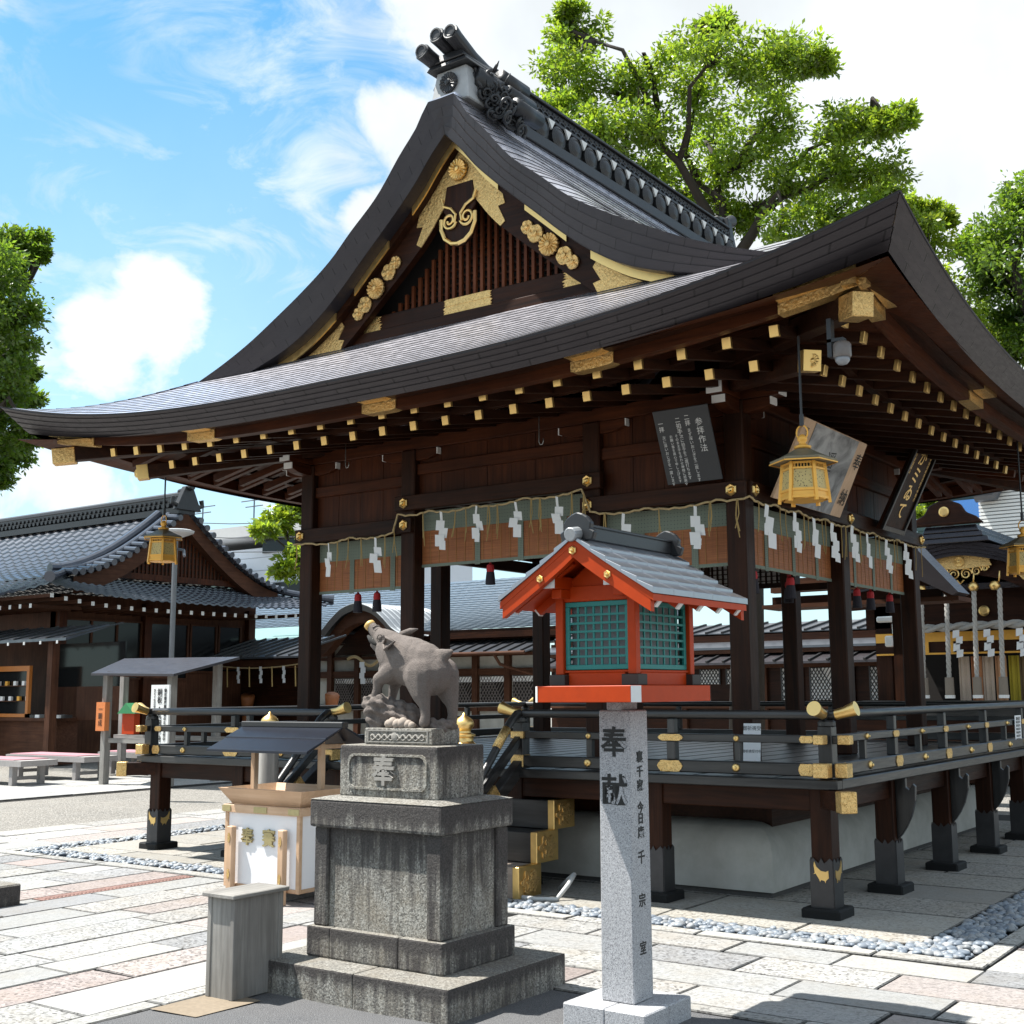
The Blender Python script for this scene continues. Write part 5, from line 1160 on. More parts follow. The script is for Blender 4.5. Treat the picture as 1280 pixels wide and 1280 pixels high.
sn = MB(); ax_ = Vector((-.72, 0, .69)); c0 = Vector((-1.578, yb, 1.930)); sn.tube([c0-ax_*.012, c0+ax_*.004, c0+ax_*.016, c0+ax_*.022], [.029, .033, .032, .023], 16); sn.build('golden_snout', plain('rubbed_golden_stone', (.66, .42, .14), .5, .2, .2, 60, .3), boar, smooth=True)
rg = MB(); 
for i in range(3): c1 = Vector((-1.545+.018*i, yb, 1.905-.016*i)); rg.tube([c1+Vector((0, .034*sin(a_), 0))+Vector((.69, 0, .72))*(.034*cos(a_)) for a_ in np.linspace(-1.1, 1.1, 9)], .004, 5)
rg.build('snout_wrinkles', BST, boar, smooth=True)
rk = [[(-1.49, yb-.02, 1.47, .075, 1.2), (-1.44, yb, 1.44, .085, 1.1), (-1.36, yb+.01, 1.43, .08, 1.1), (-1.27, yb+.03, 1.41, .06, 1.2)], [(-1.53, yb-.04, 1.48, .05, 1), (-1.50, yb-.05, 1.42, .05, 1), (-1.47, yb-.05, 1.37, .045, 1)], [(-1.46, yb-.07, 1.50, .035, 1), (-1.42, yb-.07, 1.505, .028, 1)], [(-1.53, yb-.055, 1.515, .03, 1), (-1.52, yb-.06, 1.53, .022, 1)],
      [(-1.10, yb, 1.375, .035, 2.2), (-1.04, yb+.03, 1.37, .035, 1.9)], [(-1.29, yb-.05, 1.37, .02, 1), (-1.20, yb-.05, 1.37, .02, 1)]]
RKO = blob(rk, .010, 2, 'rock', BST, boar)
for v in RKO.data.vertices: v.co += v.normal*.012*(sin(v.co.x*71+v.co.z*43)*cos(v.co.y*67+v.co.x*29)+.5*sin(v.co.z*131+v.co.y*97))
st_ = MB()
for (x, z, r) in ((-1.36, 1.385, .026), (-1.325, 1.392, .032), (-1.285, 1.386, .03), (-1.25, 1.39, .034), (-1.215, 1.382, .028), (-1.185, 1.378, .022), (-1.30, 1.38, .03)): st_.lathe((x, yb-.085+random.uniform(-.01, .01), z-r*.8), [(r*.7, 0), (r, r*.6), (r*.85, r*1.2), (r*.4, r*1.6), (.001, r*1.7)], 10)
st_.build('small_stones', plain('warm_worn_stone', (.36, .30, .25), .9, 0, .3, 60, .5), boar, smooth=True)
# granite pillar
GRN = Mat('speckled_granite'); _v = GRN.co(); _f = GRN.vor(_v, 260, 'Color'); _s = GRN.n('ShaderNodeSeparateColor'); GRN.nt.links.new(_f, _s.inputs[0]); GRN.bump(GRN.noise(_v, 150, 3), .15, .002)
GRN = GRN.set(GRN.mix(GRN.noise(_v, 4, 3), GRN.ramp(_s.outputs[0], [(.0, (.07, .07, .075)), (.2, (.19, .19, .20)), (.34, (.33, .33, .345)), (.75, (.46, .46, .475)), (1, (.58, .58, .59))]), GRN.ramp(_s.outputs[1], [(.0, (.10, .10, .105)), (.3, (.34, .34, .355)), (1, (.52, .52, .53))])), .62)
sp = thing('stone_pillar', (.057, -2.9, 0), 'square speckled granite pillar with black inscriptions carrying the red lantern', 'pillar')
m = MB()
m.box(-.17, .06, -3.12, -2.68, -.02, .10); m.box(.0615, .28, -3.12, -2.9, -.02, .0995); m.box(.0615, .28, -2.8985, -2.68, -.02, .10); m.build('pillar_base', GRN, sp, bevel=.006)
m = MB(); m.hexa([(-.034, -2.991, .10), (.148, -2.991, .10), (.148, -2.809, .10), (-.034, -2.809, .10)], [(-.030, -2.987, 1.46), (.144, -2.987, 1.46), (.144, -2.813, 1.46), (-.030, -2.813, 1.46)]); m.box(.012, .10, -2.985, -2.83, 1.46, 1.512); m.build('pillar_shaft', GRN, sp, bevel=.006)
for ch, z in (('奉', 1.298), ('献', 1.072)): text_mesh('inscription', ch, .150, HOLE, sp, (.056, -2.9895-.0, z), (1, 0, 0), (0, 0.003, 1), .0015, .003)
for ch, z, s_ in (('裏', 1.232, .058), ('千', 1.162, .058), ('家', 1.096, .058), ('今', .992, .055), ('日', .940, .055), ('庵', .875, .058), ('千', .758, .066), ('宗', .558, .066), ('室', .338, .066)): text_mesh('inscription', ch, s_, HOLE, sp, (.1465, -2.90, z), (0, 1, 0), (-.003, 0, 1), .0015, .0015)
# red lantern
RL = thing('shrine_lantern', (.057, -2.86, 1.50), 'vermilion wooden lantern like a small shrine with turquoise lattice windows on the pillar', 'lantern'); cx, cy = .057, -2.86
def part(n, m, M_, bev=.003, par=None): return m.build(n, M_, par or RL, bevel=bev)
ch_ = .035; x0, x1, y0, y1 = cx-.295, cx+.295, cy-.40, cy+.36
oc = [(x0+ch_, y0), (x1-ch_, y0), (x1, y0+ch_), (x1, y1-ch_), (x1-ch_, y1), (x0+ch_, y1), (x0, y1-ch_), (x0, y0+ch_)]
m = MB(); m.prism(oc, (0, 0, 1.50), (1, 0, 0), (0, 1, 0), .078); pf_ = part('platform', m, RED)
for (a, b) in ((oc[1], oc[2]), (oc[7], oc[0]), (oc[3], oc[4])):
    m = MB(); d = Vector((b[0]-a[0], b[1]-a[1], 0)); n_ = Vector((d.y, -d.x, 0)).normalized()*.002; p = [Vector((a[0], a[1], 1.501)), Vector((b[0], b[1], 1.501)), Vector((b[0], b[1], 1.577)), Vector((a[0], a[1], 1.577))]; m.add([q+n_ for q in p], [(0, 1, 2, 3)]); m.build('white_corner', WHITE, pf_)
bx0, bx1, by0, by1 = cx-.205, cx+.205, -3.13, cy+.27
for (x, y) in ((bx0, by0), (bx1, by0), (bx1, by1), (bx0, by1)):
    m = MB(); m.box(x-.045, x+.045, y-.045, y+.045, 1.579, 1.632); part('dark_corner_block', m, plain('dark_stained_block', (.03, .024, .02), .6))
    m = MB(); m.box(x-.022, x+.022, y-.022, y+.022, 1.632, 2.06); part('corner_post', m, RED)
for (a, b, c, d) in ((bx0+.045, bx1-.045, by0-.01, by0+.02), (bx0+.045, bx1-.045, by1-.02, by1+.01)):
    m = MB(); m.box(a, b, c, d, 1.579, 1.64); m.box(bx0+.02, bx1-.02, c, d, 1.64, 1.652); part('wall_rail', m, RED); m = MB(); m.box(bx0+.02, bx1-.02, c, d, 1.985, 2.06); part('wall_rail', m, RED)
for (a, b) in ((bx0-.01, bx0+.02), (bx1-.02, bx1+.01)):
    m = MB(); m.box(a, b, by0+.045, by1-.045, 1.579, 1.64); m.box(a, b, by0+.02, by1-.02, 1.64, 1.652); part('wall_rail', m, RED); m = MB(); m.box(a, b, by0+.02, by1-.02, 1.985, 2.06); part('wall_rail', m, RED)
GP = plain('dusty_grey_panel', (.20, .21, .22), .5, 0, .1, 8)
def window(axis, v, u0, u1, sgn):
    z0, z1 = 1.655, 1.983; T_ = MB(); B = lambda mb, a, b, z, zz, o, t: mb.box(a, b, v+sgn*o, v+sgn*(o+t), z, zz) if axis == 'x' else mb.box(v+sgn*o, v+sgn*(o+t), a, b, z, zz)
    f = .024; B(T_, u0, u1, z0, z0+f, -.012, .014); B(T_, u0, u1, z1-f, z1, -.012, .014); B(T_, u0, u0+f, z0+f, z1-f, -.012, .014); B(T_, u1-f, u1, z0+f, z1-f, -.012, .014); w = T_.build('window', TEAL, RL, bevel=.002)
    g_ = MB()
    for i in range(1, 7): u = lerp(u0+f, u1-f, i/7); B(g_, u-.0055, u+.0055, z0+f, z1-f, -.012, .007)
    for i in range(1, 7): z = lerp(z0+f, z1-f, i/7); B(g_, u0+f, u1-f, z-.0055, z+.0055, -.009, .008)
    g_.build('lattice', TEAL, w); p_ = MB(); B(p_, u0+f*.5, u1-f*.5, z0+f*.5, z1-f*.5, -.045, .004); p_.build('panel', GP, w)
window('x', by0, bx0+.024, bx1-.024, -1); window('y', bx1, by0+.024, by1-.024, 1); window('x', by1, bx0+.024, bx1-.024, 1); window('y', bx0, by0+.024, by1-.024, -1)
ry0, ry1 = -3.345, -2.36; HW = .435
def slope(x, dz=0): return 2.285-.285*(abs(x-cx)/HW)**.92+dz
for sx in (-1, 1):
    m = MB(); n = 5
    for i in range(n):
        a, b = lerp(.02, HW, i/n), lerp(.02, HW, (i+1)/n); za, zb_ = slope(cx+a), slope(cx+b); t0, t1 = .010, .018
        ys = [ry0+(ry1-ry0)*k/5 for k in range(6)]
        for k in range(5): m.hexa([(cx+sx*a, ys[k]+.001, za-.012), (cx+sx*b, ys[k]+.001, zb_-.012), (cx+sx*b, ys[k+1]-.001, zb_-.012), (cx+sx*a, ys[k+1]-.001, za-.012)][::sx], [(cx+sx*a, ys[k]+.001, za+t0*.4), (cx+sx*b, ys[k]+.001, zb_+t1), (cx+sx*b, ys[k+1]-.001, zb_+t1), (cx+sx*a, ys[k+1]-.001, za+t0*.4)][::sx])
    part('roof_slope', m, plain('sheet_roof_of_red_lantern', (.34, .35, .38), .30, .85, .12, 20, .05), .0015)
    m = MB(); m.hexa([(cx, ry0+.01, slope(cx, -.045)), (cx+sx*(HW-.005), ry0+.01, slope(cx+HW, -.045)), (cx+sx*(HW-.005), ry1-.01, slope(cx+HW, -.045)), (cx, ry1-.01, slope(cx, -.045))][::sx], [(cx, ry0+.01, slope(cx, -.014)), (cx+sx*(HW-.005), ry0+.01, slope(cx+HW, -.014)), (cx+sx*(HW-.005), ry1-.01, slope(cx+HW, -.014)), (cx, ry1-.01, slope(cx, -.014))][::sx]); part('roof_board', m, RED, 0)
    for (yy0, yy1) in ((ry0+.012, ry0+.045), (ry1-.045, ry1-.012)):
        m = MB(); a = .0; P = [(cx+sx*h, slope(cx+h, -.02)) for h in np.linspace(0, HW-.02, 8)]; Q = [(p[0], p[1]-.085) for p in P]
        for (p, p2, q, q2) in zip(P[:-1], P[1:], Q[:-1], Q[1:]): m.hexa([(q[0], yy0, q[1]), (q2[0], yy0, q2[1]), (q2[0], yy1, q2[1]), (q[0], yy1, q[1])][::sx], [(p[0], yy0, p[1]), (p2[0], yy0, p2[1]), (p2[0], yy1, p2[1]), (p[0], yy1, p[1])][::sx])
        bb = part('barge_board', m, RED, 0)
        if yy0 < -3: g_ = MB(); hexboss(g_, (cx+sx*.19, yy0-.001, slope(cx+.19, -.065)), .020, '-y', .008); g_.build('gold_stud', GOLD, bb)
    m = MB(); x = cx+sx*.175; m.box(x-.035, x+.035, -3.285, -2.40, 2.045, 2.105); pu = part('purlin', m, RED); g_ = MB(); g_.box(x-.036, x+.036, -3.289, -3.284, 2.044, 2.106); g_.build('white_end', WHITE, pu)
    m = MB(); m.box(x-.028, x+.028, -3.22, -2.46, 2.0, 2.045); part('purlin_bracket', m, RED)
    for k in range(5):
        y = lerp(ry0+.10, ry1-.06, k/4); m = MB(); m.bar((cx+sx*.06, y, slope(cx+.06, -.068)), (cx+sx*(HW-.03), y, slope(cx+HW-.03, -.066)), .03, .045); ra = part('eave_rafter', m, RED, .002); g_ = MB(); g_.bar((cx+sx*(HW-.032), y, slope(cx+HW-.032, -.066)), (cx+sx*(HW-.026), y, slope(cx+HW-.026, -.068)), .032, .047); g_.build('white_end', WHITE, ra)
m = MB(); m.prism([(-.2, 2.05), (.2, 2.05), (0, 2.2)], (cx, -3.11, 0), (1, 0, 0), (0, 0, 1), .02); part('gable_panel', m, RED)
g_ = MB(); hexboss(g_, (cx, ry0+.010, 2.212), .022, '-y', .010); g_.build('gold_stud', GOLD, RL)
m = MB(); m.box(cx-.034, cx+.034, ry0+.10, ry1-.05, 2.27, 2.338); m.box(cx-.042, cx+.042, ry0+.10, ry1-.05, 2.33, 2.345); m.build('ridge', BLACK, RL, bevel=.004)
for y, s_ in ((ry0+.08, 1), (ry1-.04, 1)):
    m = MB(); m.prism([(-.085, 2.26), (.085, 2.26), (.10, 2.30), (.075, 2.315), (.08, 2.345), (.055, 2.375), (.03, 2.39), (0, 2.40), (-.03, 2.39), (-.055, 2.375), (-.08, 2.345), (-.075, 2.315), (-.10, 2.30)], (cx, y, 0), (1, 0, 0), (0, 0, 1), .035); m.build('ridge_end', BLACK, RL, bevel=.006)
m = MB(); m.tube([(cx, ry0-.015, 2.285), (cx, ry0+.09, 2.30)], [.034, .036], 14); m.build('ridge_end_tile', plain('weathered_grey_copper', (.33, .34, .35), .45, .3, .2), RL, bevel=.004)
# offertory box
ob = thing('offertory_box', (-4.0, -1.25, 0), 'white offertory box with pale wood frame, two gold characters and a black roof', 'offertory box')
X0, X1, Y0, Y1 = -4.42, -3.60, -1.50, -.98
WH = plain('white_painted_board', (.80, .80, .82), .5, 0, .05, 6)
m = MB(); m.box(X0+.012, X1-.012, Y0+.012, Y1-.012, .10, .70); m.build('box_panel', WH, ob)
m = MB()
for (x, y) in ((X0, Y0), (X1-.035, Y0), (X0, Y1-.035), (X1-.035, Y1-.035)): m.box(x, x+.035, y, y+.035, .085, .70)
m.box(X0-.012, X1+.012, Y0-.012, Y1+.012, .645, .705); m.box(X0+.0355, X1-.0355, Y0+.003, Y0+.03, .085, .115); m.box(X1-.03, X1-.003, Y0+.0355, Y1-.0355, .085, .115); m.build('box_frame', WP['x'], ob, bevel=.004)
for x in (X0+.09, X1-.17):
    m = MB(); m.box(x, x+.062, Y0-.06, Y0-.012, .0 if x > -4 else .0, .545); lg = m.build('leg', WP['z'], ob, bevel=.006)
    for z in (.46, .19): g_ = MB(); g_.prism([(.014*cos(a_), .038*sin(a_)) for a_ in np.linspace(0, 2*pi, 13)[:-1]], (x+.031, Y0-.062, z), (1, 0, 0), (0, 0, 1), .003); g_.build('brass_plate', GOLDE, lg)
m = MB(); m.box(X0+.1, X0+.16, Y1-.05, Y1+.0, 0, .1); m.box(X1-.16, X1-.1, Y1-.05, Y1, 0, .1); m.build('rear_leg', WP['z'], ob)
BR = plain('dull_brass', (.50, .42, .22), .5, .8, .2, 40)
for x, w2 in ((X0+.03, .10), ((X0+X1)/2, .15), (X1-.05, .12)): m = MB(); cusp_plate(m, x, Y0-.013, .675, w2, .045, .004); m.build('brass_plate', BR, ob)
m = MB(); a_ = [(X0+.04, Y0+.04), (X1-.04, Y0+.04), (X1-.04, Y1-.04), (X0+.04, Y1-.04)]; b_ = [(X0-.05, Y0-.035), (X1+.05, Y0-.035), (X1+.05, Y1+.06), (X0-.05, Y1+.06)]
for k in range(4):
    q = (k+1) % 4; m.add([(a_[k][0], a_[k][1], .706), (a_[q][0], a_[q][1], .706), (b_[q][0], b_[q][1], .83), (b_[k][0], b_[k][1], .83)], [(0, 1, 2, 3)])
    c1 = [((b_[j][0]-(X0+X1)/2)*.955+(X0+X1)/2, (b_[j][1]-(Y0+Y1)/2)*.94+(Y0+Y1)/2) for j in range(4)]
    m.add([(b_[k][0], b_[k][1], .83), (b_[q][0], b_[q][1], .83), (c1[q][0], c1[q][1], .832), (c1[k][0], c1[k][1], .832)], [(0, 1, 2, 3)]); m.add([(c1[k][0], c1[k][1], .832), (c1[q][0], c1[q][1], .832), (a_[q][0], a_[q][1], .73), (a_[k][0], a_[k][1], .73)], [(0, 1, 2, 3)])
m.build('tray', WP['x'], ob); m = MB(); m.box(X0+.05, X1-.05, Y0+.05, Y1-.05, .705, .735); m.build('tray_floor', WH, ob)
for x in (X0+.02, X1-.06):
    m = MB(); m.box(x, x+.045, -1.27, -1.225, .70, 1.17); m.box(x+.002, x+.043, -1.50, -1.0, 1.13, 1.165); m.box(x+.004, x+.041, -1.267, -1.228, 1.17, 1.28); m.build('roof_post', WP['z'], ob, bevel=.004)
m = MB()
for sy in (-1, 1):
    for i in range(2):
        a, b = .0+.19*i, .19*(i+1)+.008; za, zb_ = 1.305-a*.47, 1.305-b*.47; yb_ = -1.25
        m.hexa([(-4.50, yb_+sy*a, za-.014), (-3.40, yb_+sy*a, za-.014), (-3.40, yb_+sy*b, zb_-.014), (-4.50, yb_+sy*b, zb_-.014)][::sy], [(-4.50, yb_+sy*a, za+.0), (-3.40, yb_+sy*a, za+.0), (-3.40, yb_+sy*b, zb_+.008), (-4.50, yb_+sy*b, zb_+.008)][::sy])
m.build('roof', plain('black_sheet_roof', (.016, .020, .032), .30, .3, .3, 8, .05), ob, bevel=.003)
m = MB(); m.box(-4.51, -3.39, -1.285, -1.215, 1.29, 1.335); m.build('roof_ridge', BLACK, ob, bevel=.006)
for ch, x in (('奉', -4.165), ('賽', -3.93)): text_mesh('gold_character', ch, .135, BR, ob, (x, Y0+.006, .46), (1, 0, 0), (0, 0, 1), .010, .003)
# wooden box, dark block
wb = thing('wooden_box', (-1.9, -3.5, 0), 'narrow upright grey weathered wooden box with a lid, left of the plinth', 'box')
m = MB(); m.box(-2.01, -1.815, -3.69, -3.36, .0, .505); m.build('box_body', WG['z'], wb, bevel=.004)
for (x0_, x1_, y0_, y1_) in ((-2.016, -1.985, -3.696, -3.665), (-1.84, -1.809, -3.696, -3.665), (-1.84, -1.809, -3.385, -3.354)): m = MB(); m.box(x0_, x1_, y0_, y1_, .004, .503); m.build('corner_batten', WG['z'], wb, bevel=.003)
m = MB(); m.box(-2.035, -1.79, -3.72, -3.33, .506, .528); m.build('lid', WG['y'], wb, bevel=.004)
m = MB(); m.box(-6.25, -5.47, -3.25, -2.54, -.02, .15, (.7, .15, .1)); tag(m.build('stone_block', WST, None, bevel=.012), 'dark stained stone block cut off by the left edge of the paving', 'stone block')
hs = MB(); hs.tube([(-2.33, .06, .03), (-2.20, .02, .13), (-2.10, -.08, .17), (-2.06, -.22, .12), (-2.1, -.32, .02), (-2.25, -.36, .015), (-2.6, -.33, .015)], .018, 8); tag(hs.build('garden_hose', plain('pale_hose', (.55, .55, .54), .5), smooth=True), 'pale grey hose looping out beside the lowest gold stair end', 'hose')
# ------------------------------------------------------------------ buildings round the court
GLASS = Mat('dark_window_glass'); GLASS.b.inputs['Coat Weight'].default_value = .0; GLASS = GLASS.set((.012, .013, .014), .10, 0, .25)
WB = {a: wood('court_brown_wood_'+a, a, (.055, .022, .012), (.13, .055, .030), .6) for a in 'xyz'}
def tiles(mb, P, nc, nv, amp=.022, step=.035, flip=False, sub=4):    # P(u across, v down the slope)
    for i in range(nc):
        rows = []
        for v, up_ in ((i/nc, 0), ((i+1)/nc, step)):
            row = []
            for j in range(nv*sub+1): u = j/(nv*sub); p = Vector(P(u, v)); row.append((p.x, p.y, p.z+up_+amp*sin(2*pi*j/sub+.6)))
            rows.append(row)
        mb.grid(rows, flip=flip); lo = [(p[0], p[1], p[2]-step-.012) for p in rows[1]]; mb.grid([rows[1], lo], flip=flip)
def bx(x0, x1, y0, y1, z0, z1): return MB().box(x0, x1, y0, y1, z0, z1)
# --- tiled office on the left
of = thing('shrine_office', (-27, 13.2, 0), 'grey tiled timber office with a lattice gable, left behind the pavilion', 'building'); GX, RYc = -23.5, 13.3
prof = [(0, 6.45), (.6, 5.95), (1.3, 5.42), (2.1, 4.92), (2.8, 4.62), (3.3, 4.48)]
sk = [(0, 4.50), (.5, 4.26), (1.0, 4.05), (1.5, 3.88)]
fr_ = MB()
tiles(fr_, lambda u, v: (lerp(-42, GX+.35, u), RYc-lerp(.12, 3.2, v), smooth_interp(lerp(.12, 3.2, v), prof)), 15, 46)
tiles(fr_, lambda u, v: (lerp(-42, GX+.35, u), RYc+lerp(.12, 3.2, v), smooth_interp(lerp(.12, 3.2, v), prof)), 15, 46, flip=True)
def gl(t): return .26*abs(t)**3.5
tiles(fr_, lambda u, v: (GX-.35+1.55*v, RYc+lerp(-1, 1, u)*lerp(3.2, 4.65, v), smooth_interp(1.5*v, sk)+gl(lerp(-1, 1, u))*v), 9, 34)
tiles(fr_, lambda u, v: (lerp(-42, GX-.35+1.55*v, u), RYc-lerp(3.15, 4.65, v), smooth_interp(1.5*v, sk)+(.26*max(0, u*1.18-.18)**9)*v), 9, 46)
OR_ = fr_.build('roof', KAW, of)
m = MB(); m.box(-42, GX+.25, RYc-.26, RYc+.26, 6.35, 6.52); m.box(-42, GX+.25, RYc-.17, RYc+.17, 6.52, 6.82); m.tube([(-42, RYc, 6.86), (GX+.3, RYc, 6.86)], .13, 10)
for i in range(90): m.tube([(-42+i*.205, RYc-.18, 6.60), (-42+i*.205, RYc-.26, 6.60)], .06, 8); m.tube([(-42+i*.205, RYc-.175, 6.73), (-42+i*.205, RYc-.22, 6.73)], .05, 6)
m.build('ridge', KAWR, OR_)
m = MB(); m.hexa([(GX+.15, RYc-.42, 6.45), (GX+.32, RYc-.42, 6.45), (GX+.32, RYc+.42, 6.45), (GX+.15, RYc+.42, 6.45)], [(GX+.15, RYc-.12, 7.1), (GX+.32, RYc-.12, 7.1), (GX+.32, RYc+.12, 7.1), (GX+.15, RYc+.12, 7.1)]); m.tube([(GX-.1, RYc, 6.98), (GX+.45, RYc, 7.08)], .085, 10)
for sd in (-1, 1): m.tube([(GX+.24, RYc+sd*.3, 6.55), (GX+.24, RYc+sd*.5, 6.62), (GX+.24, RYc+sd*.46, 6.78)], .07, 8)
m.build('ridge_end_ornament', KAWR, OR_, bevel=.01)
for sd in (-1, 1):
    m = MB(); m.tube([(GX-.55, RYc+sd*y, smooth_interp(y, prof)+.20) for y in np.linspace(.3, 3.5, 14)], .12, 10); m.tube([(GX-.12, RYc+sd*y, smooth_interp(y, prof)+.14) for y in np.linspace(.3, 3.4, 14)], .085, 10); m.tube([(GX-.55, RYc+sd*y, smooth_interp(y, prof)+.06) for y in np.linspace(.3, 3.5, 14)], .13, 8); m.build('verge_ridge', KAW, OR_)
    m = MB()
    for i in range(15): y = lerp(.35, 3.45, i/14); z = smooth_interp(min(y, 3.3), prof)+.05; m.tube([(GX-.05, RYc+sd*y, z+.05), (GX+.42, RYc+sd*y, z)], .085, 10)
    m.build('verge_tiles', KAW, OR_)
    m = MB(); P_ = [(RYc+sd*y, smooth_interp(min(y, 3.3), prof)-.05) for y in np.linspace(0, 3.35, 12)]; A_ = [(GX+.22, p[0], p[1]) for p in P_]; B_ = [(GX+.22, p[0], p[1]-.42) for p in P_]; m.grid([A_, B_], flip=sd < 0); m.grid([B_, [(GX-.2, p[0], p[1]-.40) for p in P_]], flip=sd < 0); m.build('barge_board', WB['y'], of)
    m = MB(); m.tube([(GX-.35+1.55*v, RYc+sd*lerp(3.15, 4.65, v), smooth_interp(1.5*v, sk)+.26*v+.14) for v in np.linspace(0, 1, 8)], [.10]*7+[.13], 10); m.build('hip_ridge', KAW, OR_)
m = MB(); m.prism([(-2.9, 4.55), (2.9, 4.55), (2.0, 4.9), (.9, 5.55), (0, 6.2), (-.9, 5.55), (-2.0, 4.9)], (GX-.14, RYc, 0), (0, 1, 0), (0, 0, 1), .05); m.build('gable_wall', DARK, of)
m = MB()
for i in range(-18, 19): y = i*.125; z1 = smooth_interp(abs(y), prof)-.45; (z1 > 4.75) and m.box(GX-.09, GX-.05, RYc+y-.025, RYc+y+.025, 4.68, z1)
for k in range(7): z = 4.75+k*.16; w_ = max([h for h in np.linspace(0, 3, 100) if smooth_interp(h, prof)-.5 > z] or [0]); (w_ > .1) and m.box(GX-.11, GX-.085, RYc-w_, RYc+w_, z-.02, z+.02)
m.box(GX-.12, GX+.0, RYc-2.9, RYc+2.9, 4.52, 4.68); m.build('gable_lattice', WR['z'], of)
FX = GX-.9
m = bx(FX-.2, FX-.05, RYc-3.05, RYc+3.6, 0, 4.1); m.box(-42, FX-.05, RYc-3.05, RYc-2.9, 0, 4.1); m.build('wall', WB['z'], of)
for y0_, y1_, z0_, z1_ in ((10.55, 12.85, 2.0, 3.45), (13.1, 14.4, 2.0, 3.45), (14.5, 15.4, 2.2, 3.45), (15.5, 16.3, 2.2, 3.45)):
    m = bx(FX-.045, FX-.02, y0_, y1_, z0_, z1_); w = m.build('window', GLASS, of); f = MB(); n = 3 if y1_-y0_ > 2 else 1
    for i in range(n+1): y = lerp(y0_, y1_, i/n); f.box(FX-.018, FX+.02, y-.03, y+.03, z0_, z1_)
    f.box(FX-.0179, FX+.0199, y0_-.03, y1_+.03, z0_-.05, z0_); f.box(FX-.0179, FX+.0199, y0_-.03, y1_+.03, z1_, z1_+.05); f.build('window_frame', WB['z'], w)
for y in (10.4, 12.98, 16.6):
    m = bx(FX-.05, FX+.13, y-.11, y+.11, 0, 3.95); m.build('column', WR['z'], of)
m = MB()
for i in range(24): y = 8.9+i*.37; m.box(FX-.2, GX+.95, y-.04, y+.04, 3.62+gl((y-RYc)/4.65), 3.70+gl((y-RYc)/4.65))
for i in range(40): x = GX+.2-i*.42; m.box(x-.04, x+.04, 8.85, 10.2, 3.62, 3.70)
RF = m.build('rafters', WB['x'], of)
for i in range(24):
    y = 8.9+i*.37; z = 3.66+gl((y-RYc)/4.65); bx(GX+.951, GX+.96, y-.045, y+.045, z-.05, z+.05).build('white_end', WHITE, RF)
for i in range(5): x = GX+.2-i*.42; bx(x-.045, x+.045, 8.84, 8.849, 3.61, 3.71).build('white_end', WHITE, RF)
m = MB(); m.prism([(0, 0), (1.7, -.42), (1.7, -.47), (0, -.05)], (-30, 9.7, 3.25), (0, -1, 0), (0, 0, 1), 6.6); 
cn = thing('metal_canopy', (-24, 8.5, 2.7), 'grey sheet metal canopy with white rafter ends over the office counter, at the left edge', 'canopy')
m = MB(); m.hexa([(-31, 8.0, 2.74), (-20.6, 8.0, 2.74), (-21.3, 9.6, 3.12), (-31, 9.6, 3.12)], [(-31, 8.0, 2.80), (-20.6, 8.0, 2.80), (-21.3, 9.6, 3.18), (-31, 9.6, 3.18)]); CR = m.build('canopy_roof', STEEL, cn)
m = MB(); 
for i in range(16): x = -20.7-i*.62; m.bar((x, 8.0, 2.815), (x-.1, 9.6, 3.195), .05, .03)
m.build('roof_battens', BLACK, CR)
for i in range(8): x = -20.9-i*.62; bx(x-.03, x+.03, 7.985, 7.999, 2.68, 2.75).build('white_end', WHITE, cn)
for x in (-21.6, -26): bx(x-.09, x+.09, 8.3, 8.48, 0, 2.85).build('post', WB['z'], cn)
ct = thing('sales_counter', (-23.5, 8.9, 0), 'brown wooden sales counter with a dark sliding window under the metal canopy', 'counter')
bx(-30, -21.9, 8.75, 9.3, 0, .98).build('counter_front', WB['x'], ct); bx(-30, -21.8, 8.6, 9.4, .98, 1.05).build('counter_top', WB['x'], ct)
bx(-21.85, -20.2, 9.2, 9.3, 1.0, 1.75).build('board_panel', WB['z'], ct); bx(-22.9, -20.3, 9.32, 9.36, 1.75, 2.75).build('window', GLASS, ct)
cb = thing('display_case', (-23.1, 8.55, 1.06), 'orange framed glass display case with white charms on the counter at the left edge', 'display case')
m = MB(); X0_, X1_ = -24.6, -22.85
m.box(X0_, X1_, 8.62, 8.7, 2.12, 2.24); m.box(X1_-.1, X1_, 8.62, 8.7, 1.06, 2.12); m.box(X0_, X0_+.1, 8.62, 8.7, 1.06, 2.12); m.box(X0_, X1_, 8.62, 8.7, 1.06, 1.14); m.build('case_frame', plain('orange_varnished_wood', (.50, .17, .03), .4), cb)
bx(X0_+.05, X1_-.05, 8.72, 8.74, 1.1, 2.2).build('case_glass', GLASS, cb)
for k in range(2): bx(X0_+.1, X1_-.1, 8.64, 8.72, 1.42+.35*k, 1.44+.35*k).build('shelf', WB['x'], cb)
for i in range(9): x = X0_+.25+i*.17; tag(bx(x, x+.1, 8.64, 8.70, 1.44+.35*(i % 2), 1.54+.35*(i % 2)).build('charm', PAPER if i % 3 else GILT), 'small boxed charm on a shelf of the orange display case', 'charm', 'charms in the display case')
for i in range(7): x = -22.75+i*.2; tag(bx(x, x+.16, 8.62, 8.8, 1.05, 1.12).build('tray', PAPER if i % 2 else BLACK), 'flat tray of amulets lying on the counter edge', 'tray', 'amulet trays on the counter')
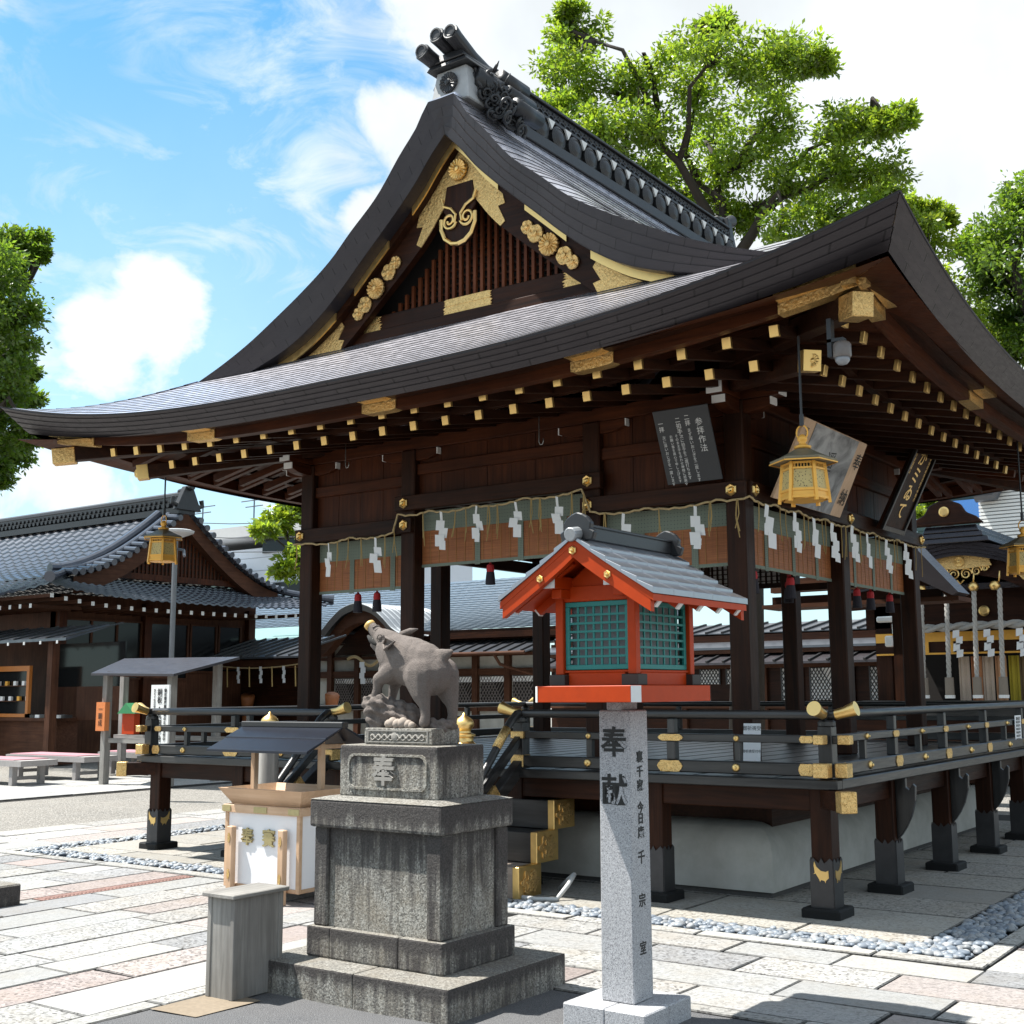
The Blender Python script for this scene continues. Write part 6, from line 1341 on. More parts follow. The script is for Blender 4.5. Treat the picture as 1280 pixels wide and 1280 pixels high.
# --- small porch-roofed stall, sign, benches
stl = thing('roofed_stall', (-16.4, 6.6, 0), 'small open wooden stall with a low black shingled roof before the office', 'stall')
m = MB(); m.hexa([(-17.6, 7.3, 2.22), (-14.25, 7.3, 2.18), (-13.9, 5.55, 1.86), (-15.9, 5.35, 1.90)], [(-17.6, 7.3, 2.27), (-14.25, 7.3, 2.23), (-13.9, 5.55, 1.90), (-15.9, 5.35, 1.94)]); m.build('roof', ROOFD, stl)
for (x, y) in ((-15.75, 5.6), (-17.3, 7.1), (-14.3, 5.85), (-14.6, 7.1)): bx(x-.06, x+.06, y-.06, y+.06, 0, 1.92+.18*(y > 6.5)).build('post', WG['z'], stl)
bx(-17.3, -14.2, 6.9, 7.05, .72, .80).build('shelf', WG['x'], stl); bx(-15.75, -14.3, 5.6, 5.66, .72, .80).build('rail', WG['x'], stl); m = MB(); m.bar((-15.75, 5.6, 1.93), (-14.3, 5.85, 1.87), .06, .08); m.build('beam', WB['x'], stl)
t = thing('slip_box', (-15.70, 5.49, .95), 'orange box with black characters fixed to the near stall post', 'box'); bx(-15.83, -15.58, 5.44, 5.535, .93, 1.43).build('box_body', plain('orange_box_paint', (.62, .19, .05), .5), t); text_mesh('lettering', '一\n願\n成', .12, HOLE, t, (-15.705, 5.436, 1.18), (1, 0, 0), (0, 0, 1), .001)
t = thing('model_shrine', (-16.9, 7.0, .80), 'small red model shrine with a green roof on the stall shelf', 'model'); m = MB(); m.box(-17.08, -16.72, 6.92, 7.05, .81, 1.2); m.build('body', RED, t); m = MB(); m.prism([(-.25, 0), (.25, 0), (0, .2)], (-16.9, 7.1, 1.2), (1, 0, 0), (0, 0, 1), .25); m.build('roof', plain('green_roof_paint', (.03, .22, .08), .5), t)
sg = thing('standing_sign', (-12.24, 4.0, 0), 'tall white standing sign with vertical black lettering behind the left railing', 'sign'); bx(-12.46, -12.04, 3.99, 4.02, .35, 1.70).build('sign_panel', WHITE, sg); bx(-12.42, -12.38, 4.02, 4.06, 0, .4).build('leg', WB['z'], sg); bx(-12.12, -12.08, 4.02, 4.06, 0, .4).build('leg', WB['z'], sg)
for x, s_, tx in ((-12.25, .115, '銅板・瓦御奉納金'), (-12.12, .06, '御社殿屋根修復のため受付中'), (-12.37, .05, 'ひとくち三千円より')): text_mesh('lettering', '\n'.join(tx), s_, HOLE, sg, (x, 3.985, 1.64-len(tx)*s_*.5), (1, 0, 0), (0, 0, 1), .001, .001)
WGB = plain('pink_felt_cloth', (.40, .20, .23), .9, 0, .15, 30, .2); BN = plain('greyed_bench_wood', (.34, .32, .31), .8, 0, .25, 20, .3)
def bench(loc, label, L=2.5):
    b = thing('bench', loc, label, 'bench', 'low benches on the gravel'); X, Y, Z = loc
    bx(X-L/2, X+L/2, Y-.36, Y+.36, .33, .43).build('seat', BN, b); bx(X-L/2+.05, X+L/2-.3, Y-.30, Y+.375, .4305, .445).build('felt_cover', WGB, b)
    for sx in (-1, 1):
        for sy in (-1, 1): m = MB(); x = X+sx*(L/2-.35); m.box(x-.05, x+.05, Y+sy*.27-.05, Y+sy*.27+.05, 0, .33); m.build('leg', BN, b)
        m = MB(); x = X+sx*(L/2-.35); m.box(x-.03, x+.03, Y-.22, Y+.22, .09, .15); m.build('stretcher', BN, b)
bench((-18.0, 6.25, 0), 'low grey bench with pink felt, the whole one in the middle of the gravel'); bench((-17.8, 4.85, 0), 'low grey bench with pink felt cut off by the left edge'); bench((-17.2, 7.75, 0), 'low grey bench with pink felt half hidden behind the railing corner')
lp = thing('lamp_post', (-18.3, 9, 0), 'tall slim grey lamp post carrying a flat round floodlight near the office gable', 'lamp post'); m = MB(); m.tube([(-18.3, 9, 0), (-18.3, 9, 4.9)], .055, 10); m.build('pole', plain('grey_painted_pole', (.16, .17, .18), .5, .3), lp)
m = MB(); m.lathe((-18.25, 9, 5.0), [(.02, -.12), (.14, -.08), (.34, .0), (.36, .05), (.30, .07), (.02, .08)], 18); m.build('lamp_head', plain('pale_grey_lamp', (.50, .51, .52), .4), lp); m = MB(); m.tube([(-18.2, 9, 4.65), (-17.9, 8.9, 4.6), (-17.75, 8.8, 4.45)], .03, 6); m.build('bracket', STEEL, lp)
# --- small shrine with metal roof and rope, behind the left bays
ss = thing('side_shrine', (-23.4, 15.5, 0), 'low dark side shrine with a ribbed grey metal roof behind the left railing', 'shrine')
m = MB(); m.hexa([(-26.2, 15, 2.50), (-20.7, 15, 2.50), (-21.1, 16.6, 3.06), (-24.6, 16.6, 3.06)], [(-26.2, 15, 2.55), (-20.7, 15, 2.55), (-21.1, 16.6, 3.11), (-24.6, 16.6, 3.11)]); SR = m.build('roof', STEEL, ss); m = MB()
for i in range(12): x = -26.0+i*.45; m.bar((x, 15, 2.57), (x+.55, 16.6, 3.13), .05, .05)
m.build('roof_battens', BLACK, SR); m = MB(); m.hexa([(-28, 17.0, 3.05), (-22.4, 17, 3.05), (-24.2, 19.0, 3.55), (-27, 19.0, 3.55)], [(-28, 17.0, 3.12), (-22.4, 17, 3.12), (-24.2, 19.0, 3.62), (-27, 19.0, 3.62)]); m.build('upper_roof', plain('verdigris_copper_roof', (.20, .33, .31), .5, .2, .2, 4), ss)
bx(-25.5, -21.6, 16.4, 16.6, 0, 3.05).build('wall', WD['x'], ss)
for x in (-24.6, -21.0): bx(x-.13, x+.13, 15.5, 15.76, 0, 2.5).build('column', WD['z'], ss)
bx(-25.5, -20.9, 15.5, 15.7, 2.25, 2.48).build('beam', WB['x'], ss)
for x in (-23.9, -20.6): m = MB(); m.tube([(x, 16.2, .2), (x+.05, 16.15, .7), (x-.02, 16.2, 1.25), (x+.1, 16.1, 1.5)], [.18, .14, .17, .20], 9); m.build('carved_trunk', plain('orange_carved_wood', (.34, .11, .03), .6, 0, .4, 6), ss, smooth=True)
r_ = thing('straw_rope', (-22.6, 15.4, 2.3), 'straw rope with white paper streamers under the ribbed metal roof at the left', 'rope'); m = MB(); m.tube([(-25+4.6*i/24, 15.42, 2.42-.16*sin(pi*i/24)) for i in range(25)], .02, 6); m.build('rope', ROPE, r_)
for i in range(10):
    x = -24.8+i*.45; m = MB()
    if i % 2: 
        for k in range(4): m.box(x-.05+.03*(k % 2), x+.05+.03*(k % 2), 15.40, 15.405, 2.18-.11*k, 2.30-.11*k)
        m.build('paper_streamer', PAPER, r_)
    else: m.tube([(x, 15.4, 2.3), (x+.03, 15.4, 1.75)], .02, 5); m.build('straw_strand', STRAW, r_)
# --- rear hall with a curved gable
rh = thing('rear_hall', (-20, 22, 0), 'long low hall with an undulating gable and lattice windows seen behind the boar', 'building')
kp = [(-2.25, 3.20), (-1.9, 3.24), (-1.5, 3.42), (-1.05, 3.80), (-.55, 4.12), (0, 4.24), (.55, 4.12), (1.05, 3.80), (1.5, 3.42), (1.9, 3.24), (2.25, 3.20)]
kx = np.linspace(-2.25, 2.25, 41); kz = [smooth_interp(x, kp) for x in kx]; KX = -23.1
m = MB(); m.grid([[(KX+x, y, z+.05) for x, z in zip(kx, kz)] for y in (19.7, 21, 23)]); 
for q in range(12): m.grid([[(KX+x, 19.7+q*.27, z+.05) for x, z in zip(kx, kz)], [(KX+x, 19.7+q*.27+.02, z+.085) for x, z in zip(kx, kz)], [(KX+x, 19.7+q*.27+.26, z+.055) for x, z in zip(kx, kz)]])
m.build('gable_roof', plain('bright_grey_copper', (.26, .28, .30), .36, .6, .2, 5), rh)
m = MB(); m.grid([[(KX+x, 19.7, z+.06) for x, z in zip(kx, kz)], [(KX+x*.97, 19.78, z-.14) for x, z in zip(kx, kz)]], flip=True); m.build('gable_edge', plain('grey_brown_layered_edge', (.13, .12, .115), .6), rh)
m = MB(); m.grid([[(KX+x*.96, 19.95, z-.12) for x, z in zip(kx, kz)], [(KX+x*.93, 19.95, z-.52) for x, z in zip(kx, kz)]], flip=True); m.grid([[(KX+x*.93, 19.95, z-.52) for x, z in zip(kx, kz)], [(KX+x*.93, 20.3, z-.52) for x, z in zip(kx, kz)]], flip=True); m.build('gable_board', WB['x'], rh)
m = MB(); m.prism([(-1.6, 2.75), (1.6, 2.75), (1.1, 3.2), (.5, 3.6), (0, 3.7), (-.5, 3.6), (-1.1, 3.2)], (KX, 20.6, 0), (1, 0, 0), (0, 0, 1), .1); m.build('gable_wall', WD['x'], rh)
nR = 22; m = MB()
tiles(m, lambda u, v: (lerp(-32, -12.6, u), lerp(24.6, 20.6, v), lerp(5.3, 3.42, v)-.25*sin(pi*v)), 26, 50, .006, .025)
m.build('main_roof', plain('blue_grey_copper_roof', (.17, .21, .25), .32, .6, .25, 3), rh)
bx(-32, -12.6, 20.62, 20.9, 3.14, 3.40).build('eave_edge', WD['x'], rh); bx(-32, -12.6, 20.9, 24.5, 3.1, 3.14).build('soffit', WD['x'], rh)
m = MB(); m.hexa([(-21.2, 20.0, 2.66), (-16.9, 20.0, 2.66), (-16.3, 21.2, 3.10), (-21.2, 21.2, 3.10)], [(-21.2, 20.0, 2.70), (-16.9, 20.0, 2.70), (-16.3, 21.2, 3.14), (-21.2, 21.2, 3.14)]); PR = m.build('pent_roof', STEEL, rh); m = MB()
for i in range(10): x = -21.0+i*.44; m.bar((x, 20.0, 2.72), (x+.25, 21.2, 3.16), .05, .05)
m.build('roof_battens', BLACK, PR)
bx(-28, -17.1, 21.3, 21.4, 0, 3.1).build('wall', PLASTER, rh); bx(-17.1, -12.8, 22.2, 22.3, 0, 3.1).build('wall', PLASTER, rh)
for z0_, z1_ in ((2.62, 2.72), (2.05, 2.26), (1.0, 1.18)): bx(-28, -17.0, 21.2, 21.3, z0_, z1_).build('tie_beam', WB['x'], rh)
for x in (-25.6, -24.4, -22.0, -20.8, -19.6, -18.4, -17.15): bx(x-.10, x+.10, 21.16, 21.299, 0, 3.1).build('post', WB['z'], rh)
for x0_, x1_ in ((-25.4, -24.55), (-24.25, -23.4), (-21.85, -20.95), (-20.65, -19.75), (-19.45, -18.55), (-18.25, -17.3)):
    w = bx(x0_, x1_, 21.26, 21.29, 1.19, 2.04).build('window', DARK, rh); m = MB(); n = 7
    for i in range(-8, 9):
        for s_ in (-1, 1):
            xa = lerp(x0_, x1_, i/8); xb = xa+s_*.55; a = Vector((xa, 21.245, 1.2)); b = Vector((xb, 21.245, 2.03)); t0 = 0; t1 = 1
            for (c, sg_) in ((x0_, 1), (x1_, -1)):
                da, db = sg_*(a.x-c), sg_*(b.x-c)
                if da < 0 and db < 0: t1 = -1
                elif da < 0: t0 = max(t0, da/(da-db))
                elif db < 0: t1 = min(t1, da/(da-db))
            if t1 > t0: m.bar(a.lerp(b, t0), a.lerp(b, t1), .018, .018, (0, 1, 0))
    m.build('window_lattice', plain('pale_lattice', (.20, .17, .16), .6), w); bx(x0_, x1_, 21.25, 21.26, 1.86, 2.02).build('window_paper', PAPER, w)
m = MB(); m.tube([(-21.3, 19.98, 2.66), (-16.9, 19.98, 2.66)], .05, 8); m.tube([(-18.0, 19.98, 2.66), (-18.0, 20.3, 2.35), (-17.2, 21.1, 2.0), (-17.2, 21.1, .2)], .05, 8); m.build('rain_gutter', WB['x'], rh)
sr_ = thing('straw_rope', (-23.1, 20.5, 2.6), 'thick straw rope hanging in the doorway of the hall behind the boar snout', 'rope'); m = MB(); m.tube([(-24.1+2.0*i/20, 20.45, 2.62+.12*sin(i*.5)-.1*sin(pi*i/20)) for i in range(21)], .05, 8); m.build('rope', ROPE, sr_)
m = MB()
for k in range(4): m.box(-23.55+.05*(k % 2), -23.35+.05*(k % 2), 20.4, 20.41, 2.35-.17*k, 2.52-.17*k)
m.build('paper_streamer', PAPER, sr_); bx(-23.2, -22.2, 21.1, 21.15, 2.0, 2.4).build('gold_curtain', GILT, rh)
# --- corridor with lattice windows behind the right bays
co = thing('corridor_building', (-8.5, 17.5, 0), 'long dark corridor building with tiered metal roofs and diamond lattice windows behind the right columns', 'building')
for (ya, yb_, za, zb_, nm, mt) in ((18.4, 17.2, 3.10, 2.84, 'upper_roof', STEEL), (17.4, 16.7, 2.76, 2.50, 'middle_roof', STEEL), (16.9, 16.4, 2.36, 2.16, 'lower_roof', ROOFD)):
    m = MB(); m.hexa([(-14, yb_, zb_-.05), (-4.6, yb_, zb_-.05), (-4.6, ya, za-.05), (-14, ya, za-.05)], [(-14, yb_, zb_), (-4.6, yb_, zb_), (-4.6, ya, za), (-14, ya, za)]); o = m.build(nm, mt, co); m = MB(); 
    if nm != 'middle_roof':
        for i in range(24): x = -13.8+i*.4; m.bar((x, yb_-.01, zb_+.015), (x+.18, ya, za+.015), .06, .05)
        m.build('roof_battens', KAWR, o)
bx(-14, -4.6, 17.2, 17.3, 2.62, 2.82).build('eave_board', WD['x'], co); bx(-14, -4.6, 16.72, 16.8, 2.36, 2.48).build('eave_board', WB['x'], co)
bx(-14, -4.6, 17.05, 17.2, 0, 2.7).build('wall', WD['x'], co); bx(-14, -4.6, 16.95, 17.04, 2.04, 2.16).build('tie_beam', WB['x'], co); bx(-14, -4.6, 16.9, 17.04, 1.16, 1.26).build('sill_beam', WB['x'], co)
for k_, x in enumerate(np.arange(-13.6, -4.9, .66)):
    if k_ % 3 == 2: bx(x-.08, x+.08, 16.96, 17.045, 0, 2.2).build('post', WB['z'], co); continue
    tall = x > -8.6; z0_ = 1.34 if tall else 1.70; w = bx(x-.24, x+.24, 17.02, 17.045, z0_, 2.02).build('window', PAPER, co); m = MB()
    for i in range(-7, 9):
        for s_ in (-1, 1):
            a = Vector((x-.24+i*.08, 17.01, z0_)); b = a+Vector((s_*(2.02-z0_)*.62, 0, 2.02-z0_)); t0, t1 = 0, 1
            for (c, sg_) in ((x-.24, 1), (x+.24, -1)):
                da, db = sg_*(a.x-c), sg_*(b.x-c)
                if da < 0 and db < 0: t1 = -1
                elif da < 0: t0 = max(t0, da/(da-db))
                elif db < 0: t1 = min(t1, da/(da-db))
            if t1 > t0: m.bar(a.lerp(b, t0), a.lerp(b, t1), .016, .016, (0, 1, 0))
    m.box(x-.26, x-.235, 17.0, 17.02, z0_-.02, 2.04); m.box(x+.235, x+.26, 17.0, 17.02, z0_-.02, 2.04); m.build('window_lattice', BLACK, w)
# --- main hall at the right edge
mh = thing('main_hall', (-2.6, 14, 0), 'dark main hall with a bowed gable, gold pendant and offering ropes at the right edge', 'building'); HXc = -2.75
hp = [(-2.2, 3.42), (-1.7, 3.44), (-1.2, 3.60), (-.7, 3.84), (0, 3.96), (.7, 3.84), (1.2, 3.60), (1.7, 3.44), (2.2, 3.42)]
hx = np.linspace(-2.2, 2.2, 41); hz = [smooth_interp(x, hp) for x in hx]
DKC = copper('dark_copper_main_hall', (.028, .026, .032), (.05, .047, .055), .28)
m = MB()
for q in range(10): m.grid([[(HXc+x, 12.5+q*.3, z+.04) for x, z in zip(hx, hz)], [(HXc+x, 12.5+q*.3+.3, z+.02) for x, z in zip(hx, hz)]])
for l in range(4): m.grid([[(HXc+x*(1-.008*l), 12.5+.04*l, z+.04-.06*l) for x, z in zip(hx, hz)], [(HXc+x*(1-.008*l), 12.5+.04*l, z-.02-.06*l) for x, z in zip(hx, hz)], [(HXc+x*(1-.008*(l+1)), 12.54+.04*l, z-.02-.06*l) for x, z in zip(hx, hz)]], flip=True)
m.build('gable_roof', DKC, mh)
m = MB(); m.grid([[(HXc+x*.97, 12.85, z-.18) for x, z in zip(hx, hz)], [(HXc+x*.95, 12.85, z-.50) for x, z in zip(hx, hz)]], flip=True); m.build('gable_board', WD['x'], mh)
m = MB()
for (w0, z0_, w1, z1_) in ((.62, 3.95, .58, 4.04), (.52, 4.04, .50, 4.13), (.46, 4.13, .42, 4.24)): m.hexa([(HXc-w0, 12.35, z0_), (HXc+w0, 12.35, z0_), (HXc+w0, 15.5, z0_), (HXc-w0, 15.5, z0_)], [(HXc-w1, 12.38, z1_), (HXc+w1, 12.38, z1_), (HXc+w1, 15.5, z1_), (HXc-w1, 15.5, z1_)])
m.build('ridge', DKC, mh, bevel=.01)
m = MB(); m.prism([(-.62, 0), (.62, 0), (.50, .12), (.34, .20), (.26, .34), (.12, .40), (0, .46), (-.12, .40), (-.26, .34), (-.34, .20), (-.50, .12)], (HXc-.05, 12.36, 4.24), (1, 0, 0), (0, 0, 1), .10); cb_ = m.build('carved_ridge_end', WD['x'], mh, bevel=.02); m = MB(); m.lathe((HXc-.05, 12.25, 4.46), [(.085, 0), (.085, -.02), (.06, -.03)], 20, 'y'); m.build('gold_disc', GOLD, cb_)
m = MB(); m.prism([(-.50, .16), (.50, .16), (.56, .08), (.49, .02), (.53, -.08), (.30, -.10), (.0, -.12), (-.30, -.10), (-.53, -.08), (-.49, .02), (-.56, .08)], (HXc+.0, 12.80, 3.66), (1, 0, 0), (0, 0, 1), .03); gp_ = m.build('gold_pendant', GOLDE, mh); m = MB(); rosette(m, (HXc, 12.765, 3.67), .09, '-y', .02, 16)
for sd in (-1, 1):
    for (cx_, cz_, r0_) in ((.10, 3.46, .10), (.27, 3.50, .09), (.42, 3.54, .06)): m.tube([(HXc+sd*(cx_+r0_*(1-i/26)*cos(i*.5)), 12.79, cz_+r0_*(1-i/26)*sin(i*.5)) for i in range(22)], .014, 5)
m.tube([(HXc-.06, 12.79, 3.36), (HXc, 12.79, 3.30), (HXc+.06, 12.79, 3.36)], .014, 5); m.build('gold_scrolls', GOLD, gp_)
m = MB(); m.prism([(-.55, .14), (.45, .14), (.5, 0), (.3, -.14), (0, -.22), (-.35, -.1)], (HXc+1.35, 12.84, 3.42), (1, 0, 0), (0, 0, 1), .03); rosette(m, (HXc+1.42, 12.80, 3.40), .09, '-y', .02, 16); m.build('gold_pendant', GOLDE, mh)
m = MB(); m.hexa([(-5.0, 12.9, 3.2), (2.6, 12.9, 3.2), (2.6, 16.5, 4.1), (-5.0, 16.5, 4.1)], [(-5.0, 12.9, 3.3), (2.6, 12.9, 3.3), (2.6, 16.5, 4.2), (-5.0, 16.5, 4.2)]); m.build('main_roof', DKC, mh)
bx(-4.6, 2.2, 13.3, 13.5, 2.62, 3.25).build('head_beam', WD['x'], mh); bx(-4.6, 2.2, 15.6, 15.7, .9, 3.3).build('inner_wall', DARK, mh); bx(-4.8, 2.4, 13.0, 16, .0, 1.05).build('platform', WD['x'], mh); bx(-4.6, 2.2, 12.95, 13.1, 1.05, 1.36).build('sill_beam', WK['x'], mh)
m = MB(); m.lathe((-2.52, 13.28, 2.86), [(.09, 0), (.09, -.03), (.06, -.045)], 18, 'y'); m.build('gold_disc', GOLD, mh)
bx(-4.4, 2.0, 13.2, 13.26, 2.36, 2.52).build('gold_band', GILT, mh); bx(-4.4, 2.0, 13.22, 13.25, 2.17, 2.36).build('dark_band', WD['x'], mh); bx(-4.4, 2.0, 13.2, 13.26, 2.14, 2.17).build('gold_band', GILT, mh)
for i in range(9): x = -3.5+i*.42; bx(x-.03, x+.03, 13.19, 13.215, 2.171, 2.359).build('gold_strut', GILT, mh)
for x in (-4.3, -.4, 2.0): bx(x-.14, x+.14, 13.3, 13.58, 1.05, 3.2).build('column', WD['z'], mh)
for i, (x, c) in enumerate(((-2.95, (.62, .50, .40)), (-2.74, (.50, .22, .10)), (-2.55, (.60, .48, .38)), (-2.34, (.55, .30, .16)), (-2.12, (.42, .33, .03)), (-1.95, (.18, .12, .06)), (-1.75, (.30, .20, .12)), (-1.50, (.45, .03, .03)))): 
    m = MB(); m.grid([[(x-.09+.18*k/6, 13.42+.03*sin(k*2.2), z) for k in range(7)] for z in (1.05, 2.1)]); m.build('hanging_cloth', plain('hanging_cloth_dye', c, .8), mh)
m = MB(); P_ = [(-4.0+5.0*i/60, 13.05, 2.56+.05*sin(pi*min(1, (i/60)*1.2))) for i in range(61)]
for ph in (0, pi): m.tube([(p[0], p[1]+.035*sin(i*.9+ph), p[2]+.035*cos(i*.9+ph)) for i, p in enumerate(P_)], .045, 7)
t = thing('thick_rope', (-2.6, 13.05, 2.5), 'thick twisted grey rope with paper zigzags across the front of the main hall', 'rope'); ROG = plain('grey_hemp_rope', (.42, .40, .37), .9, 0, .25, 60, .5); m.build('rope', ROG, t)
for x in (-2.93, -2.42, -1.9):
    m = MB()
    for k in range(4): s_ = .05*(k % 2); m.hexa([(x-.06+s_, 12.98, 2.40-.11*k), (x+.05+s_, 12.98, 2.42-.11*k), (x+.05+s_, 12.985, 2.42-.11*k), (x-.06+s_, 12.985, 2.40-.11*k)], [(x-.05+s_, 12.98, 2.53-.11*k), (x+.06+s_, 12.98, 2.54-.11*k), (x+.06+s_, 12.985, 2.54-.11*k), (x-.05+s_, 12.985, 2.53-.11*k)])
    m.build('paper_streamer', PAPER, t)
BRN = plain('tan_leather_grip', (.24, .20, .16), .8)
for i, (x, lab) in enumerate(((-3.33, 'twisted offering rope nearest the last pavilion column, without a visible bell'), (-2.91, 'second offering rope from the last pavilion column, half under the brown porch roof'), (-2.46, 'third offering rope from the last pavilion column, hanging from a bell knot'), (-2.05, 'offering rope farthest right, with a clear round brass bell at its top'))):
    t = thing('bell_rope', (x, 12.5, 1.4), lab, 'bell rope', 'offering ropes before the main hall'); m = MB(); P_ = [(x-.03*(1-k/40), 12.5, 1.72+1.45*k/40) for k in range(41)]
    for ph in (0, 2.1, 4.2): m.tube([(p[0]+.018*sin(k*.8+ph), p[1]+.018*cos(k*.8+ph), p[2]) for k, p in enumerate(P_)], .024, 6)
    m.build('rope', ROG, t); m = MB(); m.lathe((x-.03, 12.5, 1.44), [(.075, 0), (.07, .3)], 14); m.build('grip', BRN, t); m = MB(); m.lathe((x-.03, 12.5, 1.40), [(.08, 0), (.085, .05), (.06, .055)], 14); m.build('white_end', PAPER, t)
    m = MB(); m.lathe((x-(.07 if i == 3 else 0), 12.5, 3.14), [(.01, 0), (.06, .01), (.085, .06), (.088, .075), (.08, .10), (.055, .14), (.01, .16)], 16); m.tube([(x, 12.5, 3.28), (x+.02, 12.5, 3.45)], .015, 6); m.build('bell', GOLD, t, smooth=True)
# porch roof joining pavilion and hall
pr = thing('porch_roof', (-2.3, 9.2, 2.8), 'small brown lean-to porch roof sloping down behind the last right column', 'porch')
m = MB(); m.hexa([(-3.1, 8.55, 3.55), (-2.2, 8.55, 3.56), (-1.58, 8.55, 2.84), (-1.66, 8.55, 2.80)], [(-3.1, 9.1, 3.55), (-2.2, 9.1, 3.56), (-1.58, 9.1, 2.84), (-1.66, 9.1, 2.80)]); m.build('roof', ROOFD, pr)
m = MB(); m.bar((-2.3, 8.75, 3.46), (-1.68, 8.75, 2.76), .10, .09, (0, 1, 0)); m.build('rafter', WB['x'], pr)
o = bx(-4.4, -1.98, 8.8, 8.95, 2.98, 3.18).build('beam', WB['x'], pr); bx(-1.979, -1.97, 8.795, 8.955, 2.975, 3.185).build('white_end', WHITE, o); bx(-4.5, -1.62, 8.7, 9.3, 2.74, 2.80).build('soffit', WB['x'], pr); bx(-4.4, -1.9, 8.85, 8.95, 2.80, 2.92).build('lower_beam', WD['x'], pr)
bx(-2.6, -2.35, 8.85, 9.05, .0, 2.75).build('post', WD['z'], pr)
t = thing('bracket_block', (-3.1, 10.5, 2.3), 'stepped white carved bracket ends behind the second right column', 'bracket'); m = MB()
for (x0_, x1_, z0_, z1_) in ((-3.42, -3.12, 2.58, 2.67), (-3.16, -2.84, 2.62, 2.71), (-3.18, -3.04, 2.38, 2.57), (-3.30, -3.17, 2.20, 2.37), (-2.98, -2.84, 2.72, 3.02)): m.box(x0_, x1_, 10.5, 10.62, z0_, z1_)
m.build('bracket_ends', WHITE, t, bevel=.02)
t = thing('wall_lantern', (-2.94, 10.6, 2.2), 'small red framed lantern with blue panes beside the white bracket ends', 'lantern'); bx(-3.02, -2.86, 10.5, 10.64, 1.98, 2.38).build('frame', RED, t); bx(-2.99, -2.89, 10.49, 10.5, 2.02, 2.32).build('pane', plain('pale_blue_pane', (.35, .50, .62), .3), t)
# --- modern buildings beyond
wbld = thing('white_building', (-56, 50, 0), 'white modern building with a flat overhanging roof beyond the tiled office', 'building'); CL = plain('white_cladding', (.62, .66, .72), .6, 0, .05, 2)
bx(-66, -50, 47, 60, 0, 11.0).build('wall', CL, wbld); bx(-68, -49.5, 45.5, 60, 11.6, 12.3).build('roof_slab', plain('pale_concrete', (.5, .5, .5), .8), wbld); bx(-56, -50.2, 46.7, 47, 6.6, 8.6).build('window', GLASS, wbld); bx(-57, -50.5, 46.8, 47, 10.6, 11.5).build('window', GLASS, wbld); m = MB()
for i in range(12): m.box(-66, -50, 46.97, 47.0, 1+i*.85, 1.03+i*.85)
m.build('cladding_joints', plain('grey_joint', (.35, .37, .4), .7), wbld); bx(-70, -58, 44, 46, 0, 9.6).build('annex', CL, wbld)
for i, x in enumerate((-62, -57)): m = MB(); m.tube([(x, 46, 12.3), (x, 46, 14.3)], .05, 5); m.tube([(x-1.2, 46, 14.0), (x+1.2, 46, 14.0)], .04, 5); m.tube([(x-.8, 46, 13.6), (x+.8, 46, 13.6)], .04, 5); tag(m.build('roof_aerial', STEEL), ['thin metal aerial at the left end of the white building roof', 'thin metal aerial nearer the middle of the white building roof'][i], 'aerial', 'aerials on the white building')
gb_ = thing('glass_building', (-9, 46, 0), 'modern building with dark green frames and blue reflecting glass above the main hall', 'building'); GRNF = plain('dark_green_frame', (.02, .05, .05), .4); BG = Mat('blue_mirror_glass'); BG = BG.set((.12, .28, .62), .08, .75)
bx(-14, 6, 46, 60, 0, 13).build('wall', GRNF, gb_)
for i in range(5):
    for k in range(4): bx(-12.9+i*2.2, -10.95+i*2.2, 45.9, 46, 1+3.0*k, 3.7+3.0*k).build('window', BG, gb_)
m = MB()
for k in range(4): m.box(-14, 6, 45.84, 45.9, 2.5+3*k, 2.64+3*k)
m.build('window_bars', GRNF, gb_); bx(-14.5, 6.5, 45, 60, 13, 13.5).build('roof_slab', plain('pale_grey_slab', (.5, .52, .54), .7), gb_)
sl_ = thing('slatted_tower', (-7.2, 38, 0), 'white slatted tower with a metal duct in front of the blue glass', 'tower'); m = MB()
for i in range(60): z = 3+i*.13; m.box(-9.0, -5.5, 37.5, 40, z, z+.09)
m.build('slats', WHITE, sl_); bx(-8.95, -5.6, 37.6, 39.9, 0, 11).build('core', plain('grey_core', (.45, .47, .5), .7), sl_); m = MB(); m.tube([(-9.0, 37.2, 8.6), (-8.4, 37.2, 8.6), (-8.2, 37.2, 9.0), (-8.2, 37.2, 10.3)], .35, 12); m.build('duct', STEEL, sl_)
m = MB(); 
for k in range(3): m.tube([(-60, 40, 12.2-k*.9), (-50, 38, 11.0-k*.8), (-42, 36, 10.2-k*.75)], .025, 4)
po = thing('utility_pole', (-40, 35, 0), 'power lines crossing the sky behind the tiled office gable', 'power lines'); m.build('wire', BLACK, po); m = MB(); m.tube([(-42, 36, 0), (-42, 36, 10.6)], .14, 8); m.build('pole', plain('concrete_pole', (.35, .35, .34), .8), po)
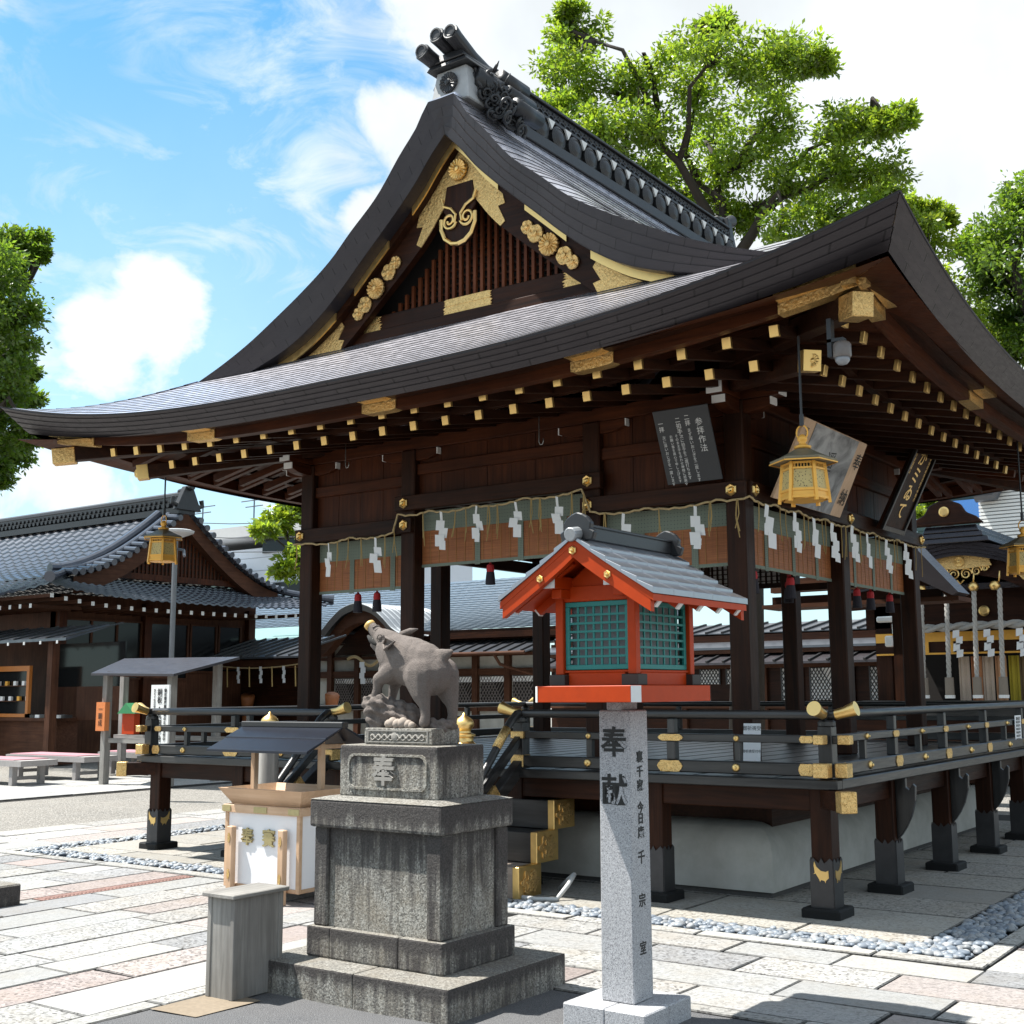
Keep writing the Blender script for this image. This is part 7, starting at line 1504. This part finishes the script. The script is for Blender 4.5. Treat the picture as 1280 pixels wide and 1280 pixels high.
# ------------------------------------------------------------------ trees
def at(u, v, dist): return Vector((3.233, -8.1709, 1.55))+pxdir(u, v)*dist
def leaf_mat(name, c, tr):
    M = Mat(name); t = M.attr('tint'); col = M.mix(1., t, c, 'MULTIPLY'); d = M.n('ShaderNodeBsdfDiffuse'); q = M.n('ShaderNodeBsdfTranslucent'); gl_ = M.n('ShaderNodeBsdfGlossy'); a = M.n('ShaderNodeMixShader'); b = M.n('ShaderNodeMixShader')
    M.nt.links.new(col, d.inputs[0]); M.nt.links.new(M.mix(1., t, tr, 'MULTIPLY'), q.inputs[0]); a.inputs[0].default_value = .45; M.nt.links.new(d.outputs[0], a.inputs[1]); M.nt.links.new(q.outputs[0], a.inputs[2])
    gl_.inputs['Roughness'].default_value = .35; gl_.inputs[0].default_value = (.8, .8, .8, 1); b.inputs[0].default_value = .05; M.nt.links.new(a.outputs[0], b.inputs[1]); M.nt.links.new(gl_.outputs[0], b.inputs[2])
    M.nt.links.new(b.outputs[0], M.nt.nodes['Material Output'].inputs[0]); return M.m
BARK = plain('dark_bark', (.045, .036, .028), .9, 0, .4, 8, .6, .02)
def leaves(name, clumps, per, size, m, parent, flat=.75, twigs=24, spread=.27):
    V = []; C = []
    for (c, r) in clumps:
        k = max(6, int(twigs)); d = NP.normal(size=(k, 3)); d /= np.linalg.norm(d, axis=1)[:, None]; rad = NP.uniform(.1, 1.25, k)**.65; tw = d*rad[:, None]*np.array([1, 1, flat])*NP.uniform(.65, 1.3, 3)*r
        n = int(per); w = NP.integers(0, k, n); off = NP.normal(size=(n, 3))*np.array([1, 1, .6])*spread*r*.62; p = tw[w]+off+np.array(c)
        dr = off/ (np.linalg.norm(off, axis=1)[:, None]+1e-6)+NP.normal(size=(n, 3))*.55+np.array([0, 0, -.15]); dr /= np.linalg.norm(dr, axis=1)[:, None]
        nn = NP.normal(size=(n, 3))*.75+np.array([0, 0, .8]); sd = np.cross(dr, nn); sd /= np.linalg.norm(sd, axis=1)[:, None]+1e-9
        L = (size*NP.uniform(.65, 1.3, n))[:, None]; wd = L*.36; mid = p+dr*L*.5; up_ = np.cross(sd, dr)*L*.06
        V.append(np.stack([p, mid+sd*wd*.62-up_, p+dr*L, mid-sd*wd*.62-up_], 1)); tcl = NP.uniform(.70, 1.25, k)[w]*NP.uniform(.8, 1.2, n); C.append(np.stack([tcl*NP.uniform(.9, 1.15, n), tcl, tcl*NP.uniform(.6, 1, n)], 1))
    V = np.concatenate(V); C = np.concatenate(C); n = len(V); off = Vector((0, 0, 0)); q = parent
    while q is not None: off += q.location; q = q.parent
    me = bpy.data.meshes.new(name); me.vertices.add(n*4); me.vertices.foreach_set('co', (V.reshape(-1, 3)-np.array(off)).ravel()); me.loops.add(n*4); me.loops.foreach_set('vertex_index', np.arange(n*4)); me.polygons.add(n); me.polygons.foreach_set('loop_start', np.arange(n)*4); me.update(calc_edges=True)
    A = me.color_attributes.new('tint', 'FLOAT_COLOR', 'CORNER'); A.data.foreach_set('color', np.repeat(np.concatenate([C, np.ones((n, 1))], 1), 4, 0).ravel()); me.materials.append(m)
    o = bpy.data.objects.new(name, me); COL.objects.link(o); o.parent = parent; return o
def tree(label, base, fork, cl, per, size, m, trunk_r, group='trees round the shrine', flat=.75, twigs=24, spread=.27, gnarl=.25):
    t = thing('broadleaf_tree', base, label, 'tree', group); tb = MB(); b = Vector(base); f = Vector(fork)
    tb.tube([b, b.lerp(f, .4)+Vector((.15, 0, 0)), b.lerp(f, .75)-Vector((.1, .1, 0)), f], [trunk_r*1.25, trunk_r, trunk_r*.85, trunk_r*.7], 12); tb.build('trunk', BARK, t, smooth=True)
    lb = MB(); done = []
    for i, (c, r) in enumerate(cl):
        c = Vector(c); near = sorted(done, key=lambda q: (q[0]-c).length+.6*(q[0]-f).length); s = f if i < 5 or not near else near[0][0]
        m1 = s.lerp(c, .5)+Vector((random.uniform(-gnarl, gnarl)*2, random.uniform(-gnarl, gnarl)*2, random.uniform(.0, gnarl*2.5))); L = trunk_r*(.42 if i < 5 else .22); done += [(m1,), (m1.lerp(c, .6),)]
        lb.tube([s, s.lerp(m1, .5)+Vector((random.uniform(-gnarl, gnarl), random.uniform(-gnarl, gnarl), 0)), m1, m1.lerp(c, .6), c], [L, L*.85, L*.6, L*.38, L*.12], 7)
        for _ in range(5): e = c+Vector((random.uniform(-1, 1), random.uniform(-1, 1), random.uniform(-.4, .8)))*r; lb.tube([m1.lerp(c, .5), c.lerp(e, .5)+Vector((0, 0, .1*r)), e], [L*.28, L*.16, L*.05], 5)
    lb.build('limbs', BARK, t, smooth=True); leaves('crown', cl, per, size, m, t, flat, twigs, spread); return t
def clumps(lst, dist, jit=1.3): return [(tuple(at(u, v, dist+random.uniform(-jit, jit))), r*dist/1538*1.0) for (u, v, r) in lst]
LG = leaf_mat('bright_green_leaf', (.13, .22, .018), (.36, .52, .04)); LD = leaf_mat('deep_green_leaf', (.075, .145, .02), (.22, .36, .03)); LY = leaf_mat('yellow_green_leaf', (.16, .25, .022), (.42, .56, .045))
random.seed(21); NP = np.random.default_rng(21)
A_ = [(735, 190, 40), (850, 215, 50), (930, 200, 55), (1000, 230, 45), (800, 160, 50), (720, 45, 32), (712, 18, 18), (705, 95, 38), (755, 110, 42), (690, 140, 32), (745, 160, 36), (820, 95, 45), (870, 120, 52), (900, 62, 40), (892, 32, 20), (940, 85, 48), (985, 80, 36), (1025, 82, 22), (900, 180, 46), (960, 150, 38), (880, 260, 42), (935, 270, 45), (985, 290, 38), (1050, 170, 44), (1090, 152, 32), (1112, 150, 20), (1040, 225, 45), (1085, 215, 36), (1050, 275, 38), (1105, 235, 26), (1110, 280, 24), (830, 265, 30), (790, 225, 34)]
bA = at(925, 700, 23.5); tree('tall spreading broadleaf tree rising behind the pavilion ridge', (bA.x, bA.y, 0), tuple(at(915, 330, 23.5)), clumps(A_, 23.5), 1900, .105, LG, .28, twigs=26, spread=.26)
B_ = [(1150, 300, 34), (1165, 345, 38), (1195, 400, 36), (1135, 265, 24), (1150, 270, 20), (1215, 440, 34), (1180, 270, 14), (1185, 440, 40), (1230, 480, 30)]
bB = at(1190, 800, 28); tree('young yellow green tree just behind the right eave corner', (bB.x, bB.y, 0), tuple(at(1185, 520, 28)), clumps(B_, 28, .8), 1600, .13, LY, .14, twigs=18, spread=.26)
C_ = [(1262, 300, 46), (1285, 250, 40), (1240, 350, 40), (1285, 370, 50), (1218, 305, 22), (1255, 405, 32), (1300, 430, 40), (1275, 440, 26), (1330, 320, 70), (1340, 230, 60), (1235, 325, 26)]
bC = at(1330, 820, 28); tree('large dark leaved tree at the right edge', (bC.x, bC.y, 0), tuple(at(1325, 470, 28)), clumps(C_, 28, 1.5), 2600, .12, LD, .4, twigs=26, spread=.26)
D_ = [(10, 308, 26), (38, 302, 18), (50, 318, 10), (-20, 340, 40), (14, 345, 22), (-14, 395, 38), (18, 430, 26), (2, 475, 34), (26, 500, 20), (-12, 540, 40), (12, 560, 28), (36, 540, 14), (-4, 590, 18), (-60, 450, 70), (-60, 560, 60), (22, 390, 18), (30, 465, 16)]
bD = at(-70, 900, 33); tree('dense green tree cut off by the left edge', (bD.x, bD.y, 0), tuple(at(-60, 620, 33)), clumps(D_, 33, 1.5), 2800, .14, LD, .45, twigs=30, spread=.3)
E_ = [(345, 655, 20), (365, 640, 18), (330, 662, 10), (360, 710, 16), (372, 700, 14), (395, 650, 30), (400, 690, 26)]
bE = at(386, 900, 30); tree('small leafy tree glimpsed between the office and the left column', (bE.x, bE.y, 0), tuple(at(386, 720, 30)), clumps(E_, 30, .8), 700, .17, LY, .12, twigs=14, spread=.3)
F_ = [(1163, 630, 8), (1160, 622, 6), (1150, 640, 8), (910, 765, 8), (925, 760, 7)]
bF = at(1160, 850, 29); tree('tiny green shrub top beside the carved ridge end of the main hall', (bF.x, bF.y, 0), tuple(at(1160, 660, 29)), clumps(F_[:3], 29, .3), 400, .10, LY, .05, twigs=10)
